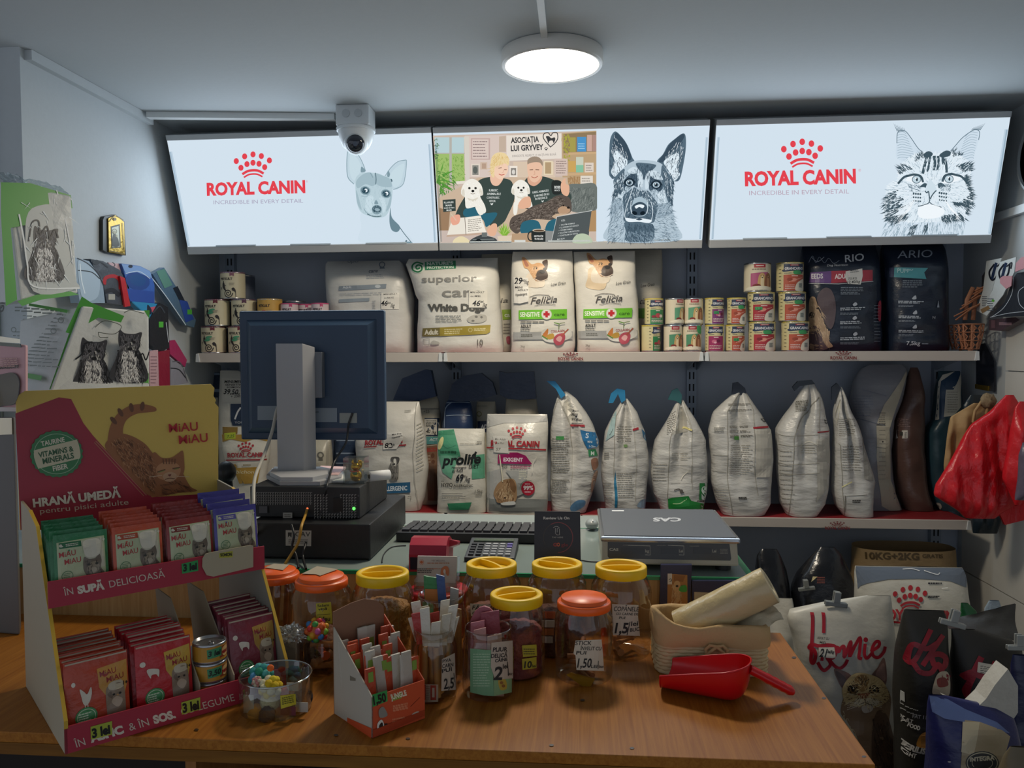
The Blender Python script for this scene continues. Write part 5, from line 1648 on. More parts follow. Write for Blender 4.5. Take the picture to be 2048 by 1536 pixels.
# ================================================================ computer corner
blk=mt('#1b1c1e',.45,0,.06,90)
blk2=mt('#252729',.5,0,.06,90)
P0=PZ(741,1122,ZD)
BX1,BY0=P0.x,P0.y
BZ=PY(741,1049,BY0).z
BY1=PZ(816,990,BZ).y
t=thing('cash_box','black metal cash box lying under the small computer','cash box',(BX1-.15,(BY0+BY1)/2,ZD))
m=MB().box(BX1-.30,BX1,BY0,BY1,ZD+.004,BZ,blk,.003)
m.build('housing',t)
for dx in (-.28,-.03):
    for yy in (BY0+.03,BY1-.03):
        MB().lathe([(.012,0),(.012,.0045)],(BX1+dx,yy,ZD),blk,12).build('foot',t)
A=Art(380,720,3.658)
A.p('#b5b0a6',700,1245,888,1248,886,1362,700,1358);A.t('#3a3937','CAV',770,1290,34,110,1,.01);A.p('#3a3937',716,1262,745,1262,742,1300,728,1285,716,1298);A.rows('#77736c',720,1310,870,1345,3,6,3)
m=MB();lay(m,A,lambda x,y,o:PY(x,y,BY0-o),ink,off=.0005)
m.build('sticker',t,label='pale paper sticker with black letters')
PP0=PZ(720,1038,BZ)
QX1,QY0=PP0.x,PP0.y
QZ=PY(720,975,QY0).z
QY1=PZ(776,996,BZ).y
QX0=PY(500,1000,QY0).x
t=thing('desktop_computer','small black desktop computer lying flat, its vented back and green light facing out','computer',((QX0+QX1)/2,(QY0+QY1)/2,BZ))
MB().box(QX0,QX1,QY0,QY1,BZ+.0015,QZ,blk2,.003).build('case',t)
A=Art(380,720,3.658)
for j in range(5):
    for i in range(24):
        A.r('#b5b4b0',485+i*17.2,968+j*19,498+i*17.2,970+j*19);A.r('#b5b4b0',485+i*17.2,968+j*19,487.5+i*17.2,984+j*19)
for j in range(9):
    for i in range(15):
        if i<5 or i>8 or j>6:
            A.r('#bdbcb6',910+i*21,985+j*20,922+i*21,988+j*20);A.r('#bdbcb6',910+i*21,985+j*20,913+i*21,999+j*20)
A.r('#111214',1048,1010,1118,1110);A.r('#55565a',505,1070,565,1120);A.r('#a5a29a',680,1116,748,1156);A.rows('#55524d',690,1125,740,1150,2,6,3)
A.e('#4a4b4e',1232,993,6,8);A.e('#4a4b4e',1232,1150,6,8);A.c('#3b3c40',10,960,985,970,1060,940,1160)
m=MB();lay(m,A,lambda x,y,o:PY(x,y,QY0-o),ink,off=.0006,step=.00001)
m.build('vent_grille',t)
c=PY(708,1017,QY0)
MB().ball((c.x,c.y-.001,c.z),.0042,em('#5cf05a',2.2),1,.4,1,10).build('power_light',t)
c=PY(615,1017,QY0)
MB().ball((c.x,c.y-.001,c.z),.0028,em('#ff7a4a',1.2),1,.4,1,8).build('network_light',t)
def cable(name,pts,r,h,label,kind='cable',rough=.45):
    path=[]
    for i in range(len(pts)-1):
        a,b,c_,d=pts[max(i-1,0)],pts[i],pts[i+1],pts[min(i+2,len(pts)-1)]
        for k in range(6):
            u=k/6
            path.append(.5*(2*b+(c_-a)*u+(2*a-5*b+4*c_-d)*u*u+(3*b-a-3*c_+d)*u ** 3))
    path.append(pts[-1])
    m=MB().tube(path,r,mt(h,rough),8)
    return tag(m.build(name),label,kind)
yf=QY0-.02
o=cable('network_cable',[PY(614,1019,QY0-.004),PY(611,1030,yf),PY(603,1052,BY0-.03),PY(597,1083,BY0-.035),PY(583,1108,BY0-.04),PZ(570,1128,ZD+.004)],.0035,'#b58a34','yellow network cable plugged into the back of the computer')
cable('power_cable',[PY(583,1050,BY0-.012),PY(588,1070,BY0-.03),PY(584,1095,BY0-.035),PY(592,1110,BY0-.04),PZ(597,1136,ZD+.004)],.003,'#131315','black cord hanging down in front of the cash box, left of the yellow cable')
cable('power_cable',[PY(612,1085,BY0-.010),PY(608,1100,BY0-.03),PY(606,1115,BY0-.04),PZ(612,1138,ZD+.004)],.003,'#131315','black cord at the foot of the cash box, right of the yellow cable')
cable('mouse_cable',[PZ(764,1125,ZD+.002),PZ(768,1108,ZD+.002),PZ(784,1094,ZD+.002),PZ(812,1091,ZD+.002)],.0015,'#1a1a1c','thin black cord curving over the glass left of the red card terminal')
cable('scale_cable',[PZ(1160,1120,ZD+.002),PZ(1180,1123,ZD+.002),PZ(1204,1124,ZD+.002)],.0015,'#1a1a1c','thin black cord lying on the glass between the review card and the scale')
# monitor
MY=-.945
x0,x1,z0,z1=PY(479,700,MY).x,PY(769,700,MY).x,PY(620,880,MY).z,PY(620,621,MY).z
navy=mt('#2a4059',.42,0,.04,120)
t=thing('monitor','dark blue flat monitor on a grey stand, seen from behind','monitor',((x0+x1)/2,MY,QZ))
m=MB().box(x0,x1,MY,MY+.022,z0,z1,navy,.005)
xc,zc,hw,hh=(x0+x1)/2,(z0+z1)/2,(x1-x0)/2,(z1-z0)/2
q=[]
for f,yy in ((.90,MY+.001),(.80,MY-.022)):
    q += [(xc-hw*f,yy,zc-hh*f),(xc+hw*f,yy,zc-hh*f),(xc+hw*f,yy,zc+hh*f*.96),(xc-hw*f,yy,zc+hh*f*.96)]
m.add(q,[(4,5,6,7),(0,1,5,4),(1,2,6,5),(2,3,7,6),(3,0,4,7)],navy)
m.build('back_cover',t)
MB().box(x0+.014,x1-.014,MY+.0221,MY+.0235,z0+.014,z1-.014,mt('#10141c',.15)).build('screen',t)
A=Art()
A.p('#7e8a94',515,812,576,812,576,840,515,840)
m=MB();lay(m,A,lambda x,y,o:PY(x,y,MY-.0228-o),ink,off=.0004)
m.build('sticker',t,label='pale blue sticker left of the stand column')
A=Art()
A.p('#8f948f',679,826,714,826,714,846,679,846);A.l('#39434d',3,697,845,705,828)
m=MB();lay(m,A,lambda x,y,o:PY(x,y,MY-.0228-o),ink,off=.0004)
m.build('sticker',t,label='small pale sticker at the lower right')
A=Art()
A.p('#7e8a94',622,816,674,816,674,844,622,844);A.rows('#5d666e',628,820,640,828,1,4,2)
m=MB();lay(m,A,lambda x,y,o:PY(x,y,MY-.0228-o),ink,off=.0004)
m.build('sticker',t,label='pale blue sticker right of the stand column')
gry=mt('#a2a3a6',.42,.1)
gryd=mt('#6d7279',.45,.1)
CY0=-1.03
a,b=PY(553,800,CY0).x,PY(606,800,CY0).x
m=MB().hexa([(a,CY0,QZ+.02),(b,CY0,QZ+.02),(b+.022,CY0+.035,QZ+.02),(a,CY0+.035,QZ+.02)]+[(a,CY0,PY(560,687,CY0).z),(b,CY0,PY(560,687,CY0).z),(b+.022,CY0+.035,PY(560,690,CY0).z-.006),(a,CY0+.035,PY(560,690,CY0).z)],gry,.0015)
m.build('column',t)
a2,b2=PY(606,750,MY-.03).x,PY(648,750,MY-.03).x
MB().box(a+.02,b2,CY0+.036,MY-.0225,PY(640,795,MY-.03).z,PY(640,704,MY-.03).z,gryd,.002).build('hinge_plate',t)
by=PZ(600,972,QZ+.012).y
p4_=[PZ(533,958,QZ),PZ(560,972,QZ),PZ(640,972,QZ),PZ(683,962,QZ),PZ(686,950,QZ),PZ(660,944,QZ),PZ(545,944,QZ)]
m=MB().prism([(v.x,v.y,QZ+.001) for v in p4_],(0,0,.010),gry)
m.prism([(v.x*.8+.2*p4_[1].x,v.y*.8+.2*(p4_[1].y+.03),QZ+.011) for v in p4_],(0,0,.010),mt('#b2b3b5',.4,.1))
m.build('base',t)
cable('monitor_cable',[PY(560,810,MY-.028),PY(553,822,MY-.05),PY(545,860,MY-.07),PY(530,905,-1.06),PY(510,955,QY0-.015),PY(507,1000,BY0-.03),PY(508,1030,BY0-.04),PY(511,1055,BY0-.03),PZ(512,1100,ZD+.004)],.0045,'#b5b2a8','pale grey cord hanging from the monitor back')
cable('display_cable',[PY(705,826,MY-.028),PY(697,850,MY-.03),PY(692,885,-1.0),PY(668,925,-1.03),PY(655,968,QY0-.008),PY(650,990,QY0-.012)],.003,'#1a1c20','thin black cord running from the monitor sticker to the computer')
# things on the computer
c=PZ(708,968,QZ)
t=thing('figurine_box','small clear box holding a shiny gold figurine, on the computer','figurine',(c.x,c.y,QZ))
MB().box(c.x-.027,c.x+.027,c.y-.002,c.y+.045,QZ+.0012,QZ+.066,clear('#eef4f4',.12,.05,.93)).build('clear_box',t)
gold=mt('#d2a032',.18,1)
m=MB().ball((c.x,c.y+.02,QZ+.018),.015,gold,1.05,.9,1.0).ball((c.x,c.y+.018,QZ+.041),.012,gold,1.1,.9,.9).ball((c.x-.008,c.y+.018,QZ+.053),.004,gold,.8,.6,1.5).ball((c.x+.008,c.y+.018,QZ+.053),.004,gold,.8,.6,1.5).ball((c.x+.013,c.y+.016,QZ+.048),.005,gold,.9,.9,2.0)
m.ball((c.x+.001,c.y+.005,QZ+.027),.005,mt('#2c7a4a',.3),1.3,.6,1).tube([(c.x-.012,c.y+.008,QZ+.032),(c.x,c.y+.003,QZ+.030),(c.x+.012,c.y+.008,QZ+.032)],.0018,mt('#b03028',.4),6)
m.build('figurine',t)
for k,(pts,dz,h,lab) in enumerate((((622,957,690,957,688,938,630,938),0,'#c9c9c6','white paper sheets lying on the computer right of the stand'),((624,950,676,950,692,934,642,932),.006,'#c6a5a4','pink-edged receipt pad lying on the white sheets'))):
    vs=[PZ(x,y,QZ+.012) for x,y in pairs(pts)]
    m=MB().prism([(v.x,v.y,QZ+.0015+dz) for v in vs],(0,0,.0055),mt(h,.7))
    tag(m.build('paper_pad'),lab,'paper')
c=PZ(737,950,QZ+.02)
M=Matrix.Rotation(math.radians(-28),3,'Z') @ Matrix.Rotation(math.pi/2,3,'Y')
m=MB().lathe([(.006,-.001),(.013,0),(.013,.055),(.006,.056)],(c.x,c.y+.01,QZ+.0145),mt('#cfcfcd',.7),24,Matrix.Rotation(math.radians(40),3,'Z') @ Matrix.Rotation(math.pi/2,3,'Y'),cap0=False,cap1=False)
m.lathe([(.0061,0),(.0061,.055)],(c.x,c.y+.01,QZ+.0145),mt('#55534f',.7),20,Matrix.Rotation(math.radians(40),3,'Z') @ Matrix.Rotation(math.pi/2,3,'Y'))
tag(m.build('receipt_roll'),'white paper till roll lying on the computer beside the gold figurine','paper roll')
# hand scanner left of the gold bag
c=PY(452,958,-1.02)
t=thing('barcode_scanner','rounded black hand scanner on its stand between the cat display and the gold-topped bag','scanner',(c.x,c.y,ZD))
MB().ball((c.x,c.y,c.z+.018),.026,blk,1,1.2,1.15).build('head',t)
MB().tube([(c.x,c.y,c.z+.01),(c.x+.004,c.y+.01,(c.z+ZD)/2),(c.x,c.y+.012,ZD+.012)],[.016,.014,.015],blk,12).build('handle',t)
MB().lathe([(.042,.001),(.042,.006),(.018,.014)],(c.x,c.y+.01,ZD),blk,24).build('stand',t)
# keyboard
k0,k1,k2,k3=PZ(792,1084,ZD),PZ(1085,1086,ZD),PZ(1085,1056,ZD),PZ(815,1056,ZD)
KX0,KX1,KY0,KY1=k0.x,k1.x,k0.y,(k2.y+k3.y)/2
t=thing('keyboard','black computer keyboard behind the red card terminal','keyboard',((KX0+KX1)/2,(KY0+KY1)/2,ZD))
MB().hexa([(KX0,KY0,ZD+.001),(KX1,KY0,ZD+.001),(KX1,KY1,ZD+.001),(KX0,KY1,ZD+.001),(KX0,KY0,ZD+.026),(KX1,KY0,ZD+.026),(KX1,KY1,ZD+.014),(KX0,KY1,ZD+.014)],mt('#232324',.5),.003).build('body',t)
m=MB()
keyc=mt('#3a3a3c',.45)
for j in range(5):
    n=15
    for i in range(n):
        x=KX0+.012+(KX1-KX0-.024)*(i+.03*(j%3))/n
        wkey=(KX1-KX0-.024)/n*.82
        yy=KY0+.016+(KY1-KY0-.03)*j/5
        z=ZD+.026-.012*(yy-KY0)/(KY1-KY0)
        m.box(x,x+wkey,yy,yy+(KY1-KY0)/5*.72,z-.001,z+.006,keyc,.001)
m.build('keys',t)
# calculator
c0,c1=PZ(928,1124,ZD),PZ(1030,1122,ZD)
a=c0;d_=.135
t=thing('calculator','black desk calculator with grey and violet keys behind the yellow-lidded jars','calculator',((c0.x+c1.x)/2,c0.y+.06,ZD))
W_=c1.x-c0.x
zf=lambda yy:ZD+.012+.016*(yy-a.y)/d_
MB().hexa([(a.x,a.y,ZD+.001),(a.x+W_,a.y,ZD+.001),(a.x+W_,a.y+d_,ZD+.001),(a.x,a.y+d_,ZD+.001),(a.x,a.y,zf(a.y)),(a.x+W_,a.y,zf(a.y)),(a.x+W_,a.y+d_,zf(a.y+d_)),(a.x,a.y+d_,zf(a.y+d_))],blk2,.003).build('body',t)
for i in range(6):
    for j in range(5):
        x=a.x+.008+i*(W_-.014)/6
        yy=a.y+.01+j*.017
        h='#6d62a8' if i == 5 and j>2 else ('#2e2f33' if i<2 else '#9a9c9e')
        MB().box(x,x+(W_-.014)/6*.72,yy,yy+.012,zf(yy)-.001,zf(yy)+.0045,mt(h,.4),.001).build('key',t)
MB().box(a.x+.01,a.x+W_-.01,a.y+.102,a.y+.126,zf(a.y+.114)-.002,zf(a.y+.114)+.002,mt('#5d6a5c',.2)).build('display',t)
# red card terminal
c0=PZ(818,1144,ZD)
XA,XB,YA=c0.x,PZ(893,1144,ZD).x,c0.y
redp=mt('#a81f38',.3,0,.03,60)
t=thing('card_terminal','red plastic card payment terminal standing on the glass sheet','card terminal',((XA+XB)/2,YA+.05,ZD))
prof=[(0,.001),(.10,.001),(.105,.03),(.085,.058),(.06,.070),(.030,.072),(.008,.060),(0,.040)]
m=MB()
m.prism([(XA,YA+y,ZD+z) for y,z in prof],(XB-XA,0,0),redp)
m.build('body',t)
m=MB().hexa([(XB-.004,YA+.05,ZD+.045),(XB+.018,YA+.06,ZD+.05),(XB+.018,YA+.10,ZD+.04),(XB-.004,YA+.10,ZD+.03),(XB-.004,YA+.05,ZD+.066),(XB+.018,YA+.06,ZD+.058),(XB+.018,YA+.10,ZD+.05),(XB-.004,YA+.10,ZD+.05)],redp,.003)
m.build('paper_lid',t)
MB().box(XA+.003,XA+.022,YA-.0012,YA+.0005,ZD+.006,ZD+.034,mt('#1c2436',.2)).build('display',t)
# review card
c0,c1=PZ(1068,1146,ZD),PZ(1162,1146,ZD)
A=Art(760,1000,4.267)
A.t('#d0cdc8','Review Us On',1395,165,22,222,0,.03)
A.ring('#8a4040',1520,320,125,7,128,-120,90);A.ring('#4a4038',1520,320,125,5,128,150,240)
A.c('#b9b4ae',4,1480,235,1505,225,1530,235);A.l('#b9b4ae',4,1497,240,1497,285,1510,298,1532,298,1530,245,1512,243,1512,275)
A.t('#a8a39d','TAP HERE',1468,325,12,95,0,.02)
A.t('#a03a30','Go',1478,395,28,58,0,.05);A.e('#c8603a',1522,380,14,17);A.e('#2b2726',1522,380,6,8);A.t('#7a2f2f','gle',1545,395,28,60,0,.03)
t=thing('review_card','black upright card reading Review Us On, behind the middle yellow-lidded jar','card',((c0.x+c1.x)/2,c0.y,ZD))
zt=PY(1110,1023,c0.y+.03).z
bl=mt('#242022',.35)
m=MB().hexa([(c0.x,c0.y,ZD+.001),(c1.x,c0.y,ZD+.001),(c1.x,c0.y+.004,ZD+.001),(c0.x,c0.y+.004,ZD+.001),(c0.x,c0.y+.03,zt),(c1.x-.002,c0.y+.03,zt),(c1.x-.002,c0.y+.034,zt),(c0.x,c0.y+.034,zt)],bl)
lay(m,A,on_plane(Vector((c0.x,c0.y,ZD)),Vector((0,-(zt-ZD),.03))),ink,off=.0006)
m.build('panel',t)
MB().hexa([(c0.x+.02,c0.y+.004,ZD+.001),(c1.x-.02,c0.y+.004,ZD+.001),(c1.x-.02,c0.y+.05,ZD+.001),(c0.x+.02,c0.y+.05,ZD+.001),(c0.x+.02,c0.y+.004,ZD+.004),(c1.x-.02,c0.y+.004,ZD+.004),(c1.x-.02,c0.y+.05,ZD+.004),(c0.x+.02,c0.y+.05,ZD+.004)],bl).build('foot',t)
# mouse
c=PZ(1184,1062,ZD)
m=MB().ball((c.x,c.y+.02,ZD+.0158),.022,mt('#9aa09e',.35),.85,1.3,.7)
m.ball((c.x+.002,c.y+.004,ZD+.027),.006,mt('#d9dcd8',.3),.6,1,.6)
tag(m.build('computer_mouse'),'grey computer mouse lying behind the glass edge left of the scale','mouse')
# scale
s0,s1=PZ(1203,1140,ZD),PZ(1474,1140,ZD)
SY=s0.y
SX0,SX1=s0.x,s1.x
cream_=mt('#b9b09a',.4,0,.03,80)
t=thing('shop_scale','flat electronic shop scale with steel tray on the glass sheet','scale',((SX0+SX1)/2,SY+.15,ZD))
zt,zb=PY(1300,1082,SY).z,PY(1300,1130,SY).z
MB().hexa([(SX0,SY,zb),(SX1,SY,zb),(SX1,SY+.30,zb),(SX0,SY+.30,zb),(SX0+.002,SY+.012,zt),(SX1-.002,SY+.012,zt),(SX1-.002,SY+.30,zt),(SX0+.002,SY+.30,zt)],cream_,.005).build('body',t)
for x in (SX0+.03,SX1-.03):
    for yy in (SY+.03,SY+.26):
        MB().lathe([(.018,.0008),(.018,zb-ZD+.004)],(x,yy,ZD),blk,16).build('foot',t)
fn_=Vector((0,-(zt-zb),.012)).normalized()
plane=on_plane(Vector((SX0,SY,zb)),fn_)
A=Art(1160,1000,4.267)
A.p('#38342e',236,358,1275,375,1290,500,1283,518,250,498,236,480)
A.t('#b5ae9c','CAS',250,432,22,78,1,.04)
for x0_,x1_,w_ in ((410,598,'kg'),(750,886,'Lei'),(1030,1170,'Lei')):
    if w_ != 'Lei' or x0_<1000:
        A.l('#b5ae9c',5,x0_,386,x1_,392,x1_,470,x1_-40,468)
    A.t('#a8a08e',w_,x1_-42,446,24,34,1,.03)
    A.p('#2c2924',x0_-60,405,x1_-50,410,x1_-50,465,x0_-60,458)
A.rows('#8f8878',1195,415,1262,460,4,5,3);A.rows('#8f8878',365,380,410,390,1,5,4);A.rows('#8f8878',655,382,740,392,1,5,4);A.rows('#8f8878',935,388,1020,398,1,5,4)
m=MB();lay(m,A,plane,lambda c_:mt(c_,.25),off=.0006)
m.build('display_strip',t)
pz=PY(1330,1074,SY).z
stl=mt('#b9bcbf',.22,.9)
py1=PZ(1330,1018,pz).y
MB().hexa([(SX0-.002,SY-.006,pz-.012),(SX1+.002,SY-.006,pz-.012),(SX1+.002,py1,pz-.012),(SX0-.002,py1,pz-.012),(SX0-.002,SY-.006,pz),(SX1+.002,SY-.006,pz),(SX1+.002,py1,pz),(SX0-.002,py1,pz)],stl,.004).build('tray',t)
MB().box((SX0+SX1)/2-.05,(SX0+SX1)/2+.05,SY+.10,SY+.20,zt-.001,pz-.011,blk).build('tray_support',t)
A=Art(1160,1000,4.267)
A.t('#c5c8cc','CAS',862,152,30,240,180,.04)
A.r('#d9dcdd',272,86,375,96)
m=MB().box(SX0+.006,SX1-.006,SY+.004,py1-.006,pz-.001,pz+.0012,mt('#54585e',.45))
lay(m,A,lambda x,y,o:PZ(x,y,pz+.0012+o),ink,off=.0004)
m.build('mat',t)
# ================================================================ jars on the counter
pet=clear('#f2efe8',.05,.06,.95,.55)
def cylfn(cx_,cy_,r):
    """pixel -> near side of an upright cylinder"""
    def f(px,py,o):
        d=ray(px,py)
        R_=r+o
        ox,oy=EYE.x-cx_,EYE.y-cy_
        a=d.x*d.x+d.y*d.y
        b=2*(ox*d.x+oy*d.y)
        c=ox*ox+oy*oy-R_*R_
        D=b*b-4*a*c
        if D<0:
            k=-(ox*d.x+oy*d.y)/a
            p=EYE+d*k
            v=Vector((p.x-cx_,p.y-cy_)).normalized()*R_
            return Vector((cx_+v.x,cy_+v.y,p.z))
        return EYE+d*((-b-math.sqrt(D))/(2*a))
    return f
def jar_body(cx_,cy_,r,h,neck,ribs=True):
    prof=[(r*.86,.001),(r*.94,.003),(r*.985,.010),(r*.97,.020),(r,.030),(r,h*.62),(r*.995,h*.72),(r*.95,h*.80),(r*.86,h*.87),(neck,h*.925),(neck,h)]
    def rib(i,a):
        return .045*abs(math.sin(a*14))*{6:.5,7:1,8:1}.get(i,0) if ribs else 0
    m=MB().lathe(prof,(cx_,cy_,ZT),pet,72,None,rib,cap0=True,cap1=False)
    m.lathe([(neck*.985,h),(neck*.985,h*.93)],(cx_,cy_,ZT),pet,40,cap0=False,cap1=False)
    return m
def yellow_lid(cx_,cy_,z,r,h,rot,col):
    m=MB()
    c=mt(col,.38,0,.02,60)
    m.lathe([(r*.98,-h),(r,-h+.002),(r,-.004),(r*.985,-.001),(r*.95,0),(r*.80,0),(r*.77,-.003),(r*.74,-.013)],(cx_,cy_,z),c,56,cap0=False,cap1=True)
    cs,sn=math.cos(rot),math.sin(rot)
    p=lambda u,v,zz:Vector((cx_+u*cs-v*sn,cy_+u*sn+v*cs,z+zz))
    w=r*.045
    n=9
    vs=[]
    for i in range(n):
        u=r*.76*(-1+2*i/(n-1))
        bow=r*.10*(1-(2*i/(n-1)-1) ** 2)
        vs += [p(u,bow-w,-.0135),p(u,bow+w,-.0135),p(u,bow+w,-.001),p(u,bow-w,-.001)]
    fs=[]
    for i in range(n-1):
        for k in range(4):
            fs.append((i*4+k,i*4+(k+1)%4,i*4+4+(k+1)%4,i*4+4+k))
    m2=MB()
    m2.add(vs,fs,c)
    return m,m2
def orange_lid(cx_,cy_,z,r,h,col,tab=2.6):
    m=MB()
    c=mt(col,.36,0,.02,60)
    m.lathe([(r*.98,-h),(r,-h+.002),(r,-.010),(r*.97,-.0075),(r*.88,-.007),(r*.86,-.006),(r*.855,-.001),(r*.84,0),(.001,.0012)],(cx_,cy_,z),c,56,cap0=False,cap1=True)
    a=Vector((math.cos(tab),math.sin(tab),0))
    m.ball(Vector((cx_,cy_,z-.005))+a*r*.86,r*.09,c,1.2,1.2,.45,12)
    return m
def stuff_fill(name,cx_,cy_,r,z0,z1,h,label,bump=.0035,seed=0,var=.25):
    m=MB()
    mm=mt(h,.6,0,.9,90,(1,1,1),var)
    def f(i,j):
        a=2*math.pi*i
        if j <= .7:
            zz=z0+(z1-z0)*j/.7
            rr=r
        else:
            q=(j-.7)/.3
            zz=z1+.006*math.sin(q*1.5)
            rr=r*(1-q)+.0005
        p=Vector((cx_+rr*math.cos(a),cy_+rr*math.sin(a),zz))
        n=noise.noise(p*70+Vector((seed,0,0)))+noise.noise(p*150)
        d=Vector((math.cos(a)*(1 if j <= .7 else .2),math.sin(a)*(1 if j <= .7 else .2),0 if j<.7 else 1))
        return p+d*n*bump*(0 if zz <= z0+.001 else 1)-(d*bump if j <= .7 else Vector((0,0,0)))
    m.surf(f,48,26,mm,closed_u=True)
    return tag(m.build(name),label,'treats',None,'stuff')
def note(par,fnp,art,name='price_note',label=None,colors=None):
    m=MB()
    lay(m,art,fnp,lambda c:mt(c,.6),off=.0008,step=.00012,grid=9)
    return m.build(name,par,label=label)
YL,OL='#f0c414','#ee621a'
JARS=[]
def jar(px,py,big,kind,label,rot=0,art=None,nlab=None,r=None,zl=None):
    zl=zl or (1.062 if big else 1.034)
    c=PZ(px,py,zl)
    r=r or (.061 if big else .055)
    h=zl-ZT-.006
    rl=.0525 if big else .051
    t=thing('treat_jar',label,'jar',(c.x,c.y,ZT),'lidded treat jars on the counter')
    jar_body(c.x,c.y,r,h,rl*.93).build('jar_body',t)
    if kind == 'y':
        m1,m2=yellow_lid(c.x,c.y,zl,rl,.020,rot,YL)
        m2.build('grip_bar',m1.build('lid',t))
    else:
        orange_lid(c.x,c.y,zl,rl,.022,OL).build('lid',t)
    if art:
        note(t,cylfn(c.x,c.y,r),art,label=nlab)
    JARS.append((c.x,c.y,r,h))
    return t,c.x,c.y,r,h
def hand(A,txt,x,y,h,w=None,rot=0,c='#1c1a18',wt=.015):
    return A.t(c,txt,x,y,h,w,rot,wt,.16)
WN='#c9bda6'
j1=jar(550,1139,False,'o','orange-lidded treat jar half hidden by the cat food display')
j2=jar(643,1150,True,'o','orange-lidded treat jar with a paper slip lying on its lid',0,
         (lambda A:(A.p('#b9ad2e',632,1207,662,1204,665,1247,633,1248),hand(A,'Salam',634,1214,5,24,-4),hand(A,'vită',636,1221,5,18,-4),A.l('#4a4418',1,634,1230,660,1228),hand(A,'1 leu',638,1243,9,22,-4))[0])(Art()),'yellow handwritten price note',None,1.05)
m=MB().prism([(v.x,v.y,1.0522) for v in (PZ(604,1148,1.052),PZ(634,1133,1.052),PZ(676,1139,1.052),PZ(640,1152,1.052),PZ(632,1149,1.052))],(0,0,.0006),mt('#a99d88',.7))
m.build('paper_slip',j2[0])
m=MB().prism([(v.x,v.y,1.0360) for v in (PZ(530,1136,1.0355),PZ(548,1128,1.0355),PZ(578,1130,1.0355),PZ(566,1141,1.0355))],(0,0,.0006),mt('#a99d88',.7))
m.build('paper_slip',j1[0])
j3=jar(765,1143,True,'y','yellow-lidded jar full of golden kibble, left of the card holder',.25)
j4=jar(983,1125,True,'y','yellow-lidded treat jar in front of the calculator',-.9,
         (lambda A:(A.p(WN,940,1207,985,1210,985,1232,942,1232),hand(A,'FÂȘII MIEL',944,1219,8,62,3),hand(A,'CURCAN',944,1229,6,40,2))[0])(Art()),'white handwritten price note')
j5=jar(1114,1125,True,'y','yellow-lidded treat jar in front of the black review card',-.45)
j6=jar(1242,1130,True,'y','yellow-lidded treat jar before the scale, with a 1,5 price note',.1,
         (lambda A:(A.p(WN,1224,1208,1277,1210,1276,1232,1280,1272,1226,1270,1225,1234),hand(A,'COPĂNELE',1227,1222,9,50,1),hand(A,'CU CARNE DE',1232,1230,5,44,1),hand(A,'PUI',1238,1238,5,12,1),hand(A,'1,5',1229,1266,20,26,0,wt=.03),A.l('#1c1a18',1.6,1254,1270,1260,1244),hand(A,'lei',1262,1252,9,14,-4),hand(A,'BUC',1260,1264,7,19,-8))[0])(Art()),'white handwritten price note')
j7=jar(1033,1186,False,'y','yellow-lidded treat jar with pink chews, standing in front of the others',.45,
         (lambda A:(A.p('#b5a52a',1044,1291,1073,1289,1074,1312,1046,1314),A.p('#b5a52a',1044,1318,1073,1314,1073,1336,1045,1340),A.rows('#5c5420',1047,1296,1071,1310,3,2,3),hand(A,'10',1048,1336,13,15,-3,wt=.03),hand(A,'lei',1064,1335,6,8,-3))[0])(Art()),'yellow handwritten price note')
j8=jar(1168,1193,False,'o','orange-lidded treat jar with a 1,50 price note, at the front',0,
         (lambda A:(A.p(WN,1151,1281,1203,1279,1206,1308,1208,1342,1153,1340,1151,1311,1147,1307),hand(A,'STICK',1150,1290,8,33,0),hand(A,'ÎNVELIT CU',1160,1300,7,42,1),hand(A,'PUI',1152,1309,7,20,0),hand(A,'1,50',1154,1335,18,28,0,wt=.02),hand(A,'LEI',1182,1336,6,12,0),A.l('#1c1a18',1.2,1196,1338,1197,1322),hand(A,'buc',1198,1336,6,9,0))[0])(Art()),'white handwritten price note')
# what is in the jars
stuff_fill('kibble',j3[1],j3[2],j3[3]*.93,ZT+.004,ZT+.115,'#a8742c','golden kibble filling the yellow-lidded jar left of the card holder',.004,1)
stuff_fill('chew_treats',j4[1],j4[2],j4[3]*.93,ZT+.004,ZT+.085,'#7d4630','reddish brown chews in the yellow-lidded jar in front of the calculator',.003,2,.3)
stuff_fill('chew_treats',j5[1],j5[2],j5[3]*.93,ZT+.004,ZT+.080,'#5a2f20','dark brown chews in the yellow-lidded jar in front of the black review card',.003,3,.3)
stuff_fill('chew_treats',j7[1],j7[2],j7[3]*.92,ZT+.004,ZT+.088,'#8a3f42','pink chews in the front yellow-lidded jar',.003,4,.2)
stuff_fill('chew_treats',j2[1],j2[2],j2[3]*.93,ZT+.004,ZT+.050,'#6a4030','brown sausage bits in the jar with a paper slip on its lid',.003,5,.3)
def stick(pts,r,h,name,label,cat='treat',grp=None,flat=1.0):
    return tag(MB().tube(pts,r,mt(h,.55,0,.3,60),10,False,flat).build(name),label,cat,grp)
rnd=random.Random(5)
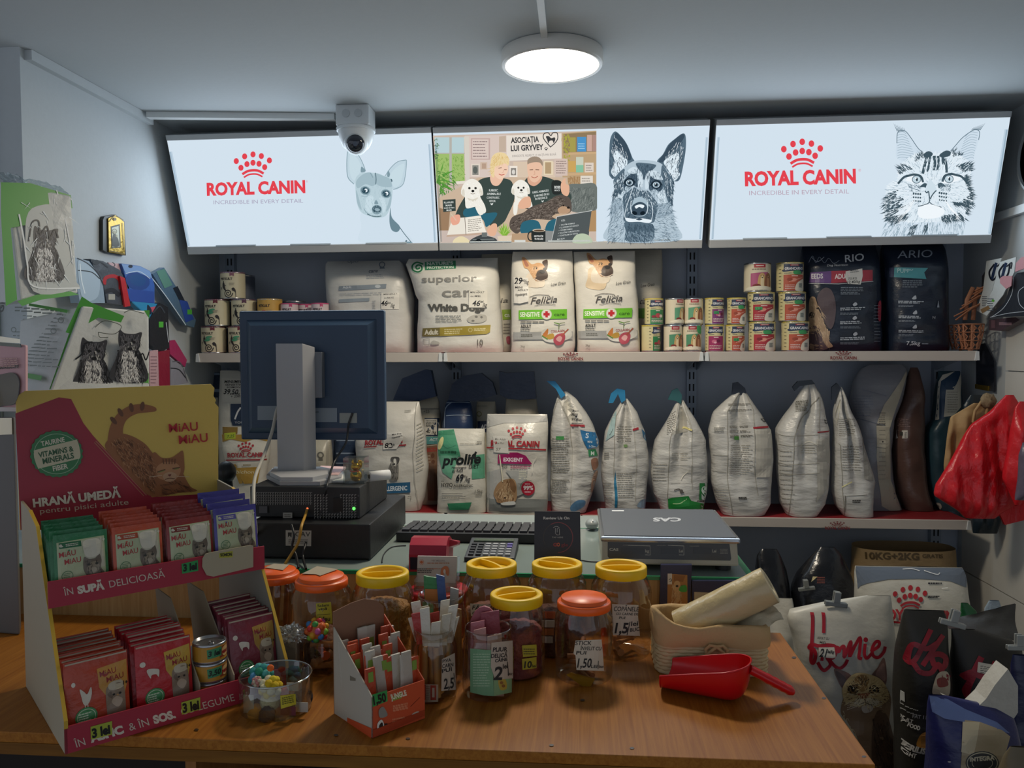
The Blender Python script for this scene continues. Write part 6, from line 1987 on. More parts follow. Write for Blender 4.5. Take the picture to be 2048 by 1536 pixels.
for (J,n,h,lab,L) in ((j8,5,'#8a5228','brown chew stick lying in the front orange-lidded jar',.07),(j6,4,'#b07a48','tan chew bone in the jar with the 1,5 price note',.06),(j1,5,'#9a6432','tan chew stick standing in the jar half hidden by the cat display',.12)):
    for k in range(n):
        a=rnd.uniform(0,3.14)
        zz=ZT+.012+.0122*k
        if L<.1:
            d=Vector((math.cos(a),math.sin(a),0))*L/2*.9
            c=Vector((J[1],J[2],zz))+Vector((rnd.uniform(-.008,.008),rnd.uniform(-.008,.008),0))
            pts=[c-d,c-d*.75,c+d*.75,c+d]
            rr=[.0075,.0048,.0048,.0075] if 'bone' in lab else .0052
            stick(pts,rr,h,'chew_bone' if 'bone' in lab else 'chew_stick',lab,grp=lab+'s')
        else:
            x,y=J[1]+.03*math.cos(k*1.26),J[2]+.03*math.sin(k*1.26)
            stick([(x,y,ZT+.008),(x+.008,y,ZT+.008+L)],.006,h,'chew_stick',lab,grp=lab+'s')
m=MB().prism([PY(1133,1350,j8[2]-.046),PY(1142,1346,j8[2]-.047),PY(1190,1358,j8[2]-.045),PY(1182,1372,j8[2]-.045),PY(1168,1375,j8[2]-.045)],(0,.004,0),mt('#b08a1c',.3,.5))
tag(m.build('foil_sachet'),'crumpled gold sachet at the bottom of the front orange-lidded jar','sachet')
for k,(h,z) in enumerate((('#b5521c',.090),('#c7bba8',.072),('#b56a2c',.056),('#c9bfae',.040))):
    x,y=PZ(1098,1240,ZT+z).x,j5[2]-j5[3]*.93
    tag(MB().box(x-.014,x+.012,y-.001,y+.004,ZT+z-.007,ZT+z+.007,mt(h,.5),.001).build('treat_pack'),('orange treat pack topmost','white treat pack second from the top','ochre treat pack third from the top','pale treat pack lowest')[k]+' in the jar before the review card','treat')

# ---- open jars
def open_jar(px,py,zr,r,label,name='open_jar',ncol='#f2efe8',par=None):
    c=PZ(px,py,zr)
    t=thing(name,label,'jar',(c.x,c.y,ZT))
    h=zr-ZT
    prof=[(r*.86,.001),(r*.97,.005),(r,.014),(r,h*.70),(r*.97,h*.78),(r*.90,h*.84),(r*.905,h*.86),(r*.88,h*.88),(r*.905,h*.90),(r*.88,h*.92),(r*.905,h*.95),(r*.88,h*.965),(r*.90,h),(r*.87,h),(r*.86,h*.9)]
    MB().lathe(prof,(c.x,c.y,ZT),pet,56,cap0=True,cap1=False).build('jar_body',t)
    return t,c.x,c.y,r,h
G=open_jar(976,1253,1.0025,.047,'open jar with a mint green label at the counter front, price 2 lei')
A=Art(800,1090,3.938)
A.p('#6f9a72',553,815,730,830,740,1190,660,1185,552,1160);A.rows('#a5bd9c',575,850,715,1120,13,7,3);A.p('#7fa070',740,1060,880,1050,880,1160,740,1190);A.b('#b59a3a',775,1060,830,1060,840,1130,790,1140);A.e('#8a5a2a',800,1085,14,12);A.e('#8a5a2a',815,1110,14,12)
note(G[0],cylfn(G[1],G[2],G[3]),A,'green_label','mint green printed label')
A=Art(800,1090,3.938)
A.p('#b5a692',720,770,888,752,890,1050,750,1062,715,960);hand(A,'PLIUR',730,840,32,115,-2,wt=.03);hand(A,'DELICĂ',716,890,30,130,-4,wt=.03);hand(A,'CÂINE',748,925,24,100,-8,wt=.03);hand(A,'2',735,1060,100,68,0,wt=.03);hand(A,'lei',810,975,36,40,-8,wt=.02);A.l('#1c1a18',5,848,920,855,1030);hand(A,'buc',850,1025,24,36,0)
note(G[0],cylfn(G[1],G[2],G[3]+.0012),A,label='white handwritten price note')
for k,(dx,dy,h,hh,w) in enumerate(((-.010,.028,'#a0525c',.150,.052),(.004,.018,'#8d3f4a',.140,.040),(-.012,-.012,'#bd8a86',.118,.026),(.016,-.026,'#b59084',.112,.030),(-.018,.006,'#b5707a',.125,.030))):
    x,y=G[1]+dx,G[2]+dy
    m=MB()
    if k == 0:
        pts=[(x+w/2*math.cos(math.pi*q/10)*1.2,y,ZT+.09+(hh-.09)*math.sin(math.pi*q/10)) for q in range(11)]+[(x-.028,y,ZT+.01),(x+.028,y,ZT+.01)]
        m.prism(pts,(0,.006,0),mt(h,.4,0,.2,40))
    else:
        m.hexa([(x-w/2,y,ZT+.006),(x+w/2,y,ZT+.006),(x+w/2,y+.005,ZT+.006),(x-w/2,y+.005,ZT+.006),(x-w/2,y+.002,ZT+hh),(x+w/2*.7,y+.002,ZT+hh+.006),(x+w/2*.7,y+.006,ZT+hh+.006),(x-w/2,y+.006,ZT+hh)],mt(h,.45,0,.3,50),.001)
    tag(m.build('treat_sachet'),('big round-topped pink sachet rising at the back of the mint-labelled jar','dark rose sachet in the middle of the mint-labelled jar','small pointed pale pink sachet in the mint-labelled jar','beige sachet pressed to the front of the mint-labelled jar','rose sachet at the left side inside the mint-labelled jar')[k],'sachet','sachets in the mint-labelled jar')
S=open_jar(868,1254,1.006,.041,'open jar of beige chew sticks with a 2,5 price note')
A=Art(800,1090,3.938)
A.p('#b5a692',330,900,432,850,440,1140,325,1150);hand(A,'PIVA',335,930,26,70,-12,wt=.02);hand(A,'CARN',332,970,28,90,-10,wt=.02);hand(A,'PUI',332,1010,30,80,-14,wt=.02);hand(A,'2,5',345,1135,80,80,-8,wt=.02);A.l('#1c1a18',4,425,1010,432,1080)
note(S[0],cylfn(S[1],S[2],S[3]),A,label='white handwritten price note')
A=Art(800,1090,3.938)
A.p('#b8b0a0',110,1090,300,1100,300,1235,190,1240,110,1180);A.p('#a83428',240,1105,285,1105,285,1222,240,1222);A.p('#c7bcab',252,1125,272,1125,272,1200,252,1200);A.p('#a83428',190,1100,202,1100,202,1220,190,1220);A.rows('#77705f',205,1110,235,1220,8,5,3)
note(S[0],cylfn(S[1],S[2],S[3]-.002),A,'inner_label','red and white printed label')
for k in range(11):
    a=k*.571
    x,y=S[1]+.024*math.cos(a)*(1 if k%2 else .5),S[2]+.024*math.sin(a)*(1 if k%2 else .5)
    stick([(x,y,ZT+.008),(x+.003*math.cos(k),y,ZT+.098)],.0058,'#b58a4e','chew_stick','beige chew stick standing in the open jar with the 2,5 price note',grp='beige sticks in the open jar')
for k in range(12):
    a=k*.55
    x,y=S[1]+.026*math.cos(a),S[2]+.026*math.sin(a)
    lean=.012*math.cos(a)
    h=('#c4bca8','#b9b09b','#cdc6b4','#a83a34')[k%4 if k in (3,7) else k%3]
    z0,z1=ZT+.100,ZT+.142+.012*(k%3)
    m=MB().hexa([(x-.008,y-.001,z0),(x+.008,y-.001,z0),(x+.008,y+.003,z0),(x-.008,y+.003,z0),(x-.009+lean,y-.001,z1),(x+.008+lean,y-.001,z1+.004),(x+.008+lean,y+.003,z1+.004),(x-.009+lean,y+.003,z1)],mt(h,.4,0,.4,60),.0008)
    tag(m.build('wrapped_stick'),'white wrapped stick end sticking out of the jar with the 2,5 price note' if h != '#a83a34' else 'red wrapped stick end sticking out of the jar with the 2,5 price note','wrapped stick','wrapped sticks above the 2,5 jar')
B=open_jar(882,1188,1.040,.049,'open jar holding bright toothbrush packs, in front of the card holder')
for k,(dx,dy,w,z0,z1,h,lab,ln) in enumerate(((-.014,.0,.026,.02,.195,'#2f7a42','green pack standing up in the open jar before the card holder',-.006),(.012,-.006,.016,.03,.200,'#2b4a7c','narrow blue pack leaning in the open jar before the card holder',-.012),(.020,.012,.016,.03,.170,'#a5a49c','silver narrow pack in the open jar before the card holder',.004),(-.022,-.018,.020,.01,.150,'#2c8a50','short green pack at the left side of the open jar before the card holder',0),(.026,-.012,.030,.01,.140,'#a87a3c','ochre pack at the right side of the open jar before the card holder',0),(.004,-.032,.034,.006,.10,'#b9b3a6','white pack with red letters inside the open jar before the card holder',0))):
    x,y=B[1]+dx,B[2]+dy
    m=MB().hexa([(x-w/2,y-.002,ZT+z0),(x+w/2,y-.002,ZT+z0),(x+w/2,y+.003,ZT+z0),(x-w/2,y+.003,ZT+z0),(x-w/2+ln,y-.002,ZT+z1),(x+w/2+ln,y-.002,ZT+z1-.004),(x+w/2+ln,y+.003,ZT+z1-.004),(x-w/2+ln,y+.003,ZT+z1)],mt(h,.4,0,.2,60),.001)
    if k == 0:
        m.box(x-w/2-.003,x+w/2-.004,y-.0035,y-.0022,ZT+.12,ZT+.17,mt('#b06a2c',.45))
    if k == 5:
        for q in range(4):
            m.box(x-.013+q*.007,x-.009+q*.007,y-.0035,y-.0022,ZT+.05+.01*(q%2),ZT+.075,mt('#a83a34',.45))
    tag(m.build('treat_pack'),lab,'pack','packs in the open jar')
# ---- card holder on a red tub
c=PZ(878,1176,.984)
c.y=min(c.y,DF-.10)
RT=thing('red_tub','round red tub under the clear business card holder','tub',(c.x,DF-.072,ZT))
MB().lathe([(.052,.001),(.056,.01),(.060,.096),(.063,.098),(.063,.104),(.056,.104)],(c.x,DF-.072,ZT),mt('#b01e2a',.35),40).build('tub_body',RT)
w0,w1=PY(828,1170,c.y).x,PY(914,1170,c.y).x
t=thing('card_holder','clear business card holder with a white and orange card','card holder',(c.x,c.y+.02,.984))
ac=clear('#f4f6f6',.10,.04,.94,.6)
m=MB().box(w0,w1,c.y,c.y+.003,.9848,1.004,ac).box(w0,w1,c.y,c.y+.05,.9846,.9876,ac).box(w0,w0+.003,c.y,c.y+.05,.985,1.012,ac).box(w1-.003,w1,c.y,c.y+.05,.985,1.012,ac)
m.hexa([(w0,c.y+.030,.986),(w1,c.y+.030,.986),(w1,c.y+.033,.986),(w0,c.y+.033,.986),(w0,c.y+.046,1.050),(w1,c.y+.046,1.050),(w1,c.y+.049,1.050),(w0,c.y+.049,1.050)],ac)
m.build('clear_stand',t)
n=Vector((0,-.064,.016)).normalized()
p0=Vector((w0,c.y+.026,.9885))
A=Art(760,1000,4.267)
A.p('#b8452c',300,600,650,600,655,640,290,640) if False else None
A.e('#c86a34',355,530,20,22)
for q in range(8):
    A.e('#d9d2c6',355+15*math.cos(q*.785),530+16*math.sin(q*.785),4,4)
A.t('#9a8f85','VET MEDIXIS',440,524,13,115,0,.02);A.rows('#b07a55',405,532,605,545,1,8,3);A.rows('#5d5751',320,580,470,625,3,8,4);A.rows('#c07a50',400,582,610,590,1,5,9)
A.b('#c8743c',520,640,525,590,550,565,580,570,590,605,585,645,570,640,555,610,540,645);A.e('#d9d2c6',552,610,10,20)
m=MB().hexa([p0,p0+Vector((w1-w0-.006,0,0)),p0+Vector((w1-w0-.006,.003,0)),p0+Vector((0,.003,0)),p0+Vector((0,.0155,.062)),p0+Vector((w1-w0-.006,.0155,.062)),p0+Vector((w1-w0-.006,.0185,.062)),p0+Vector((0,.0185,.062))],mt('#c9c2b6',.6))
lay(m,A,on_plane(p0,n),ink,off=.0005)
tag(m.build('business_card'),'white business cards with orange paw print standing in the clear holder','card')

# ---- glass bowl with cat balls
c=PZ(552,1347,.942)
GX_,GY_=c.x,c.y
t=thing('glass_bowl','low clear glass bowl of fluffy cat balls between the display and the orange box','bowl',(GX_,GY_,ZT))
gl=clear('#eef2ee',.07,.03,.96,.75)
rb=.0615
MB().tube([(GX_+rb*.985*math.cos(k*.1571),GY_+rb*.985*math.sin(k*.1571),ZT+.0615) for k in range(40)],.0016,clear('#eef2ee',.35,.08,.95,.8),6,True).lathe([(rb*.9,.001),(rb*.98,.004),(rb,.012),(rb,.061),(rb*.99,.0625),(rb*.965,.061),(rb*.965,.012),(rb*.9,.008),(.001,.008)],(GX_,GY_,ZT),gl,56).build('bowl',t)
A=Art(440,1100,3.839)
A.p('#c2b62c',462,1118,580,1105,585,1185,468,1220);A.rows('#6a651c',475,1130,570,1190,4,9,3,-20)
note(t,cylfn(GX_,GY_,rb),A,'price_note','yellow price note')
def pompom(px,py,r,cols,lab,dy=0,jag=0,z=None):
    d=GY_+dy
    p=PY(px,py,d)
    if z is not None:p.z=z
    m=MB()
    q=random.Random(int(px))
    if len(cols)>1:
        m.ball(p,r*.72,mt(cols[0],.9),n=12)
        for k in range(20):
            y=1-2*(k+.5)/20
            a=k*2.4
            s=math.sqrt(1-y*y)
            m.ball(p+Vector((s*math.cos(a),s*math.sin(a),y))*r*.72,r*.36,mt(cols[k%len(cols)],.9,0,.4,120),n=8)
    else:
        m.ball(p,r,mt(cols[0],.85,0,.5,160),n=28,jag=jag,seed=px)
    return tag(m.build('cat_ball'),lab,'toy ball','cat balls')
pompom(522,1352,.0215,('#3f9a94','#5ab0a8','#2f8a6a','#5a9ac4'),'teal and blue pompom ball on top in the glass bowl',.01)
pompom(541,1375,.020,('#d9c22a','#e0d9b4','#d6b41e'),'yellow and white pompom ball in the glass bowl',-.018)
pompom(540,1402,.017,('#cfc7a4',),'cream fluffy ball under the yellow pompom in the glass bowl',-.02)
pompom(511,1424,.014,('#c98a2c',),'mango orange ball at the bottom left of the glass bowl',-.03)
pompom(534,1430,.0135,('#1f2124',),'black spiky ball at the bottom of the glass bowl',-.042,.25)
pompom(606,1395,.017,('#2a2422',),'dark fluffy ball at the right side of the glass bowl',.005)
pompom(569,1383,.009,('#c8521e',),'small orange ball right of the yellow pompom in the glass bowl',-.01)
pompom(541,1336,.006,('#d9641e',),'tiny orange ball on the teal pompom',.0)
pompom(514,1363,.009,('#c98a86','#d6c6ae'),'small pink and cream pompom below the teal one',-.02)
for k,(x,y,w,hh,h,dy,lab) in enumerate(((497,1410,.018,.034,'#b0aa9a',-.040,'white folded tag at the left inside the glass bowl'),(603,1420,.022,.026,'#aaa294',-.030,'white paper tag at the right inside the glass bowl'),(576,1424,.026,.018,'#5c1c24',-.044,'maroon tag at the bottom of the glass bowl'),(585,1374,.02,.014,'#bdb6a6',-.012,'white paper tag beside the small orange ball in the glass bowl'))):
    p=PY(x,y,GY_+dy)
    m=MB().box(p.x-w/2,p.x+w/2,p.y,p.y+.0012,max(ZT+.0095,p.z-hh/2),p.z+hh/2,mt(h,.6))
    tag(m.build('paper_tag'),lab,'tag')
# ---- jar with a rainbow ball behind the bowl
c=Vector((EYE.x-.494,EYE.y+1.490,ZT))
t=thing('ball_jar','clear jar with a rainbow ball on top, behind the glass bowl','jar',(c.x,c.y,ZT))
MB().lathe([(.030,.001),(.034,.006),(.036,.02),(.036,.055),(.032,.064),(.033,.070)],(c.x,c.y,ZT),pet,44,cap1=False).build('jar_body',t)
p=Vector((c.x-.008,c.y-.008,ZT+.0835))
m=MB().ball(p,.020,mt('#c8682c',.6),n=16)
for k in range(26):
    y=1-2*(k+.5)/26
    a=k*2.4
    s=math.sqrt(1-y*y)
    m.ball(p+Vector((s*math.cos(a),s*math.sin(a),y))*.0185,.0065,mt(('#c8322c','#d9a02a','#3f9a4a','#c85a9a','#3a7ab8','#d9642a','#7ab03a')[k%7],.5),n=8)
tag(m.build('rainbow_ball'),'rainbow coloured knobbly ball on top of the clear jar','toy ball')
rnd=random.Random(9)
for k,h in enumerate(('#a8703c','#b9885a','#c8521e','#a8703c')):
    zz=ZT+.012+.0140*k
    a=k*1.1
    d=Vector((math.cos(a),math.sin(a),.10))*.022
    cc=Vector((c.x,c.y,zz))
    tag(MB().tube([cc-d,cc-d*.7,cc+d*.7,cc+d],[.009,.006,.006,.009],mt(h,.6,0,.3,60),10).build('chew_bone'),('orange' if k == 2 else 'tan')+' chew bone in the jar below the rainbow ball','treat','bones below the rainbow ball')
m=MB()
q=PY(583,1268,EYE.y+1.47)
def crump(i,j):
    a,b=2*math.pi*i,math.pi*j
    d=Vector((math.sin(b)*math.cos(a),math.sin(b)*math.sin(a),math.cos(b)))
    return q+Vector((d.x*.026,d.y*.014,d.z*.018))*(1+.55*noise.noise(d*4.2))
m.surf(crump,40,24,mt('#b9b7ae',.2,.6),closed_u=True,smooth=False)
m.box(q.x-.014,q.x+.014,q.y-.008,q.y+.008,ZT+.001,q.z,mt('#8f8a7c',.25,.4,.3,60),.004)
tag(m.build('silver_pouch'),'crumpled silver foil pouch behind the rainbow ball jar, beside the cat display','pouch')

# ---- orange display box of sticks
Bc,Rc,Lc=PZ(745,1477,ZT),PZ(848,1438,ZT),PZ(669,1428,ZT)
Uo=Vector((Rc.x-Bc.x,Rc.y-Bc.y,0));Vo=Vector((Lc.x-Bc.x,Lc.y-Bc.y,0))
Bc=Vector((Bc.x,Bc.y,ZT+.0008))
Z3=Vector((0,0,1))
t=thing('stick_display_box','orange and white cardboard display box filled with treat sticks','display box',Bc+(Uo+Vo)/2)
ob=lambda u,v,z:Bc+Uo*u+Vo*v+Z3*z
ora=mt('#c8502a',.5,0,.04,60)
whi=mt('#b5ad9c',.55,0,.04,60)
crd=mt('#8a6248',.65,0,.05,60)
nF=-(Vo.normalized())
nS=-(Uo.normalized())
def panel(pts,th,n,mat,inner=None):
    m=MB().prism(pts,-n*th,mat)
    return m
m=panel([ob(0,0,0),ob(1,0,0),ob(1,0,.066),ob(0,0,.066)],.0018,nF,ora)
A=Art(440,1100,3.839)
A.p('#2f9a4c',1168,1110,1282,1075,1286,1160,1170,1205);hand(A,'1,50',1178,1188,62,104,-17,wt=.05)
A.p('#8a9a3c',1318,1130,1445,1060,1452,1095,1400,1135,1320,1160);A.t('#e3dcc0','JUNGLE',1312,1150,40,128,-17,.04)
A.rows('#d9855f',1325,1190,1445,1240,3,14,3,-25);A.rows('#d9855f',1320,1290,1420,1330,2,12,4,-20);A.b('#c9b9a4',1470,1260,1500,1240,1525,1240,1510,1270,1480,1280);A.l('#7a2a18',4,1460,1200,1530,1130)
A.b('#8d8a80',1215,1230,1245,1200,1270,1230,1280,1270,1225,1285);A.b('#e0dccf',1205,1330,1235,1300,1255,1340,1235,1395,1205,1380);A.b('#2b2422',1215,1350,1240,1320,1250,1370,1230,1385);A.b('#2b2422',1260,1330,1285,1335,1280,1365,1258,1365)
A.p('#a83e20',1168,1380,1565,1225,1565,1270,1168,1440)
lay(m,A,on_plane(Bc,nF),ink,off=.0005)
m.build('front_panel',t)
m=panel([ob(0,0,0),ob(0,1,0),ob(0,1,.150),ob(0,0,.066)],.0018,nS,whi)
A=Art(440,1100,3.839)
A.p('#8d8674',890,795,985,820,1010,910,895,870);A.l('#5d574a',4,890,795,985,820,1010,910,895,870,890,795);A.rows('#77705f',905,815,985,880,4,8,3,25)
A.p('#77705f',890,905,1045,985,1045,1005,985,1000,920,960,890,930);A.p('#c8502a',884,1240,1166,1368,1166,1445,884,1290)
lay(m,A,on_plane(Bc,nS),ink,off=.0005)
m.build('side_panel',t)
m=panel([ob(1,0,0),ob(1,1,0),ob(1,1,.150),ob(1,0,.066)],.0018,nS,ora);m.build('side_panel',t)
m=panel([ob(0,1,0),ob(1,1,0),ob(1,1,.165),ob(.85,1,.178),ob(.6,1,.186),ob(.35,1,.184),ob(0,1,.176)],.0018,nF,crd);m.build('back_panel',t)
m=panel([ob(.01,.01,.001),ob(.99,.01,.001),ob(.99,.99,.001),ob(.01,.99,.001)],.0015,-Z3,crd);m.build('bottom',t)
rnd=random.Random(3)
for k in range(30):
    u,v=.10+.8*((k*7)%11)/10,.12+.74*(k // 11+.35*(k%3))/2.7
    z1=.104+.034*v+rnd.uniform(-.008,.008)
    h=('#b8472a','#c2bbab','#b9b1a1','#c24e2c')[k%4]
    w=.0092
    lean=rnd.uniform(-.010,.010)
    b0=ob(u,v,.004);t0=ob(u,v,z1)+Uo.normalized()*lean+Vo.normalized()*.010
    a=Uo.normalized()*w;d_=Vo.normalized()*.002
    m=MB().hexa([b0-a-d_,b0+a-d_,b0+a+d_,b0-a+d_,t0-a-d_,t0+a-d_,t0+a+d_,t0-a+d_],mt(h,.35,0,.35,60),.0008)
    if h in ('#b8472a','#c24e2c'):
        mid=b0+(t0-b0)*.78
        dn=(t0-b0).normalized()
        m.hexa([mid-a*.5-d_*1.4,mid+a*.5-d_*1.4,mid+a*.5-d_*1.1,mid-a*.5-d_*1.1]+[q_+dn*.016 for q_ in (mid-a*.5-d_*1.4,mid+a*.5-d_*1.4,mid+a*.5-d_*1.1,mid-a*.5-d_*1.1)],mt('#7d9a3c',.4))
    tag(m.build('treat_stick'),('red' if h in ('#b8472a','#c24e2c') else 'white')+' wrapped treat stick standing in the orange display box','treat stick','sticks in the orange box')

# ---- basket with bag roll
b0,b1=PZ(1316,1346,ZT),PZ(1537,1356,ZT)
bx0,bx1,by0=b0.x,b1.x,(b0.y+b1.y)/2
bh=PY(1420,1250,by0).z-ZT
t=thing('basket','small cream paper-woven basket with a cloth liner, behind the red scoop','basket',((bx0+bx1)/2,by0+.06,ZT))
wv=mt('#d2bd90',.8,0,.3,60)
m=MB()
def ring_pts(z,g=0.0,cr=.022):
    x0,x1,y0,y1=bx0-g,bx1+g,by0-g,by0+.125+g
    out=[]
    for (ccx,ccy,a0) in ((x1-cr,y0+cr,-90),(x1-cr,y1-cr,0),(x0+cr,y1-cr,90),(x0+cr,y0+cr,180)):
        for k in range(5):
            a=math.radians(a0+22.5*k)
            out.append(Vector((ccx+cr*math.cos(a),ccy+cr*math.sin(a),z)))
    return out
def dense(pts,n=6):
    out=[]
    for i in range(len(pts)):
        a,b=pts[i],pts[(i+1)%len(pts)]
        s=max(1,int((b-a).length/.012))
        out += [a+(b-a)*(k/s) for k in range(s)]
    return out
nrow=9
zh=bh*.64
for k in range(nrow):
    z=ZT+.004+zh*k/nrow
    P_=dense(ring_pts(z))
    ctr_=Vector(((bx0+bx1)/2,by0+.0625,z))
    P_=[p+(p-ctr_).normalized()*(.0014 if (i+k)%2 else-.0006) for i,p in enumerate(P_)]
    m.tube(P_,.0045,wv,6,True)
m.prism(ring_pts(ZT+.002,-.002),(0,0,.003),wv)
m.build('woven_body',t)
lin_=mt('#bd9c6c',.85,0,.5,40)
m=MB()
prof_=[(ZT+zh-.006,.0065),(ZT+zh+.004,.008),(ZT+bh*.8,.0075),(ZT+bh*.97,.006),(ZT+bh,.001),(ZT+bh*.95,-.004),(ZT+.03,-.010)]
rings=[]
for z,g in prof_:
    R_=dense(ring_pts(z,g))
    rings.append(R_)
n_=min(len(r_) for r_ in rings)
def rs_(R_,n):
    return [R_[int(i*len(R_)/n)] for i in range(n)]
rings=[rs_(r_,n_) for r_ in rings]
def wob(p,j):
    s=.004*noise.noise(Vector((p.x*22,p.y*22,j*.4)))
    corner=math.exp(-((p.x-bx0) ** 2+(p.y-by0-.01) ** 2)/.0007)*.030
    return p+Vector((-corner*.3 if j in (3,4) else 0,s,s*1.4+(corner if j in (3,4) else 0)))
vs=[wob(p,j) for j,r_ in enumerate(rings) for p in r_]
fs=[(j*n_+i,j*n_+(i+1)%n_,(j+1)*n_+(i+1)%n_,(j+1)*n_+i) for j in range(len(rings)-1) for i in range(n_)]
m.add(vs,fs,lin_,True)
m.build('cloth_liner',t)
m=MB()
mid=Vector((PY(1432,1296,by0-.008).x,by0-.012,PY(1432,1292,by0).z))
for s in (-1,1):
    m.tube([mid+Vector((s*.002,0,-.028)),mid+Vector((s*.016,-.001,-.018)),mid+Vector((s*.020,-.001,-.002)),mid+Vector((s*.012,-.002,.006)),mid+Vector((0,-.003,.004)),mid+Vector((-s*.022,-.001,-.016)),mid+Vector((-s*.034,0,-.026))],.0035,lin_,8)
m.build('liner_bow',t)
p0,p1=PY(1362,1256,by0+.06),PY(1540,1170,by0+.03)
ax=(p1-p0)
Q=ax.to_track_quat('Z','Y').to_matrix()
L=ax.length
fm=mt('#c4b184',.25,0,.5,26,(1,1,1),.06,0,.5)
m=MB()
def rollf(i,j):
    a=2*math.pi*i
    r=.036+.0012*noise.noise(Vector((math.cos(a)*2,math.sin(a)*2,j*5)))
    return p0+Q @ Vector((r*math.cos(a),r*math.sin(a),L*j))
m.surf(rollf,48,16,fm,closed_u=True)
m.lathe([(.036,L),(.030,L+.0015),(.014,L+.001),(.014,L-.03)],p0,mt('#cfc09a',.4),40,Q,cap0=False)
m.lathe([(.036,0),(.014,0)],p0,fm,40,Q,cap0=False)
# loose bag end
def tail(i,j):
    a=math.radians(-60-40*j)
    return p0+Q @ Vector((.037*math.cos(a),.037*math.sin(a),L*(.15+.75*i)))+Vector((.02*j*i,-.022*j,-.016*j*j+.006*noise.noise(Vector((i*6,j*6,0)))))
m.surf(tail,18,8,mt('#c9bfa4',.3,0,.4,40))
tag(m.build('bag_roll'),'roll of thin clear plastic bags lying slanted in the basket','bag roll')

# ---- red scoop
ax=Vector((-.93,.36,0)).normalized()
wv_=Vector((.36,.93,0)).normalized()
L=.158
O=Vector((EYE.x+.292,EYE.y+1.418,ZT+.001))-ax*.012
red=mt('#c40a14',.28,0,.02,60)
t=thing('scoop','red plastic food scoop lying on the counter in front of the basket','scoop',O)
m=MB()
def sc(i,j,off=0.0):
    # j from the rounded back to the open tip, i across from the near rim over the bottom to the far rim
    s=j ** 1.35
    k=math.sqrt(max(.0,1-(1-min(1.0,s/.30)) ** 2))
    w=(.050-off)*(.10+.90*k)*(1-.08*s)
    zr=.070-.034*s
    zb=.064*(1-k) ** 1.6+.004*s*s+off
    a=-math.pi/2+math.pi*i
    x=w*math.copysign(abs(math.sin(a)) ** .85,math.sin(a))
    z=zb+(zr-zb)*(1-max(0.0,math.cos(a)) ** .8)
    return O+ax*(L*s*(1-.05*abs(math.sin(a))*s))+wv_*x+Vector((0,0,z))
m.surf(lambda i,j:sc(i,j),34,22,red)
m.surf(lambda i,j:sc(i,j,.002),34,22,red)
rim=[sc(1,1-k/22) for k in range(23)]+[sc(0,k/22) for k in range(23)]
m.tube(rim,.0017,red,8)
m.tube([sc(k/30,1) for k in range(31)],.0014,red,8)
m.build('scoop_bowl',t)
bk=[sc(0,0),sc(1,0)]
h0=(bk[0]+bk[-1])/2+Vector((0,0,-.012))+ax*.002
h1=PZ(1586,1384,ZT+.017)
pts=[h0+(h1-h0)*(k/12) for k in range(13)]
m=MB().tube(pts,[.011+(.0012 if k%2 and k>4 else 0)-(.003 if k == 12 else 0) for k in range(13)],red,14,False,.72)
m.build('handle',t)

# ---- dog snack packs leaning on the desk front
def flatpack(pts,y,label,A,col):
    vs=[PY(x,yy,y) for x,yy in pairs(pts)]
    m=MB().prism(vs,(0,.012,0),mt(col,.4,0,.15,40))
    lay(m,A,lambda x,yy,o:PY(x,yy,y-o),ink,off=.0005)
    o=m.build('dog_snack_pack')
    return tag(o,label,'snack pack')
A=Art(1160,1000,4.267)
A.p('#a8743c',748,628,916,640,918,900,745,900);A.p('#8f5c2c',800,640,900,645,880,700,800,690);A.r('#d0c6b4',748,628,785,720);A.c('#38342e',5,760,680,775,672,782,690,765,695)
A.b('#c9a06c',800,720,820,690,850,700,860,760,850,860,800,880,780,830);A.b('#a87440',790,800,800,760,815,860,790,890);A.e('#2a2018',828,735,12,10);A.hatch('#dcbc8c',(790,720,860,720,870,880,780,880),60,30,5,90,3)
A.b('#3f9a3c',845,770,860,735,905,730,910,780,870,785)
A.p('#cfc8b8',750,920,800,905,820,880,840,905,900,915,895,955,750,950);A.t('#26242a','CLUB 4 PAWS',752,945,22,142,0,.04);A.r('#b8402a',755,960,892,990)
flatpack((1322,1130,1384,1130,1378,1250,1318,1250),DF-.016,'navy dog snack pack with a spaniel picture, below the scale',A,'#22264a')
A=Art(1160,1000,4.267)
A.p('#b5a88c',975,785,1350,800,1360,1000,975,1000);A.e('#d0c8b6',1045,862,36,38);A.ring('#2e2c2a',1045,862,26,6);A.b('#2e2c2a',1032,850,1058,850,1058,870,1045,882,1032,870);A.t('#b8602a','Protein',1130,850,40,160,0,.04);A.rows('#8a7d66',1130,870,1300,900,2,7,3)
flatpack((1384,1162,1478,1162,1480,1250,1386,1250),DF-.016,'navy and cream dog snack pack behind the plastic bag roll',A,'#25294c')
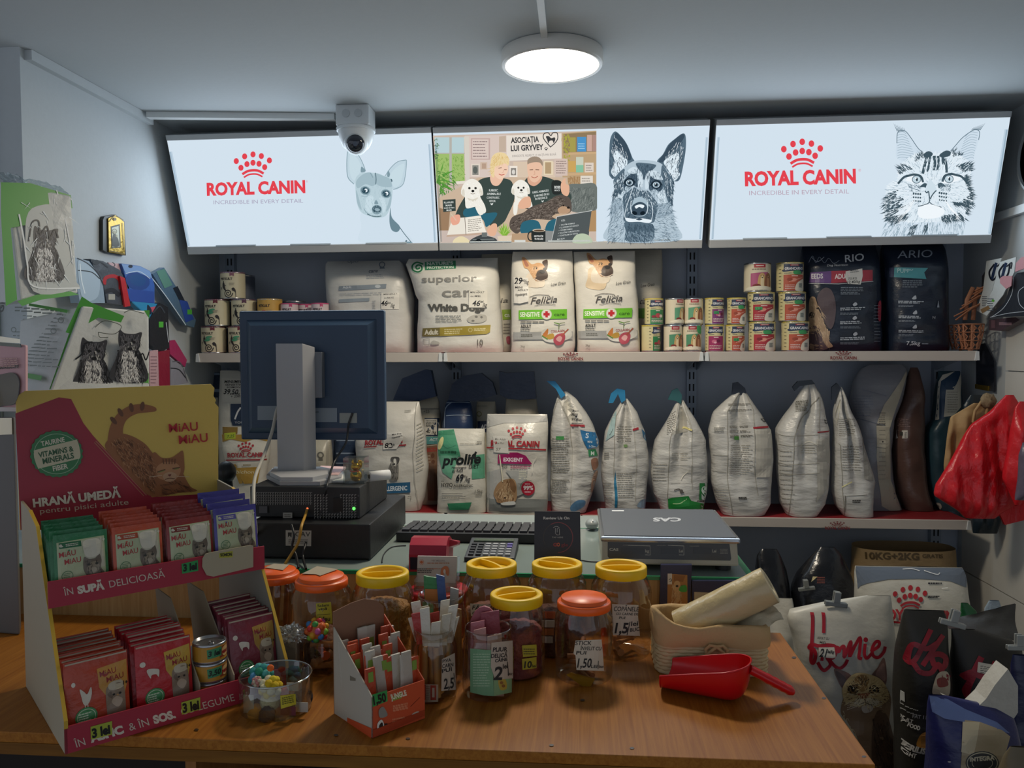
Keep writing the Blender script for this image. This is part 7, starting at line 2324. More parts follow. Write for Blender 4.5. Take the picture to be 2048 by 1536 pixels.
# ================================================================ cat food display stand
A0=PZ(130,1510,ZT)
TH=math.radians(45)
SU,SV=Vector((math.cos(TH),math.sin(TH),0)),Vector((-math.sin(TH),math.cos(TH),0))
SW,SD=.365,.33
def S3(u,t,z):
    return Vector((A0.x,A0.y,0))+SU*u+SV*t+Vector((0,0,z))
t=thing('pouch_display_stand','yellow and maroon cardboard display stand of cat food pouches on the left of the counter','display stand',S3(SW/2,SD/2,ZT))
mar=mt('#a82a3c',.5,0,.04,60)
yel=mt('#c8a030',.5,0,.04,60)
kar=mt('#a2947a',.65,0,.05,60)
ins=mt('#8f8a7c',.65,0,.05,60)
HP=S3(0,SD,ZT)
hpl=on_plane(HP,-SV)
out=[hpl(x,y,0) for x,y in ((40,1060),(32,805),(38,790),(50,782),(422,768),(429,776),(427,792),(432,800),(430,806),(437,814),(436,1060))]
m=MB().prism(out,SV*.004,mt('#d8b95a',.5,0,.04,60))
A=Art(0,740,3.658)
A.p('#a02a3a',112,318,430,200,520,212,560,290,610,390,680,480,770,580,1110,930,1600,900,1595,1150,150,1170)
A.p('#c8a136',520,208,900,120,1000,520,820,560,690,470,615,380) if False else None
A.l('#b5825c',5,700,520,770,590,1070,915);A.l('#b5825c',4,690,530,760,605,1050,920)
FURC,FURD,FURL='#9a6238','#6d452a','#b98458'
A.b(FURC,770,570,800,500,850,470,900,465,980,490,1060,540,1110,600,1150,640,1300,680,1340,760,1390,850,1440,885,1300,900,1110,925,1000,830,880,700)
A.b(FURC,790,560,800,430,850,330,940,265,1040,250,1130,270,1140,300,1080,310,1000,320,930,360,900,420,895,490,860,540)
for x,y in ((830,370),(880,310),(960,275),(1040,265)):
    A.e(FURD,x,y,16,34,-.7+(x-830)*.004)
A.b(FURC,1110,640,1130,600,1180,640,1250,640,1300,610,1335,590,1345,660,1345,740,1310,800,1240,830,1160,810,1120,740)
A.b(FURL,1140,720,1180,680,1240,670,1300,690,1320,740,1280,800,1200,805,1150,780)
A.b('#c29a74',1190,770,1240,745,1290,765,1270,810,1210,812)
A.l(FURD,9,1150,745,1205,728);A.l(FURD,9,1262,720,1312,712);A.l('#7a8a3c',5,1160,748,1200,734);A.l('#7a8a3c',5,1270,727,1305,719)
A.b('#7d4030',1225,765,1250,762,1240,778);A.c(FURD,5,1205,800,1238,790,1275,795)
for k in range(5):
    A.l(FURD,7,1190+k*22,650,1195+k*20,685)
A.hatch(FURD,(800,520,900,480,1060,560,1130,680,1120,900,900,680),200,40,6,60,4,30);A.hatch(FURL,(800,520,900,480,1060,560,1130,680,1120,900,900,680),160,40,6,60,5,30);A.hatch(FURD,(1160,830,1300,800,1400,880,1180,910),70,40,6,20,6,30)
A.c('#d6c0a0',3,1180,770,1090,780);A.c('#d6c0a0',3,1290,775,1380,780)
n_=24
A.poly('#3a7a4a',[(410+(196 if k%2 else 186)*math.cos(6.2832*k/48),612+(174 if k%2 else 165)*math.sin(6.2832*k/48)) for k in range(48)])
A.ring('#8fae8c',412,612,166,5,146)
A.b('#c9c0a0',246,600,270,580,540,512,560,512,580,580,582,640,540,655,300,715,275,715,250,650)
A.t('#d6d0b8','TAURINE',300,556,34,175,-11,.03);A.t('#2f5a38','VITAMINS &',280,640,38,262,-11,.03);A.t('#2f5a38','MINERALS',312,686,40,232,-11,.03);A.t('#d6d0b8','FIBER',386,738,36,112,-11,.03)
A.t('#d9d2bc','HRANĂ UMEDĂ',240,1000,58,645,-6.6,.045);A.t('#c9b9a4','pentru pisici adulte',290,1048,38,650,-6.0,.0)
A.t('#b02028','MiAU',1232,455,62,212,-4,.014);A.t('#b02028','MiAU',1305,540,62,212,-5,.014)
lay(m,A,hpl,ink,off=.0006,step=.00012)
m.build('header_board',t)
for u in (0,SW):
    prof=[(0,ZT+.001),(0,.932),(.185,1.204),(.25,1.222),(SD,1.228),(SD,ZT+.001)]
    m=MB().prism([S3(u,tt,z) for tt,z in prof],SU*(.004 if u == 0 else-.004),kar if u == 0 else ins)
    for (t0,z0),(t1,z1) in (((0,ZT+.04),(0,.932)),((0,.932),(.185,1.204)),((.185,1.204),(.25,1.222))):
        a,b=S3(u,t0,z0),S3(u,t1,z1)
        s=SU*(.005 if u == 0 else-.005)
        e=-SV*.0012+Vector((0,0,.001))
        m.hexa([a-s*.1,a+s,a+s+e,a-s*.1+e,b-s*.1,b+s,b+s+e,b-s*.1+e],yel)
    m.build('side_panel',t)
UT,UZ=.098,1.088
MB().prism([S3(.004,UT+.003,UZ),S3(SW-.004,UT+.003,UZ),S3(SW-.004,SD-.001,UZ+.03),S3(.004,SD-.001,UZ+.03)],(0,0,-.004),ins).build('upper_tray_floor',t)
MB().box(0,SW-.008,0,SD-.004,ZT+.001,ZT+.005,ins,0,Matrix.Translation(S3(.004,.002,0)) @ Matrix.Rotation(TH,4,'Z')).build('lower_tray_floor',t)
def lip(name,tt,z0,z1,art,u0=0,u1=SW,mat=mar):
    m=MB().prism([S3(u0,tt,z0),S3(u1,tt,z0),S3(u1,tt,z1),S3(u0,tt,z1)],SV*.003,mat)
    lay(m,art,on_plane(S3(0,tt,z0),-SV),ink,off=.0005,step=.00012)
    return m.build(name,t)
A=Art(0,1120,3.303)
A.t('#cfc0ac','ÎN',425,236,46,62,-10.5,0);A.t('#d9ccb8','SUPĂ',515,222,46,180,-10.5,.06);A.t('#cfc0ac','DELICIOASĂ',725,182,46,372,-10.8,0)
lip('upper_lip',UT,UZ-.004,UZ+.040,A)
A=Art(0,1120,3.303)
A.t('#cfc0ac','ÎN',500,1240,50,70,-16.5,0);A.t('#d9ccb8','ASPIC',600,1205,50,230,-16.5,.06);A.t('#cfc0ac','& ÎN',858,1128,50,135,-16.5,0);A.t('#d9ccb8','SOS,',1018,1080,50,150,-16,.06);A.t('#cfc0ac','CU LEGUME',1200,1024,46,365,-15.5,0)
lip('lower_lip',0,ZT+.0006,ZT+.043,A)
def ptag(pts,tt,z0,col,txt,x,y,h,w,rot,lab):
    A=Art(0,1120,3.303)
    m=MB().prism([on_plane(S3(0,tt,z0),-SV)(a/3.303,1120+b/3.303,.001) for a,b in pairs(pts)],-SV*.0006,mt(col,.6))
    hand(A,txt,x,y,h,w,rot,'#14140f',.05)
    lay(m,A,on_plane(S3(0,tt,z0),-SV),ink,off=.0021)
    m.build('price_tag',t,label=lab)
ptag((1198,25,1305,0,1308,70,1202,90),UT,UZ,'#2f9a50','3 lei',1208,74,44,92,-10,'green price tag on the upper lip')
ptag((597,1100,738,1062,740,1150,600,1185),0,ZT,'#a8b23a','3 lei',608,1172,56,125,-15,'yellow price tag at the left end of the lower lip')
ptag((1196,940,1320,905,1322,985,1200,1020),0,ZT,'#a8b23a','3 lei',1206,1006,56,112,-14,'yellow price tag in the middle of the lower lip')
A=Art(0,740,3.658)
f_=on_plane(S3(0,UT-.004,UZ),-SV)
m=MB().prism([f_(x/3.658,740+y/3.658,0) for x,y in ((1500,1345),(1530,1335),(1829,1280),(1850,1285),(1850,1440),(1560,1510),(1510,1500),(1478,1440),(1480,1380))],-SV*.002,mt('#b0a488',.65))
m.prism([f_(x/3.658,740+y/3.658,.0022) for x,y in ((1600,1340),(1698,1322),(1698,1368),(1602,1372))],-SV*.0005,mt('#b5b23a',.6))
A.t('#2c2a14','SOMON',1608,1362,22,85,-4,.05)
lay(m,A,f_,ink,off=.0032)
m.build('paper_strip',t,label='cream paper strip with a small yellow tag')
for u,tt0,tt1,zt0,zt1 in ((.208,.01,.20,.93,1.045),(.268,.01,.20,.93,1.045)):
    MB().prism([S3(u,tt0,ZT+.006),S3(u,tt1,ZT+.006),S3(u,tt1+.05,zt1),S3(u,tt1-.04,zt1),S3(u,tt0,zt0)],SU*.002,kar).build('divider',t)

# ---- pouches
def pouch(w,h,base,art):
    m=MB()
    def f(sgn):
        def g(i,j):
            x,z=(i-.5)*w,j*h
            e=max(0.0,1-abs(2*i-1) ** 3)*max(0.0,1-abs(2*(j*1.12-.5-.02)) ** 3 if j<.9 else 0.0)
            n=.0012*noise.noise(Vector((x*60,z*60,sgn*3)))
            return Vector((x,-sgn*(.0046*min(1,e*1.4)+.0004)+n*min(1,e*3),z))
        return g
    m.surf(f(1),14,16,base)
    m.surf(f(-1),14,16,base)
    fr=f(1)
    lay(m,art,lambda x,y,o:fr(min(.995,max(.005,x)),min(.995,max(.005,1-y)))+Vector((0,-o-.0002,0)),lambda c:mt(c,.34,0,.15,60),off=.0003,step=.00008,grid=.11)
    return m
def upper_art(cb,strip):
    A=Art()
    A.p('#b4bc92',.06,.12,.94,.10,.94,.93,.06,.95)
    A.p('#c3bfa6',.50,.14,.90,.12,.92,.60,.60,.60)
    A.r(strip,.08,.84,.66,.93);A.r(strip,.10,.13,.50,.22);A.e('#c9c4b0',.14,.175,.04,.025);A.rows('#c9c4b0',.22,.15,.46,.20,2,.012,3)
    A.t('#a82420','MiAU',.09,.36,.085,.30,-3,.008);A.t('#a82420','MiAU',.18,.48,.085,.30,-3,.008)
    A.ring('#4f7a4c',.22,.66,.10,.012,.075);A.rows('#4f7a4c',.15,.61,.29,.71,4,.010,4)
    A.b('#6d6252',.52,.44,.55,.40,.62,.44,.74,.44,.82,.38,.86,.50,.84,.60,.92,.72,.92,.92,.60,.92,.58,.74,.52,.60)
    A.b('#8f836c',.58,.58,.66,.50,.78,.50,.82,.60,.74,.68,.62,.68);A.e('#2a2a20',.62,.53,.03,.02);A.e('#2a2a20',.77,.53,.03,.02);A.b('#a89c84',.64,.62,.70,.58,.77,.62,.70,.68)
    A.hatch('#4a4236',(.54,.46,.84,.46,.90,.88,.62,.88),40,.09,.014,80,3)
    A.b('#d0cab4',.52,.22,.56,.14,.70,.12,.84,.15,.86,.26,.80,.40,.58,.40)
    A.t('#d6d2c0','1+',.86,.19,.06,.09,0,.04)
    return A
def lower_art(panel,body,animal='hen'):
    A=Art()
    A.p(panel,.50,.16,.98,.12,.98,.40,.90,.60,.70,.62,.52,.40)
    A.t('#8a1c1c','MiAU',.54,.27,.07,.26,-4,.008);A.t('#8a1c1c','MiAU',.64,.36,.07,.28,-4,.008)
    A.b('#8a7660',.62,.46,.70,.40,.86,.40,.92,.50,.90,.90,.66,.92,.62,.70);A.b('#bcae92',.66,.40,.74,.36,.88,.37,.90,.46,.70,.47);A.b('#6d5a48',.64,.52,.70,.48,.72,.58);A.e('#221c16',.74,.53,.022,.014);A.e('#221c16',.84,.53,.022,.014);A.b('#b39c82',.70,.62,.78,.56,.88,.62,.80,.70);A.t('#2c2018','1+',.90,.44,.05,.08,0,.04)
    if animal == 'hen':
        A.b('#d6cbb6',.24,.46,.22,.36,.28,.40,.33,.44,.39,.36,.40,.44,.36,.54,.30,.58,.26,.54);A.l('#d6cbb6',.012,.29,.57,.29,.62);A.l('#d6cbb6',.012,.33,.56,.33,.61);A.e('#d6cbb6',.13,.29,.03,.03)
    else:
        A.b('#d6cbb6',.18,.36,.22,.33,.36,.35,.40,.38,.38,.46,.34,.42,.26,.42,.24,.46);A.e('#d6cbb6',.12,.26,.05,.035)
    A.e('#3f8a4c',.30,.72,.17,.12);A.ring('#b9d0a8',.30,.72,.14,.010,.095);A.rows('#c4d6b4',.18,.66,.42,.78,4,.016,5)
    A.rows('#d9b9a0',.16,.88,.5,.94,2,.014,6)
    A.p('#b9a68c',.02,.02,.98,.01,.98,.03,.02,.04)
    return A
def column(u,cnt,dt,t0,z0,dz,proto_mb,tilt,lab_front,lab,grp,name='cat_food_pouch',jit=0):
    first=None
    for k in range(cnt):
        j=random.Random(k*7+int(u*1000))
        p=S3(u+j.uniform(-.002,.002),t0+dt*k,z0+dz*k+j.uniform(-.003,.003)*(k>0))
        rot=(-(tilt+j.uniform(-.03,.02)*jit),0,TH+j.uniform(-.02,.02)*jit)
        if first is None:
            o=first=proto_mb.build(name,local=True)
        else:
            o=first.copy()
            COL.objects.link(o)
        o.location=p
        o.rotation_euler=rot
        tag(o,lab_front if k == 0 else lab,'pouch',grp)
fl=lambda h:mt(h,.32,0,.35,40,(1,1,1),.05)
UW,UH=.082,.104
column(.052,7,.0145,UT+.014,UZ+.006,.0022,pouch(UW,UH,fl('#2f7a4a'),upper_art('#2a6a40','#2f6a44')),.10,'foremost green-edged cat food pouch in the upper tray','green-edged pouch in the file behind the foremost one, upper tray left','green pouches in the upper tray')
column(.144,7,.0145,UT+.014,UZ+.006,.0026,pouch(UW,UH,fl('#c2502f'),upper_art('#b0482c','#a84a30')),.10,'foremost orange-red cat food pouch in the upper tray','orange-red pouch in the file behind the foremost one, upper tray','orange-red pouches in the upper tray',jit=1)
column(.234,7,.0145,UT+.014,UZ+.006,.0034,pouch(UW,UH,fl('#8f302a'),upper_art('#7a2a26','#7d3028')),.10,'foremost dark red cat food pouch in the upper tray','dark red pouch in the file behind the foremost one, upper tray','dark red pouches in the upper tray',jit=1)
column(.319,4,.028,UT+.012,UZ+.016,.007,pouch(UW,UH,fl('#4a4492'),upper_art('#4a4492','#5a5498')),.12,'foremost blue cat food pouch at the right end of the upper tray','blue pouch behind the foremost blue one, upper tray right','blue pouches in the upper tray')
LW,LH=.094,.124
column(.053,8,.0155,.020,ZT+.008,.001,pouch(LW,LH,fl('#b5401f'),lower_art('#c08a3c','#b5401f')),.12,'foremost orange-red pouch with a white hen, lower tray left','orange-red pouch behind the one with the hen, lower tray left','orange-red pouches in the lower tray',jit=1)
column(.157,8,.0155,.024,ZT+.008,.001,pouch(LW*.96,LH,fl('#b81f24'),lower_art('#c09a3c','#b81f24','cow')),.14,'foremost bright red pouch with a white cow, lower tray','bright red pouch behind the one with the cow, lower tray','bright red pouches in the lower tray',jit=1)
column(.317,7,.0165,.030,ZT+.012,.002,pouch(LW*.9,LH,fl('#7d2a36'),lower_art('#a8823a','#6d2430','cow')),.20,'foremost maroon pouch at the right end of the lower tray','maroon pouch behind the foremost maroon one, lower tray right','maroon pouches in the lower tray',jit=1)
def small_can(st,k):
    A=Art(0,0,1000)
    A.r('#b8862c',-90,4,90,30);A.r('#8a3c20',8,6,40,26);A.b('#c9a46a',14,10,30,8,34,22,16,24);A.t('#8a1c1c','MiAU',12,20,5,18,0,.07)
    if st:
        A.p('#3a8a5c',-14,8,12,6,11,22,-13,24);hand(A,'3 lei' if k else '3,50',-12,20,9,21,-3,'#12201a',.04)
    return can(.0285,.034,mt('#a8802c',.35),A)
for k in range(3):
    o=small_can(k>0,k-1).build('food_can',local=True)
    o.location=S3(.239,.045,ZT+.0075+k*.0343)
    o.rotation_euler=(0,0,TH)
    tag(o,('small gold cat food tin at the bottom of the stack in the lower tray','small gold cat food tin in the middle of the stack in the lower tray','small gold cat food tin on top of the stack in the lower tray')[k],'can','gold tins in the display stand')
# ================================================================ left wall
def wallplate(pts,x,th,col,label,cat,name,art=None,mats=ink,bulge=0):
    vs=[PX(a,b,x) for a,b in pairs(pts)]
    m=MB().prism(vs,(-th,0,0),mt(col,.4,0,.2,40) if isinstance(col,str) else col)
    if art:
        lay(m,art,lambda X,Y,o:PX(X,Y,x)+Vector((o,0,0)),mats,off=.0006,step=.0001)
    return tag(m.build(name),label,cat)
gp=mt('#b08f38',.28,.75,.2,60)
A=Art(0,300,3.072)
t=thing('icon_plaque','small gilded icon plaque with a pointed top hanging on the left wall','icon',PX(235,510,XL))
m=MB().prism([PX(x,y,XL+.014) for x,y in ((209,433),(231,429),(249,443),(252,511),(216,505),(206,500),(206,440))],(-.0135,0,0),mt('#1a1c16',.4))
m.build('backing',t)
m=MB().prism([PX(x,y,XL+.018) for x,y in ((217,437),(231,430),(248,444),(250,510),(218,504))],(-.0035,0,0),gp)
A.p('#2c2a1e',680,470,735,455,742,600,685,605)
A.p('#a8a894',686,478,728,466,734,595,690,598);A.ring('#5c5434',702,500,14,4);A.b('#3a382c',690,590,690,540,700,510,716,530,728,560,728,592);A.e('#8a8468',702,505,8,10);A.e('#8a8468',714,528,6,8)
A.c('#5c4a18',4,670,440,705,405,755,430);A.e('#5c4a18',703,425,10,10);A.l('#6d5a20',4,750,450,760,610);A.l('#6d5a20',5,675,620,765,640)
lay(m,A,lambda X,Y,o:PX(X,Y,XL+.018)+Vector((o,0,0)),lambda c:mt(c,.4,.3),off=.0005)
m.build('plate',t)
# hanging goods
A=Art(0,300,3.072)
A.b('#a9bccb',480,680,560,720,610,780,600,900,520,930,490,850);A.c('#20242a',7,475,665,540,700,600,760,635,830);A.c('#20242a',6,480,740,560,750,610,790);A.c('#dfe9ef',6,490,700,500,800,520,880)
wallplate((150,515,178,522,205,560,210,606,160,606,152,560),XL+.07,.03,'#8fa2b2','pale blue harness pack with black cords, first of the goods on the left wall','harness pack','harness_pack',A)
A=Art(0,300,3.072)
A.c('#b02028',22,640,820,650,785,700,775,735,800,740,850);A.c('#23262c',26,650,870,690,860,730,890);A.c('#20242a',8,560,675,620,690,660,720);A.r('#a9a79c',665,885,705,920);A.e('#1c1e22',590,690,22,16)
wallplate((181,518,206,522,240,540,258,575,262,612,214,606,207,570,190,540),XL+.06,.025,'#454a52','dark grey and red harness on the left wall beside the pale blue pack','harness','dog_harness',A)
A=Art(0,300,3.072)
A.p('#b8242c',735,780,765,790,800,955,770,960)
wallplate((240,552,250,556,261,612,250,614),XL+.068,.006,'#b8242c','narrow bright red leash hanging on the left wall','leash','dog_leash')
A=Art(0,300,3.072)
A.p('#c9a8aa',665,690,740,700,760,780,720,770);A.c('#2a2c30',5,690,690,705,705,695,720);A.rows('#6f9a86',715,745,760,775,3,6,3)
wallplate((216,525,241,530,250,556,226,546),XL+.05,.004,'#b59a9c','pink header card above the red leash on the left wall','card','header_card',A)
A=Art(0,300,3.072)
A.e('#2a4a8c',845,805,75,55,.25);A.e('#24508a',845,800,52,36,.25);A.p('#2f4f9c',770,850,945,870,945,940,800,930);A.p('#7fa0d0',745,700,860,715,920,745,935,790,840,750,770,760);A.e('#20283a',800,715,14,10);A.c('#c9d6e6',4,770,760,850,745,920,790)
wallplate((243,527,280,532,300,542,309,570,309,608,262,602,252,560),XL+.06,.03,'#3a62ae','bright blue collar on a blue header card, left wall','collar','dog_collar',A)
A=Art(0,300,3.072)
A.p('#2f8ab5',810,930,965,945,970,1040,920,1035);A.p('#c85a6a',900,970,960,960,965,990,915,1000);A.b('#1f2a3a',905,950,930,980,925,1010,905,1000)
wallplate((263,604,314,608,316,640,300,638),XL+.065,.02,'#2f86b0','cyan and pink pack peeking out above the pad box, left wall','pack','toy_pack',A)
A=Art(0,300,3.072)
A.p('#5d8a7c',960,745,1010,730,1060,830,1010,850);A.c('#1c2430',30,1080,850,1120,930,1160,1010);A.p('#2a4a9c',1100,920,1150,930,1190,1040,1140,1060);A.r('#4fae3c',1150,980,1178,1010);A.c('#c9d6dc',5,935,790,1020,900,1140,1075)
wallplate((305,548,328,535,350,570,392,640,388,655,372,650,340,605),XL+.045,.02,'#4f6a80','clear slanted pack with a blue leash, last of the goods on the left wall','leash pack','leash_pack',A)
A=Art(0,300,3.072)
A.r('#4fae3c',975,1055,1003,1090);A.c('#c9ccd0',4,1020,1060,1035,1180);A.c('#3a4048',8,940,1000,980,960,1010,1000)
wallplate((299,640,318,605,336,615,339,695,325,703,301,690),XL+.07,.03,'#1c2028','black pouch with a small green price sticker on the left wall','pouch','black_pouch',A)
wallplate((314,704,339,700,340,772,318,772),XL+.075,.01,'#8a1c34','dark red leash band below the black pouch on the left wall','leash','dog_leash')
wallplate((338,682,350,680,374,720,370,734,340,708),XL+.06,.012,'#a8285a','magenta leash loop right of the dark red band','leash','dog_leash')
A=Art(0,300,3.072)
A.c('#2c2c32',6,1050,1340,1100,1350,1140,1400);A.c('#5d5c62',5,1060,1300,1110,1310,1150,1420)
wallplate((341,716,362,730,378,766,341,772),XL+.06,.02,'#8f8c94','grey pouch with dark cord under the magenta loop','pouch','grey_pouch',A)
A=Art(0,300,3.072)
A.rows('#8a6a70',925,1260,965,1440,9,5,3)
wallplate((299,703,316,700,318,772,300,772),XL+.08,.015,'#c09a9c','pale pink pack between the pad box and the dark red band','pack','toy_pack',A)
# ---- pad packs on a side shelf
t=thing('side_shelf','narrow white side shelf at the left edge, carrying the pad packs','shelf',(-1.37,-1.05,0))
MB().box(-1.72,-1.08,-1.30,-.895,1.362,1.38,white).build('board',t)
for x in (-1.70,-1.66):
    MB().hexa([(x-.008,-.93,1.28),(x+.008,-.93,1.28),(x+.008,-.9005,1.28),(x-.008,-.9005,1.28),(x-.008,-1.2,1.3615),(x+.008,-1.2,1.3615),(x+.008,-.9005,1.3615),(x-.008,-.9005,1.3615)],white).build('bracket',t)
def pack(name,label,C,R,L,Ct,Rt,Lt,mat,artC=None,artL=None,cat='pack',zmin=0):
    """soft box with a corner towards the viewer: C corner, R right end, L left end (px, py, y), lower and upper"""
    c,r,l,ct,rt,lt=[PY(*q) for q in (C,R,L,Ct,Rt,Lt)]
    for q_ in (c,r,l):
        q_.z=max(q_.z,zmin)
    b,bt=r+l-c,rt+lt-ct
    b.z=max(b.z,zmin)
    m=MB().hexa([c,r,b,l,ct,rt,bt,lt],mat,.004)
    if artC:
        n=(r-c).cross(ct-c).normalized()
        if n.y>0:n=-n
        lay(m,artC,on_plane((c+r+ct+rt)/4,n),ink,off=.004,step=.0001)
    if artL:
        n=(l-c).cross(ct-c).normalized()
        if n.y>0:n=-n
        lay(m,artL,on_plane((c+l+ct+lt)/4,n),ink,off=.004,step=.0001)
    return tag(m.build(name),label,cat)
def terrier(A,x,y,k,s=1):
    D,G,Wt='#38383c','#6d6c70','#b9b7b1'
    A.b(D,x-120*k,y+190*k,x-90*k,y+60*k,x-50*k,y-20*k,x+40*k,y-20*k,x+90*k,y+60*k,x+110*k,y+200*k)
    A.b(D,x-70*k,y-40*k,x-65*k,y-130*k,x-30*k,y-110*k,x+30*k,y-105*k,x+80*k,y-115*k,x+70*k,y-60*k,x+50*k,y+10*k,x-30*k,y+10*k)
    A.b(Wt,x-40*k,y-20*k,x-10*k,y-50*k,x+20*k,y-50*k,x+45*k,y-15*k,x+30*k,y+50*k,x,y+70*k,x-30*k,y+45*k)
    A.b(Wt,x-50*k,y+90*k,x+40*k,y+80*k,x+60*k,y+190*k,x-60*k,y+200*k)
    A.hatch(G,pairs_flat(((x-100*k,y+180*k),(x-50*k,y-10*k),(x+50*k,y),(x+100*k,y+190*k))),260,44*k,7*k,85,3,30);A.hatch('#17171a',pairs_flat(((x-100*k,y+180*k),(x-60*k,y-110*k),(x+70*k,y-100*k),(x+100*k,y+190*k))),200,44*k,6*k,85,13,30);A.hatch(G,pairs_flat(((x-60*k,y+10*k),(x-55*k,y-110*k),(x+65*k,y-100*k),(x+50*k,y+10*k))),110,40*k,6*k,95,14,30)
    A.hatch('#e0deda',pairs_flat(((x-40*k,y),(x+40*k,y),(x+50*k,y+180*k),(x-50*k,y+180*k))),110,50*k,7*k,85,4,30)
    A.e('#0e0e10',x+4*k,y-8*k,15*k,11*k);A.e('#0e0e10',x-24*k,y-52*k,10*k,9*k);A.e('#0e0e10',x+30*k,y-52*k,10*k,9*k)
def pairs_flat(P):
    return [q for p in P for q in p]
padw=mt('#c6c8c4',.4,0,.35,22,(1,1,1),.03)
A=Art(0,300,3.072)
A.p('#4a9a3a',400,1120,500,900,560,940,760,1020,740,1060,600,1030,430,1130);A.p('#4a9a3a',300,1470,420,1130,450,1120,340,1470);A.p('#4a9a3a',880,985,915,985,915,1040);A.p('#5aaa48',640,1450,780,1440,910,1370,910,1450)
A.c('#3d4438',4,580,1090,640,1050,740,1080,700,1130,600,1120);A.c('#3d4438',4,760,1000,800,985,880,1005);A.c('#3d4438',4,600,1120,610,1150,660,1150)
terrier(A,570,1290,1.05);terrier(A,790,1230,.95)
A.c('#15161a',9,460,1285,500,1250,520,1190,560,1180);A.c('#15161a',8,825,1270,830,1235,845,1280,870,1250,890,1290,910,1240)
B2=Art(0,300,3.072)
B2.rows('#7d837c',100,960,420,1000,2,8,3,30);B2.p('#5aa04a',190,945,425,985,420,1005,185,960);B2.rows('#8a8f88',150,1010,400,1100,4,6,4,25);B2.rows('#7d837c',90,1110,380,1330,10,6,5,20);B2.p('#5aa04a',160,1370,270,1390,262,1420,155,1400);B2.ring('#7d837c',385,1050,16,5);B2.ring('#7d837c',340,1115,16,5);B2.ring('#7d837c',95,1108,14,5)
pack('pad_pack','big green and white training pad pack with two dark terriers',(98,792,-1.22),(299,792,-1.04),(30,792,-1.12),(166,612,-1.16),(298,622,-1.00),(40,640,-1.06),padw,A,B2)
A=Art(0,300,3.072)
A.p('#4a9a3a',0,200,180,205,430,280,440,360,200,360,170,460,60,480,100,920,30,960,0,400);A.p('#4a9a3a',100,930,220,890,430,870,480,890,250,920,130,960)
A.b('#b9bdb9',190,360,420,380,445,760,470,850,200,870,150,560)
terrier(A,270,600,1.0);A.c('#17181c',9,170,560,190,450,230,440,240,520,280,470,300,540,330,490,350,540);A.c('#e3e6e4',10,110,400,140,560,160,700,200,840,480,850);A.c('#d9dcdc',7,340,250,400,460,440,700);A.hatch('#dfe4e4',(120,300,430,300,460,800,160,840),45,60,6,70,5,60)
B2=Art(0,300,3.072)
B2.t('#33372f','GREEN',30,1000,34,210,-82,.03)
pack('pad_pack','upper green and white pad pack in crinkled clear wrap at the left edge',(42,600,-1.20),(156,586,-1.06),(-60,630,-1.12),(14,366,-1.20),(142,392,-1.06),(-60,352,-1.12),padw,A,B2,'pack',1.612)
m=MB()
a,b,c_,d_=PY(10,368,-1.17),PY(142,392,-1.03),PY(120,372,-1.06),PY(-20,338,-1.15)
def wrap(i,j):
    lo=a+(b-a)*i
    hi=d_+(c_-d_)*i
    p=lo+(hi-lo)*j
    return p+Vector((0,.02*noise.noise(Vector((i*9,j*5,0))),.012*j*noise.noise(Vector((i*12,3,0)))))
m.surf(wrap,26,8,clear('#dfeaec',.18,.12,.9,.7),smooth=False)
tag(m.build('wrap_film'),'crinkled clear film standing up from the upper pad pack','film')
A=Art(0,740,3.658)
A.rows('#8a6a6e',20,-90,150,-20,5,7,3);A.t('#33292c','ABSORBANTE',-30,-5,22,180,-3,.03);A.b('#2a2a2e',-20,60,40,30,110,20,150,60,155,130,130,240,40,262,-30,262);A.p('#c9c9c4',-10,-250,165,-225,165,-195,-10,-205);A.p('#3c4648',-10,-205,165,-190,170,-165,-10,-180)
pack('litter_pack','pink pack with a black animal at the left edge, beside the pad packs',(52,815,-1.42),(56,815,-1.38),(-70,813,-1.40),(52,690,-1.42),(56,690,-1.38),(-70,680,-1.40),mt('#c89a9c',.45,0,.2,30),A,A)
A=Art(0,740,3.658)
A.p('#bdbab4',-150,352,112,350,112,470,-150,480);A.crown('#a8303a',35,392,32);A.t('#a8303a','ROYAL CANIN',-160,445,32,300,4,.045)
pack('tall_box','tall grey box with a white red-crown label at the left edge below the pink pack',(40,1278,-1.44),(43,1266,-1.40),(-80,1271,-1.42),(28,834,-1.44),(31,834,-1.40),(-80,834,-1.42),mt('#66625e',.5),A,None,'box',ZT+.001)
# ================================================================ right side
def rp(pts,x,th,col,label,cat,name,art=None,grp=None):
    vs=[PX(a,b,x) for a,b in pairs(pts)]
    m=MB().prism(vs,(th,0,0),mt(col,.45,0,.15,40) if isinstance(col,str) else col)
    if art:
        lay(m,art,lambda X,Y,o:PX(X,Y,x)+Vector((-o,0,0)),ink,off=.0006,step=.0001)
    return tag(m.build(name),label,cat,grp)
# round mirror edge on the upper right wall
t=thing('round_clock','round white-rimmed disc on the right wall, only its edge inside the frame','clock',PX(2060,380,XR))
q=PX(2086,308,XR)
M=Matrix.Rotation(-math.pi/2,3,'Y')
MB().lathe([(.130,.001),(.135,.006),(.130,.018),(.120,.020)],(XR-.001,q.y,q.z),mt('#d0d6d6',.35),48,M,cap1=False).build('rim',t)
MB().lathe([(.121,.010),(.0005,.010)],(XR-.001,q.y,q.z),mt('#aebcbe',.2),48,M).build('face',t)
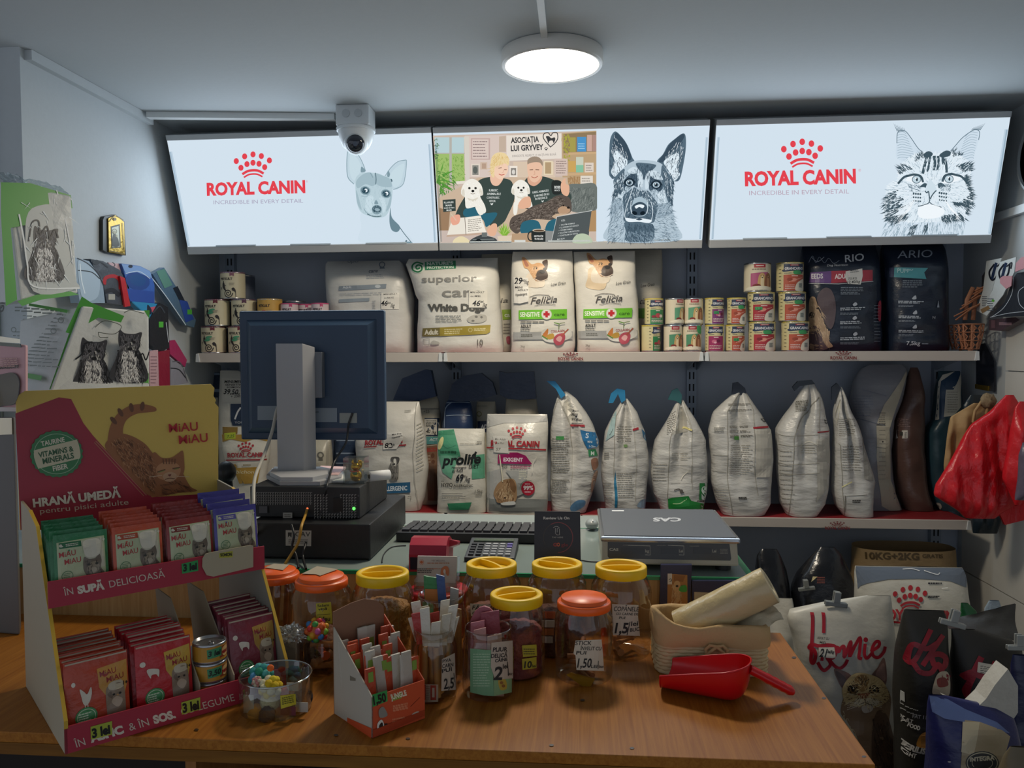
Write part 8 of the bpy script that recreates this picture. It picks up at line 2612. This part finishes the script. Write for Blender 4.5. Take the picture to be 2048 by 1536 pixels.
# harness cards
def clipcard(A,x,y,s):
    A.c('#1a1d26',9*s,x+30*s,y+20*s,x+5*s,y+60*s,x+20*s,y+100*s,x+50*s,y+70*s,x+60*s,y+20*s);A.c('#22304a',14*s,x+20*s,y+90*s,x+30*s,y+50*s,x+40*s,y+15*s);A.c('#1a1d26',6*s,x+45*s,y+30*s,x+70*s,y+10*s,x+66*s,y+40*s)
A=Art(1840,400,2.558)
clipcard(A,350,310,1.0);A.rows('#55606a',318,490,345,545,6,4,3)
rp((1973,522,2003,516,1990,560,1970,630,1953,621,1966,580),XR-.075,.003,'#c5cac8','white header card with black harness picture, nearest the brown muzzles on the right wall','card','harness_card',A,'harness cards')
A=Art(1840,400,2.558)
clipcard(A,400,310,1.0);A.rows('#55606a',345,500,380,570,6,4,4);A.e('#5da83c',375,515,7,6);A.p('#8a6d4a',310,560,350,540,360,555,320,580)
rp((2000,524,2032,514,2028,545,2006,590,1973,632,1966,624,1985,580),XR-.095,.003,'#c5cac8','white header card with black harness picture, second from the brown muzzles on the right wall','card','harness_card',A,'harness cards')
A=Art(1840,400,2.558)
A.c('#aeb4ba',3,480,400,470,480,430,550,380,590,360,600);A.c('#aeb4ba',3,360,600,450,580,540,570);A.c('#aeb4ba',3,540,440,505,470,510,530,540,560)
rp((2024,560,2034,546,2075,540,2075,632,1984,634,1990,624,2010,604),XR-.11,.05,'#23272e','black stitched harness hanging on the right wall, covered by pink tags','harness','dog_harness',A)
rp((2000,556,2006,552,2024,552,2022,572,2012,578,2000,566),XR-.125,.003,'#bc8a90','pink round-cornered tag below the white harness cards','tag','pink_tag',None,'pink tags')
rp((2032,526,2042,515,2070,508,2070,530,2040,540,2030,544),XR-.125,.003,'#bc8a90','pink tag at the frame edge above the black harness','tag','pink_tag',None,'pink tags')
A=Art(1840,400,2.558)
A.r('#6a5058',365,615,385,655);A.r('#8a7078',405,625,470,640)
rp((1978,640,2030,634,2040,640,2000,662,1978,660),XR-.06,.03,'#4a3c44','dark plum box pack below the black harness on the right wall','pack','plum_pack',A)
rp((1964,552,1972,540,1974,580,1962,600),XR-.05,.02,'#2b2a2e','black strap end between muzzles and white cards','strap','black_strap')
# dark plaque with gilded lower edge
t=thing('icon_plaque','narrow dark plaque with gilded lower edge on the right wall by the shelf end','icon',PX(1970,775,XR))
MB().prism([PX(x,y,XR-.014) for x,y in ((1952,712),(1956,690),(1970,686),(1988,722),(1988,784),(1952,776))],(.0012,0,0),mt('#2b2e38',.25)).build('plate',t)
MB().prism([PX(x,y,XR-.0145) for x,y in ((1952,768),(1978,772),(1978,782),(1952,777))],(-.004,0,0),gp).build('gilded_edge',t)
# red carrier bags
redf=mt('#cc1c26',.30,0,.9,16,(1.8,1,1),.06)
def hanging(name,rows,y,d,mat,label,cat,seed,fold=0.0,hook=None,grp=None):
    b=Bag(rows,y,d,wr=.012,ws=9,seed=seed,top=.5,seal=.012,bottom=.35,vf=.030)
    m=MB()
    b.mesh(m,mat,34,40)
    o=tag(m.build(name),label,cat,grp)
    return o,b
o,b=hanging('carrier_bag',[(1036,1930,1990),(1022,1916,2006),(992,1868,2060),(970,1870,2066),(930,1897,2064),(885,1922,2060),(848,1944,2056),(822,1980,2046),(806,1994,2036),(790,2010,2026)],-.20,.07,redf,'big red plastic carrier bag hanging on the right wall','plastic bag',51)
m=MB()
for pts in (((1944,1020,1986,1026,1966,1038,1948,1036),),((1996,1020,2062,1004,2050,1040,2010,1050),)):
    m.prism([PY(x,y,-.215) for x,y in pairs(pts[0])],(0,.012,0),redf)
m.build('handle_loop',o)
hanging('carrier_bag',[(1010,2030,2090),(960,2010,2100),(900,2016,2100),(850,2024,2096),(815,2032,2086),(803,2040,2070)],-.33,.07,redf,'second red plastic carrier bag, cut by the frame edge','plastic bag',52)
hanging('grey_bag',[(1000,2030,2090),(960,2036,2095),(910,2037,2090),(885,2044,2080)],-.42,.05,mt('#5d5464',.3,0,.5,20),'greyish violet plastic bag at the frame edge before the red bags','plastic bag',53)
kr=mt('#a8875a',.7,0,.3,20,(1,1,1),.05)
o,b=hanging('paper_bag',[(940,1888,1950),(900,1890,1955),(834,1899,1968),(818,1925,1985),(806,1945,1990)],-.10,.03,kr,'brown kraft paper bag hanging behind the red carrier bags','paper bag',54)
m=MB().tube([PY(1946,845,-.118),PY(1950,822,-.12),PY(1965,800,-.12),PY(1978,806,-.12),PY(1972,828,-.12)],.005,kr,8)
m.ball(PY(1976,802,-.12),.026,mt('#8a7658',.8,0,.5,60),1,.7,1,18,None,.5,3)
m.build('twisted_handle',o)
hanging('dark_bag',[(1066,1946,1994),(1040,1942,1999),(1000,1938,1998),(900,1930,1990),(810,1925,1985),(790,1940,1968)],-.02,.06,mt('#1c2830',.3,0,.5,20),'black plastic bag hanging behind the kraft paper bag, its foot below the shelf end','plastic bag',55)

# ---- sacks standing on the floor at the right
FB=dict(base=.001)
def fbag(rows,y,d,col,label,art=None,seed=0,rough=.36,wr=.012,bump=.6,grp=None,name='pet_food_sack',**kw):
    return make_bag(name,rows,y,d,col,label,art,seed=seed,wr=wr,mat=mt(col,rough,0,bump,12,(1,1,1.5),.05),group=grp,grid=10,**FB,**kw)
def clip(px,py,y,rot,label,sc=1.0,h='#9a9c98'):
    p=PY(px,py,y)
    mm=mt(h,.3,.3)
    M=Matrix.Translation(p) @ Matrix.Rotation(rot,4,'Y') @ Matrix.Scale(sc,4)
    m=MB().box(-.034,.034,-.008,-.002,-.010,.004,mm,.002,M).box(-.034,.034,.002,.008,-.010,.004,mm,.002,M).box(-.010,.010,-.010,-.003,.002,.036,mm,.002,M).box(-.010,.010,.003,.010,.002,.036,mm,.002,M)
    m.tube([M @ Vector((-.012,0,.004)),M @ Vector((.012,0,.004))],.004*sc,mm,8)
    return tag(m.build('bag_clip'),label,'clip','bag clips')
A=Art(1600,1060,4.0)
fbag([(1330,1496,1578),(1200,1506,1578),(1165,1512,1576),(1135,1513,1572),(1110,1514,1560),(1098,1522,1552)],-.20,.18,'#15161a','glossy black sack with a gathered top, right behind the scale',None,61,.22)
A=Art(1560,1060,3.227)
A.rows('#8a4a3c',232,300,285,345,4,6,3);A.p('#c9b98a',195,335,235,300,205,300)
fbag([(1330,1586,1700),(1225,1585,1712),(1180,1584,1708),(1150,1592,1700),(1125,1612,1690),(1104,1630,1682),(1094,1640,1668)],-.22,.20,'#17181c','glossy black sack with a twisted top and small red print, left of the kraft-topped sack',A,62,.22)
clip(1613,1176,-.335,-.15,'silver clip on the glossy black sack with the twisted top',.8)
A=Art(1560,1060,3.227)
A.t('#4a3a20','10KG+2KG',545,185,42,350,1,.03);A.t('#4a3a20','GRATIS',915,178,24,135,1,.02)
fbag([(1330,1712,1900),(1200,1706,1908),(1135,1703,1910),(1098,1705,1908),(1092,1706,1907)],.12,.20,'#8a7350','kraft-coloured sack reading 10KG+2KG at the back under the lower shelf',A,63,.7,top=.9,topd=.9)
A=Art(1560,1060,3.227)
A.p('#66707e',470,225,1210,240,1205,370,1100,330,900,315,700,318,560,345,490,380)
A.crown('#a8202a',842,445,98);A.t('#a8202a','ROYAL CANIN',650,575,66,470,1.5,.045);A.p('#a8202a',640,575,790,590,790,602,640,590)
A.rows('#26262a',955,335,1050,350,1,10,3);A.rows('#26262a',955,422,1035,438,2,8,4);A.c('#e6e6e4',5,790,250,850,248,900,262);A.c('#e6e6e4',5,930,260,1010,285,1030,275);A.c('#f0efe8',6,1045,375,1080,370)
fbag([(1500,1722,1930),(1300,1716,1934),(1210,1713,1936),(1170,1710,1934),(1140,1707,1930),(1133,1709,1925)],-.42,.20,'#c2beb2','big white sack with a red dot crown behind the black and white cat food sacks',A,64,.3)
fbag([(1450,1528,1590),(1300,1532,1590),(1215,1536,1588),(1196,1540,1584)],-.52,.10,'#bfbbb0','narrow white sack squeezed between the plastic bag roll and the white cat sack',None,65,.4)
# white cat sack
A=Art(1520,1260,5.564)
RR='#a81228'
A.c(RR,40,585,-180,572,0,560,150,560,330,590,365,605,290,585,220,530,195,560,160,640,175,730,165,800,172)
A.l(RR,38,710,-180,695,20);A.c(RR,34,690,200,680,330)
A.c(RR,36,745,320,720,260,760,190,820,180,830,240,810,300,760,320)
A.c(RR,36,815,200,850,190,860,240,880,200,920,180,925,300,970,180,1000,130,985,290,1040,180,1105,80,1100,200,1090,300,1115,315)
A.c(RR,36,1160,160,1150,260,1180,310,1240,250);A.e(RR,1168,105,26,27)
A.c(RR,36,1230,230,1310,180,1320,130,1280,130,1240,200,1250,280,1310,300,1370,240,1385,190)
A.c(RR,36,640,365,680,425,720,445,780,380,740,310);A.c(RR,36,745,310,830,400,890,420,940,380,960,335)
FA,FB_,FC,FD='#c9b07c','#5a4632','#e0d4b4','#3f3430'
A.b('#8a6f52',890,900,960,640,1150,560,1350,600,1450,760,1450,1100,1500,1500,1560,2100,1100,2100,1150,1400,1000,1050)
A.b('#5d4634',1300,900,1450,1000,1530,1500,1560,2100,1250,2100,1250,1300)
A.b('#6d4d44',820,430,900,440,1000,490,1010,560,960,650,905,640,860,560);A.b('#4a3530',835,450,900,480,960,560,910,630,870,560)
A.b('#6d5048',1365,300,1395,400,1400,560,1360,620,1290,560,1230,510,1300,410);A.b('#8a6a62',1360,360,1385,450,1380,560,1320,520,1280,480)
A.b(FA,900,680,930,590,1010,500,1100,470,1220,490,1330,540,1400,640,1420,760,1340,830,1250,860,1150,850,1030,840,930,800)
A.b('#a07a48',1040,560,1080,500,1150,490,1200,530,1180,640,1120,680,1060,640);A.c(FB_,12,1030,560,1060,600,1110,600);A.c(FB_,12,1090,520,1130,550,1120,600);A.c(FB_,12,1200,540,1160,570,1170,610)
for ex,s in ((1020,1),(1255,-1)):
    A.b('#2a1c14',ex-60,655,ex-40,615,ex+10,605,ex+55,640,ex+50,680,ex,695,ex-45,685);A.e('#7a5a2c',ex,662,36,30);A.e('#120c0a',ex,655,24,24);A.e('#efe9dc',ex+6,640,8,8);A.c('#d9cca8',8,ex-55,700,ex,712,ex+55,690)
A.b('#8a4a2c',1065,700,1110,695,1180,690,1210,695,1150,750,1110,745);A.b('#a8623c',1090,700,1180,696,1140,730)
A.b(FC,1025,800,1060,750,1130,760,1150,810,1080,830);A.b(FC,1150,760,1220,740,1300,770,1290,820,1180,820);A.c(FB_,8,1140,750,1145,790,1090,815);A.c(FB_,8,1145,790,1200,815,1250,815)
A.b('#bdb0a0',1110,850,1150,820,1240,830,1230,890,1150,910)
A.hatch('#dcc894',(900,800,960,600,1150,500,1380,620,1420,780,1200,860),200,50,8,lambda x,y:math.degrees(math.atan2(y-680,x-1140)),3,25)
A.hatch('#6d5236',(900,800,960,600,1150,500,1380,620,1420,780,1200,860),110,46,8,lambda x,y:math.degrees(math.atan2(y-680,x-1140)),4,25)
A.hatch('#c2b08a',(900,850,1000,1020,1100,1200,1250,1500,1100,1600,950,1100),150,80,10,75,5,25);A.hatch('#3d2d22',(1250,950,1450,1000,1520,1500,1300,1600),150,80,10,80,6,20)
for k in range(4):
    A.l('#e6dcc4',4,1060,790+k*14,950,800+k*24);A.l('#e6dcc4',4,1230,780+k*12,1340,780+k*22)
A.note();A.p('#c9c5ba',625,180,800,178,820,290,790,300,690,290,630,280);hand(A,'ADULT CU',610,85,26,130,6);hand(A,'MIEL',635,135,26,76,6);hand(A,'21',632,280,88,76,4,wt=.03);hand(A,'lei/kg',725,240,34,70,4,wt=.03)
A.end()
o,wb=fbag([(1760,1610,1800),(1536,1640,1806),(1400,1608,1800),(1300,1588,1790),(1240,1574,1786),(1222,1580,1784),(1206,1650,1783),(1191,1735,1781)],-.78,.17,'#c2bfb4','white cat food sack with red script lettering and a tabby cat, at the counter end',A,66,.4,bump=.4)
clip(1672,1206,-.80,.12,'silver clip on the white cat sack with red lettering',.9)
# black cat sacks
def script_ho(A,X,Y,k,c):
    A.c(c,34*k,X+130*k,Y,X+90*k,Y+90*k,X+40*k,Y+190*k,X,Y+195*k,X+20*k,Y+90*k,X+110*k,Y+115*k,X+170*k,Y+85*k)
    A.c(c,34*k,X+210*k,Y+35*k,X+150*k,Y+130*k,X+95*k,Y+215*k)
    A.c(c,36*k,X+160*k,Y+210*k,X+150*k,Y+160*k,X+200*k,Y+150*k,X+240*k,Y+180*k,X+220*k,Y+235*k,X+165*k,Y+215*k)
    A.c(c,34*k,X+40*k,Y+220*k,X+75*k,Y+265*k,X+140*k,Y+270*k,X+190*k,Y+215*k,X+220*k,Y+280*k,X+250*k,Y+300*k)
A=Art(1560,1060,3.227)
script_ho(A,830,650,1.0,'#8a1224')
A.b('#c9b9a0',1000,950,1040,910,1085,930,1085,1070,985,1060);A.b('#8a3a34',1010,960,1060,950,1080,1000,1020,1010)
A.r('#b9b9b4',778,1060,818,1120);A.rows('#b0b0ac',780,1120,900,1180,2,6,3,30);A.t('#c2c0bb','ADULT',768,1225,24,90,14,.04);A.t('#c2c0bb','CAT FOOD',768,1255,26,135,14,.04);A.t('#c2c0bb','FAT 11%',855,1208,22,120,6,.03)
A.b('#a8742c',880,1390,900,1320,950,1300,990,1340,980,1400);A.t('#c2c0bb','STERILISED',760,1400,36,240,14,.05);A.t('#c2c0bb','LIGHT',790,1450,28,90,12,.03)
fbag([(1800,1804,1908),(1536,1796,1902),(1400,1793,1894),(1290,1794,1893),(1250,1798,1892),(1232,1802,1892),(1220,1806,1886)],-1.0,.14,'#26241f','black cat food sack with red script lettering beside the white cat sack',A,67,.5,bump=.4)
A=Art(1560,1060,3.227)
A.c('#8a1224',42,1290,830,1240,930,1190,950,1240,920,1320,950,1400,940);A.c('#8a1224',42,1250,930,1200,1040,1230,1090,1280,1040);A.c('#8a1224',40,1385,860,1340,980,1300,1080);A.c('#8a1224',38,1230,1080,1280,1130,1340,1060)
A.note();A.p('#c9c5ba',1275,850,1440,880,1430,955,1270,915);A.rows('#6d6a62',1290,870,1420,925,4,5,3,25);A.p('#c9c5ba',1325,940,1390,955,1375,1015,1312,1000);hand(A,'21',1330,1000,44,50,8,wt=.04)
A.p('#c9c5ba',1260,1170,1320,1080,1360,1030,1310,1200);A.rows('#3d3c38',1275,1100,1340,1170,4,8,5,-60)
A.end()
fbag([(1800,1918,2066),(1536,1911,2058),(1400,1903,2048),(1310,1901,2042),(1285,1901,2040),(1268,1901,2000),(1258,1902,1950)],-1.0,.14,'#25231f','black cat food sack with a 21 price note, right of the other black one',A,68,.5,bump=.4)
m=MB()
def foldf(i,j):
    a=PY(1898+142*i,1258+26*i,-1.0)
    b_=PY(1902+130*i,1240-32*i,-.93)
    p=a+(b_-a)*j
    return p+Vector((0,.012*math.sin(j*3.1)+.008*noise.noise(Vector((i*4,j*3,0))),0))
m.surf(foldf,16,8,mt('#2b2926',.5,0,.4,20));m.surf(lambda i,j:foldf(i,j)+Vector((0,.004,0)),16,8,mt('#2b2926',.5,0,.4,20))
m.build('folded_top',bpy.data.objects[o.name] if False else bpy.context.scene.objects[[x.name for x in COL.objects if x.get('label','').startswith('black cat food sack with a 21')][0]])
clip(1905,1245,-1.075,.25,'grey flat clip on the black cat sacks',.9)
# green and silver bags behind
fbag([(1330,1915,1962),(1260,1918,1960),(1225,1920,1955),(1206,1921,1935)],-.68,.07,'#1c5a32','green bag corner showing behind the black cat sacks',None,69,.35)
fbag([(1330,1968,2014),(1240,1968,2010),(1215,1970,2004),(1201,1978,1998)],-.68,.07,'#8a98a4','silvery crumpled bag top behind the black cat sacks',None,70,.2,wr=.016,bump=1.0)
# blue sack in front
A=Art(1560,1060,3.227)
A.p('#5d6fa0',955,1060,1080,1090,1200,1160,1400,1240,1480,1310,1300,1270,1180,1240,1060,1220,985,1180)
A.p('#a8987a',1195,1230,1290,1240,1430,1290,1480,1330,1400,1600,1150,1600,1170,1370);A.p('#c2b698',1180,1240,1290,1242,1240,1450,1160,1430)
A.e('#33363a',1295,1500,108,76);A.ring('#b9b29a',1295,1500,98,6,66);A.ring('#b9b29a',1295,1500,66,4,42);A.t('#c9c2aa','INTEGRA',1215,1490,26,160,-4,.04)
A.c('#c9c9cc',8,985,1500,1000,1530,1010,1600);A.e('#b9b9c0',1085,1495,10,5)
bo,bb=fbag([(1900,1872,2050),(1536,1856,2042),(1450,1854,2030),(1420,1853,2022),(1400,1855,1960),(1390,1857,1890)],-1.26,.15,'#23285e','torn open blue sack with a round emblem in front of the black cat sacks',A,71,.35)
m=MB()
tp=[PY(x,y,-1.27) for x,y in ((1900,1404),(1944,1425),(1972,1398),(1990,1370),(2016,1338),(2036,1372),(2036,1425),(2022,1446),(1990,1442),(1950,1432))]
m.prism(tp,(0,.05,0),mt('#b9b5aa',.45,0,.6,26))
m.build('torn_inner_lining',bo)
fbag([(1800,2012,2100),(1536,2014,2100),(1480,2010,2098),(1380,2020,2092),(1330,2022,2088),(1310,2026,2080)],-1.125,.07,'#1c2348','dark blue sack cut by the frame edge right of the torn blue one',None,72,.35)
clip(2038,1293,-1.16,0,'grey clip at the frame edge above the dark blue sack',.8)
fbag([(1900,1990,2100),(1560,1995,2100),(1510,2008,2095),(1494,2020,2090)],-1.40,.10,'#6a5f48','olive cream sack in the bottom right corner',None,73,.5)
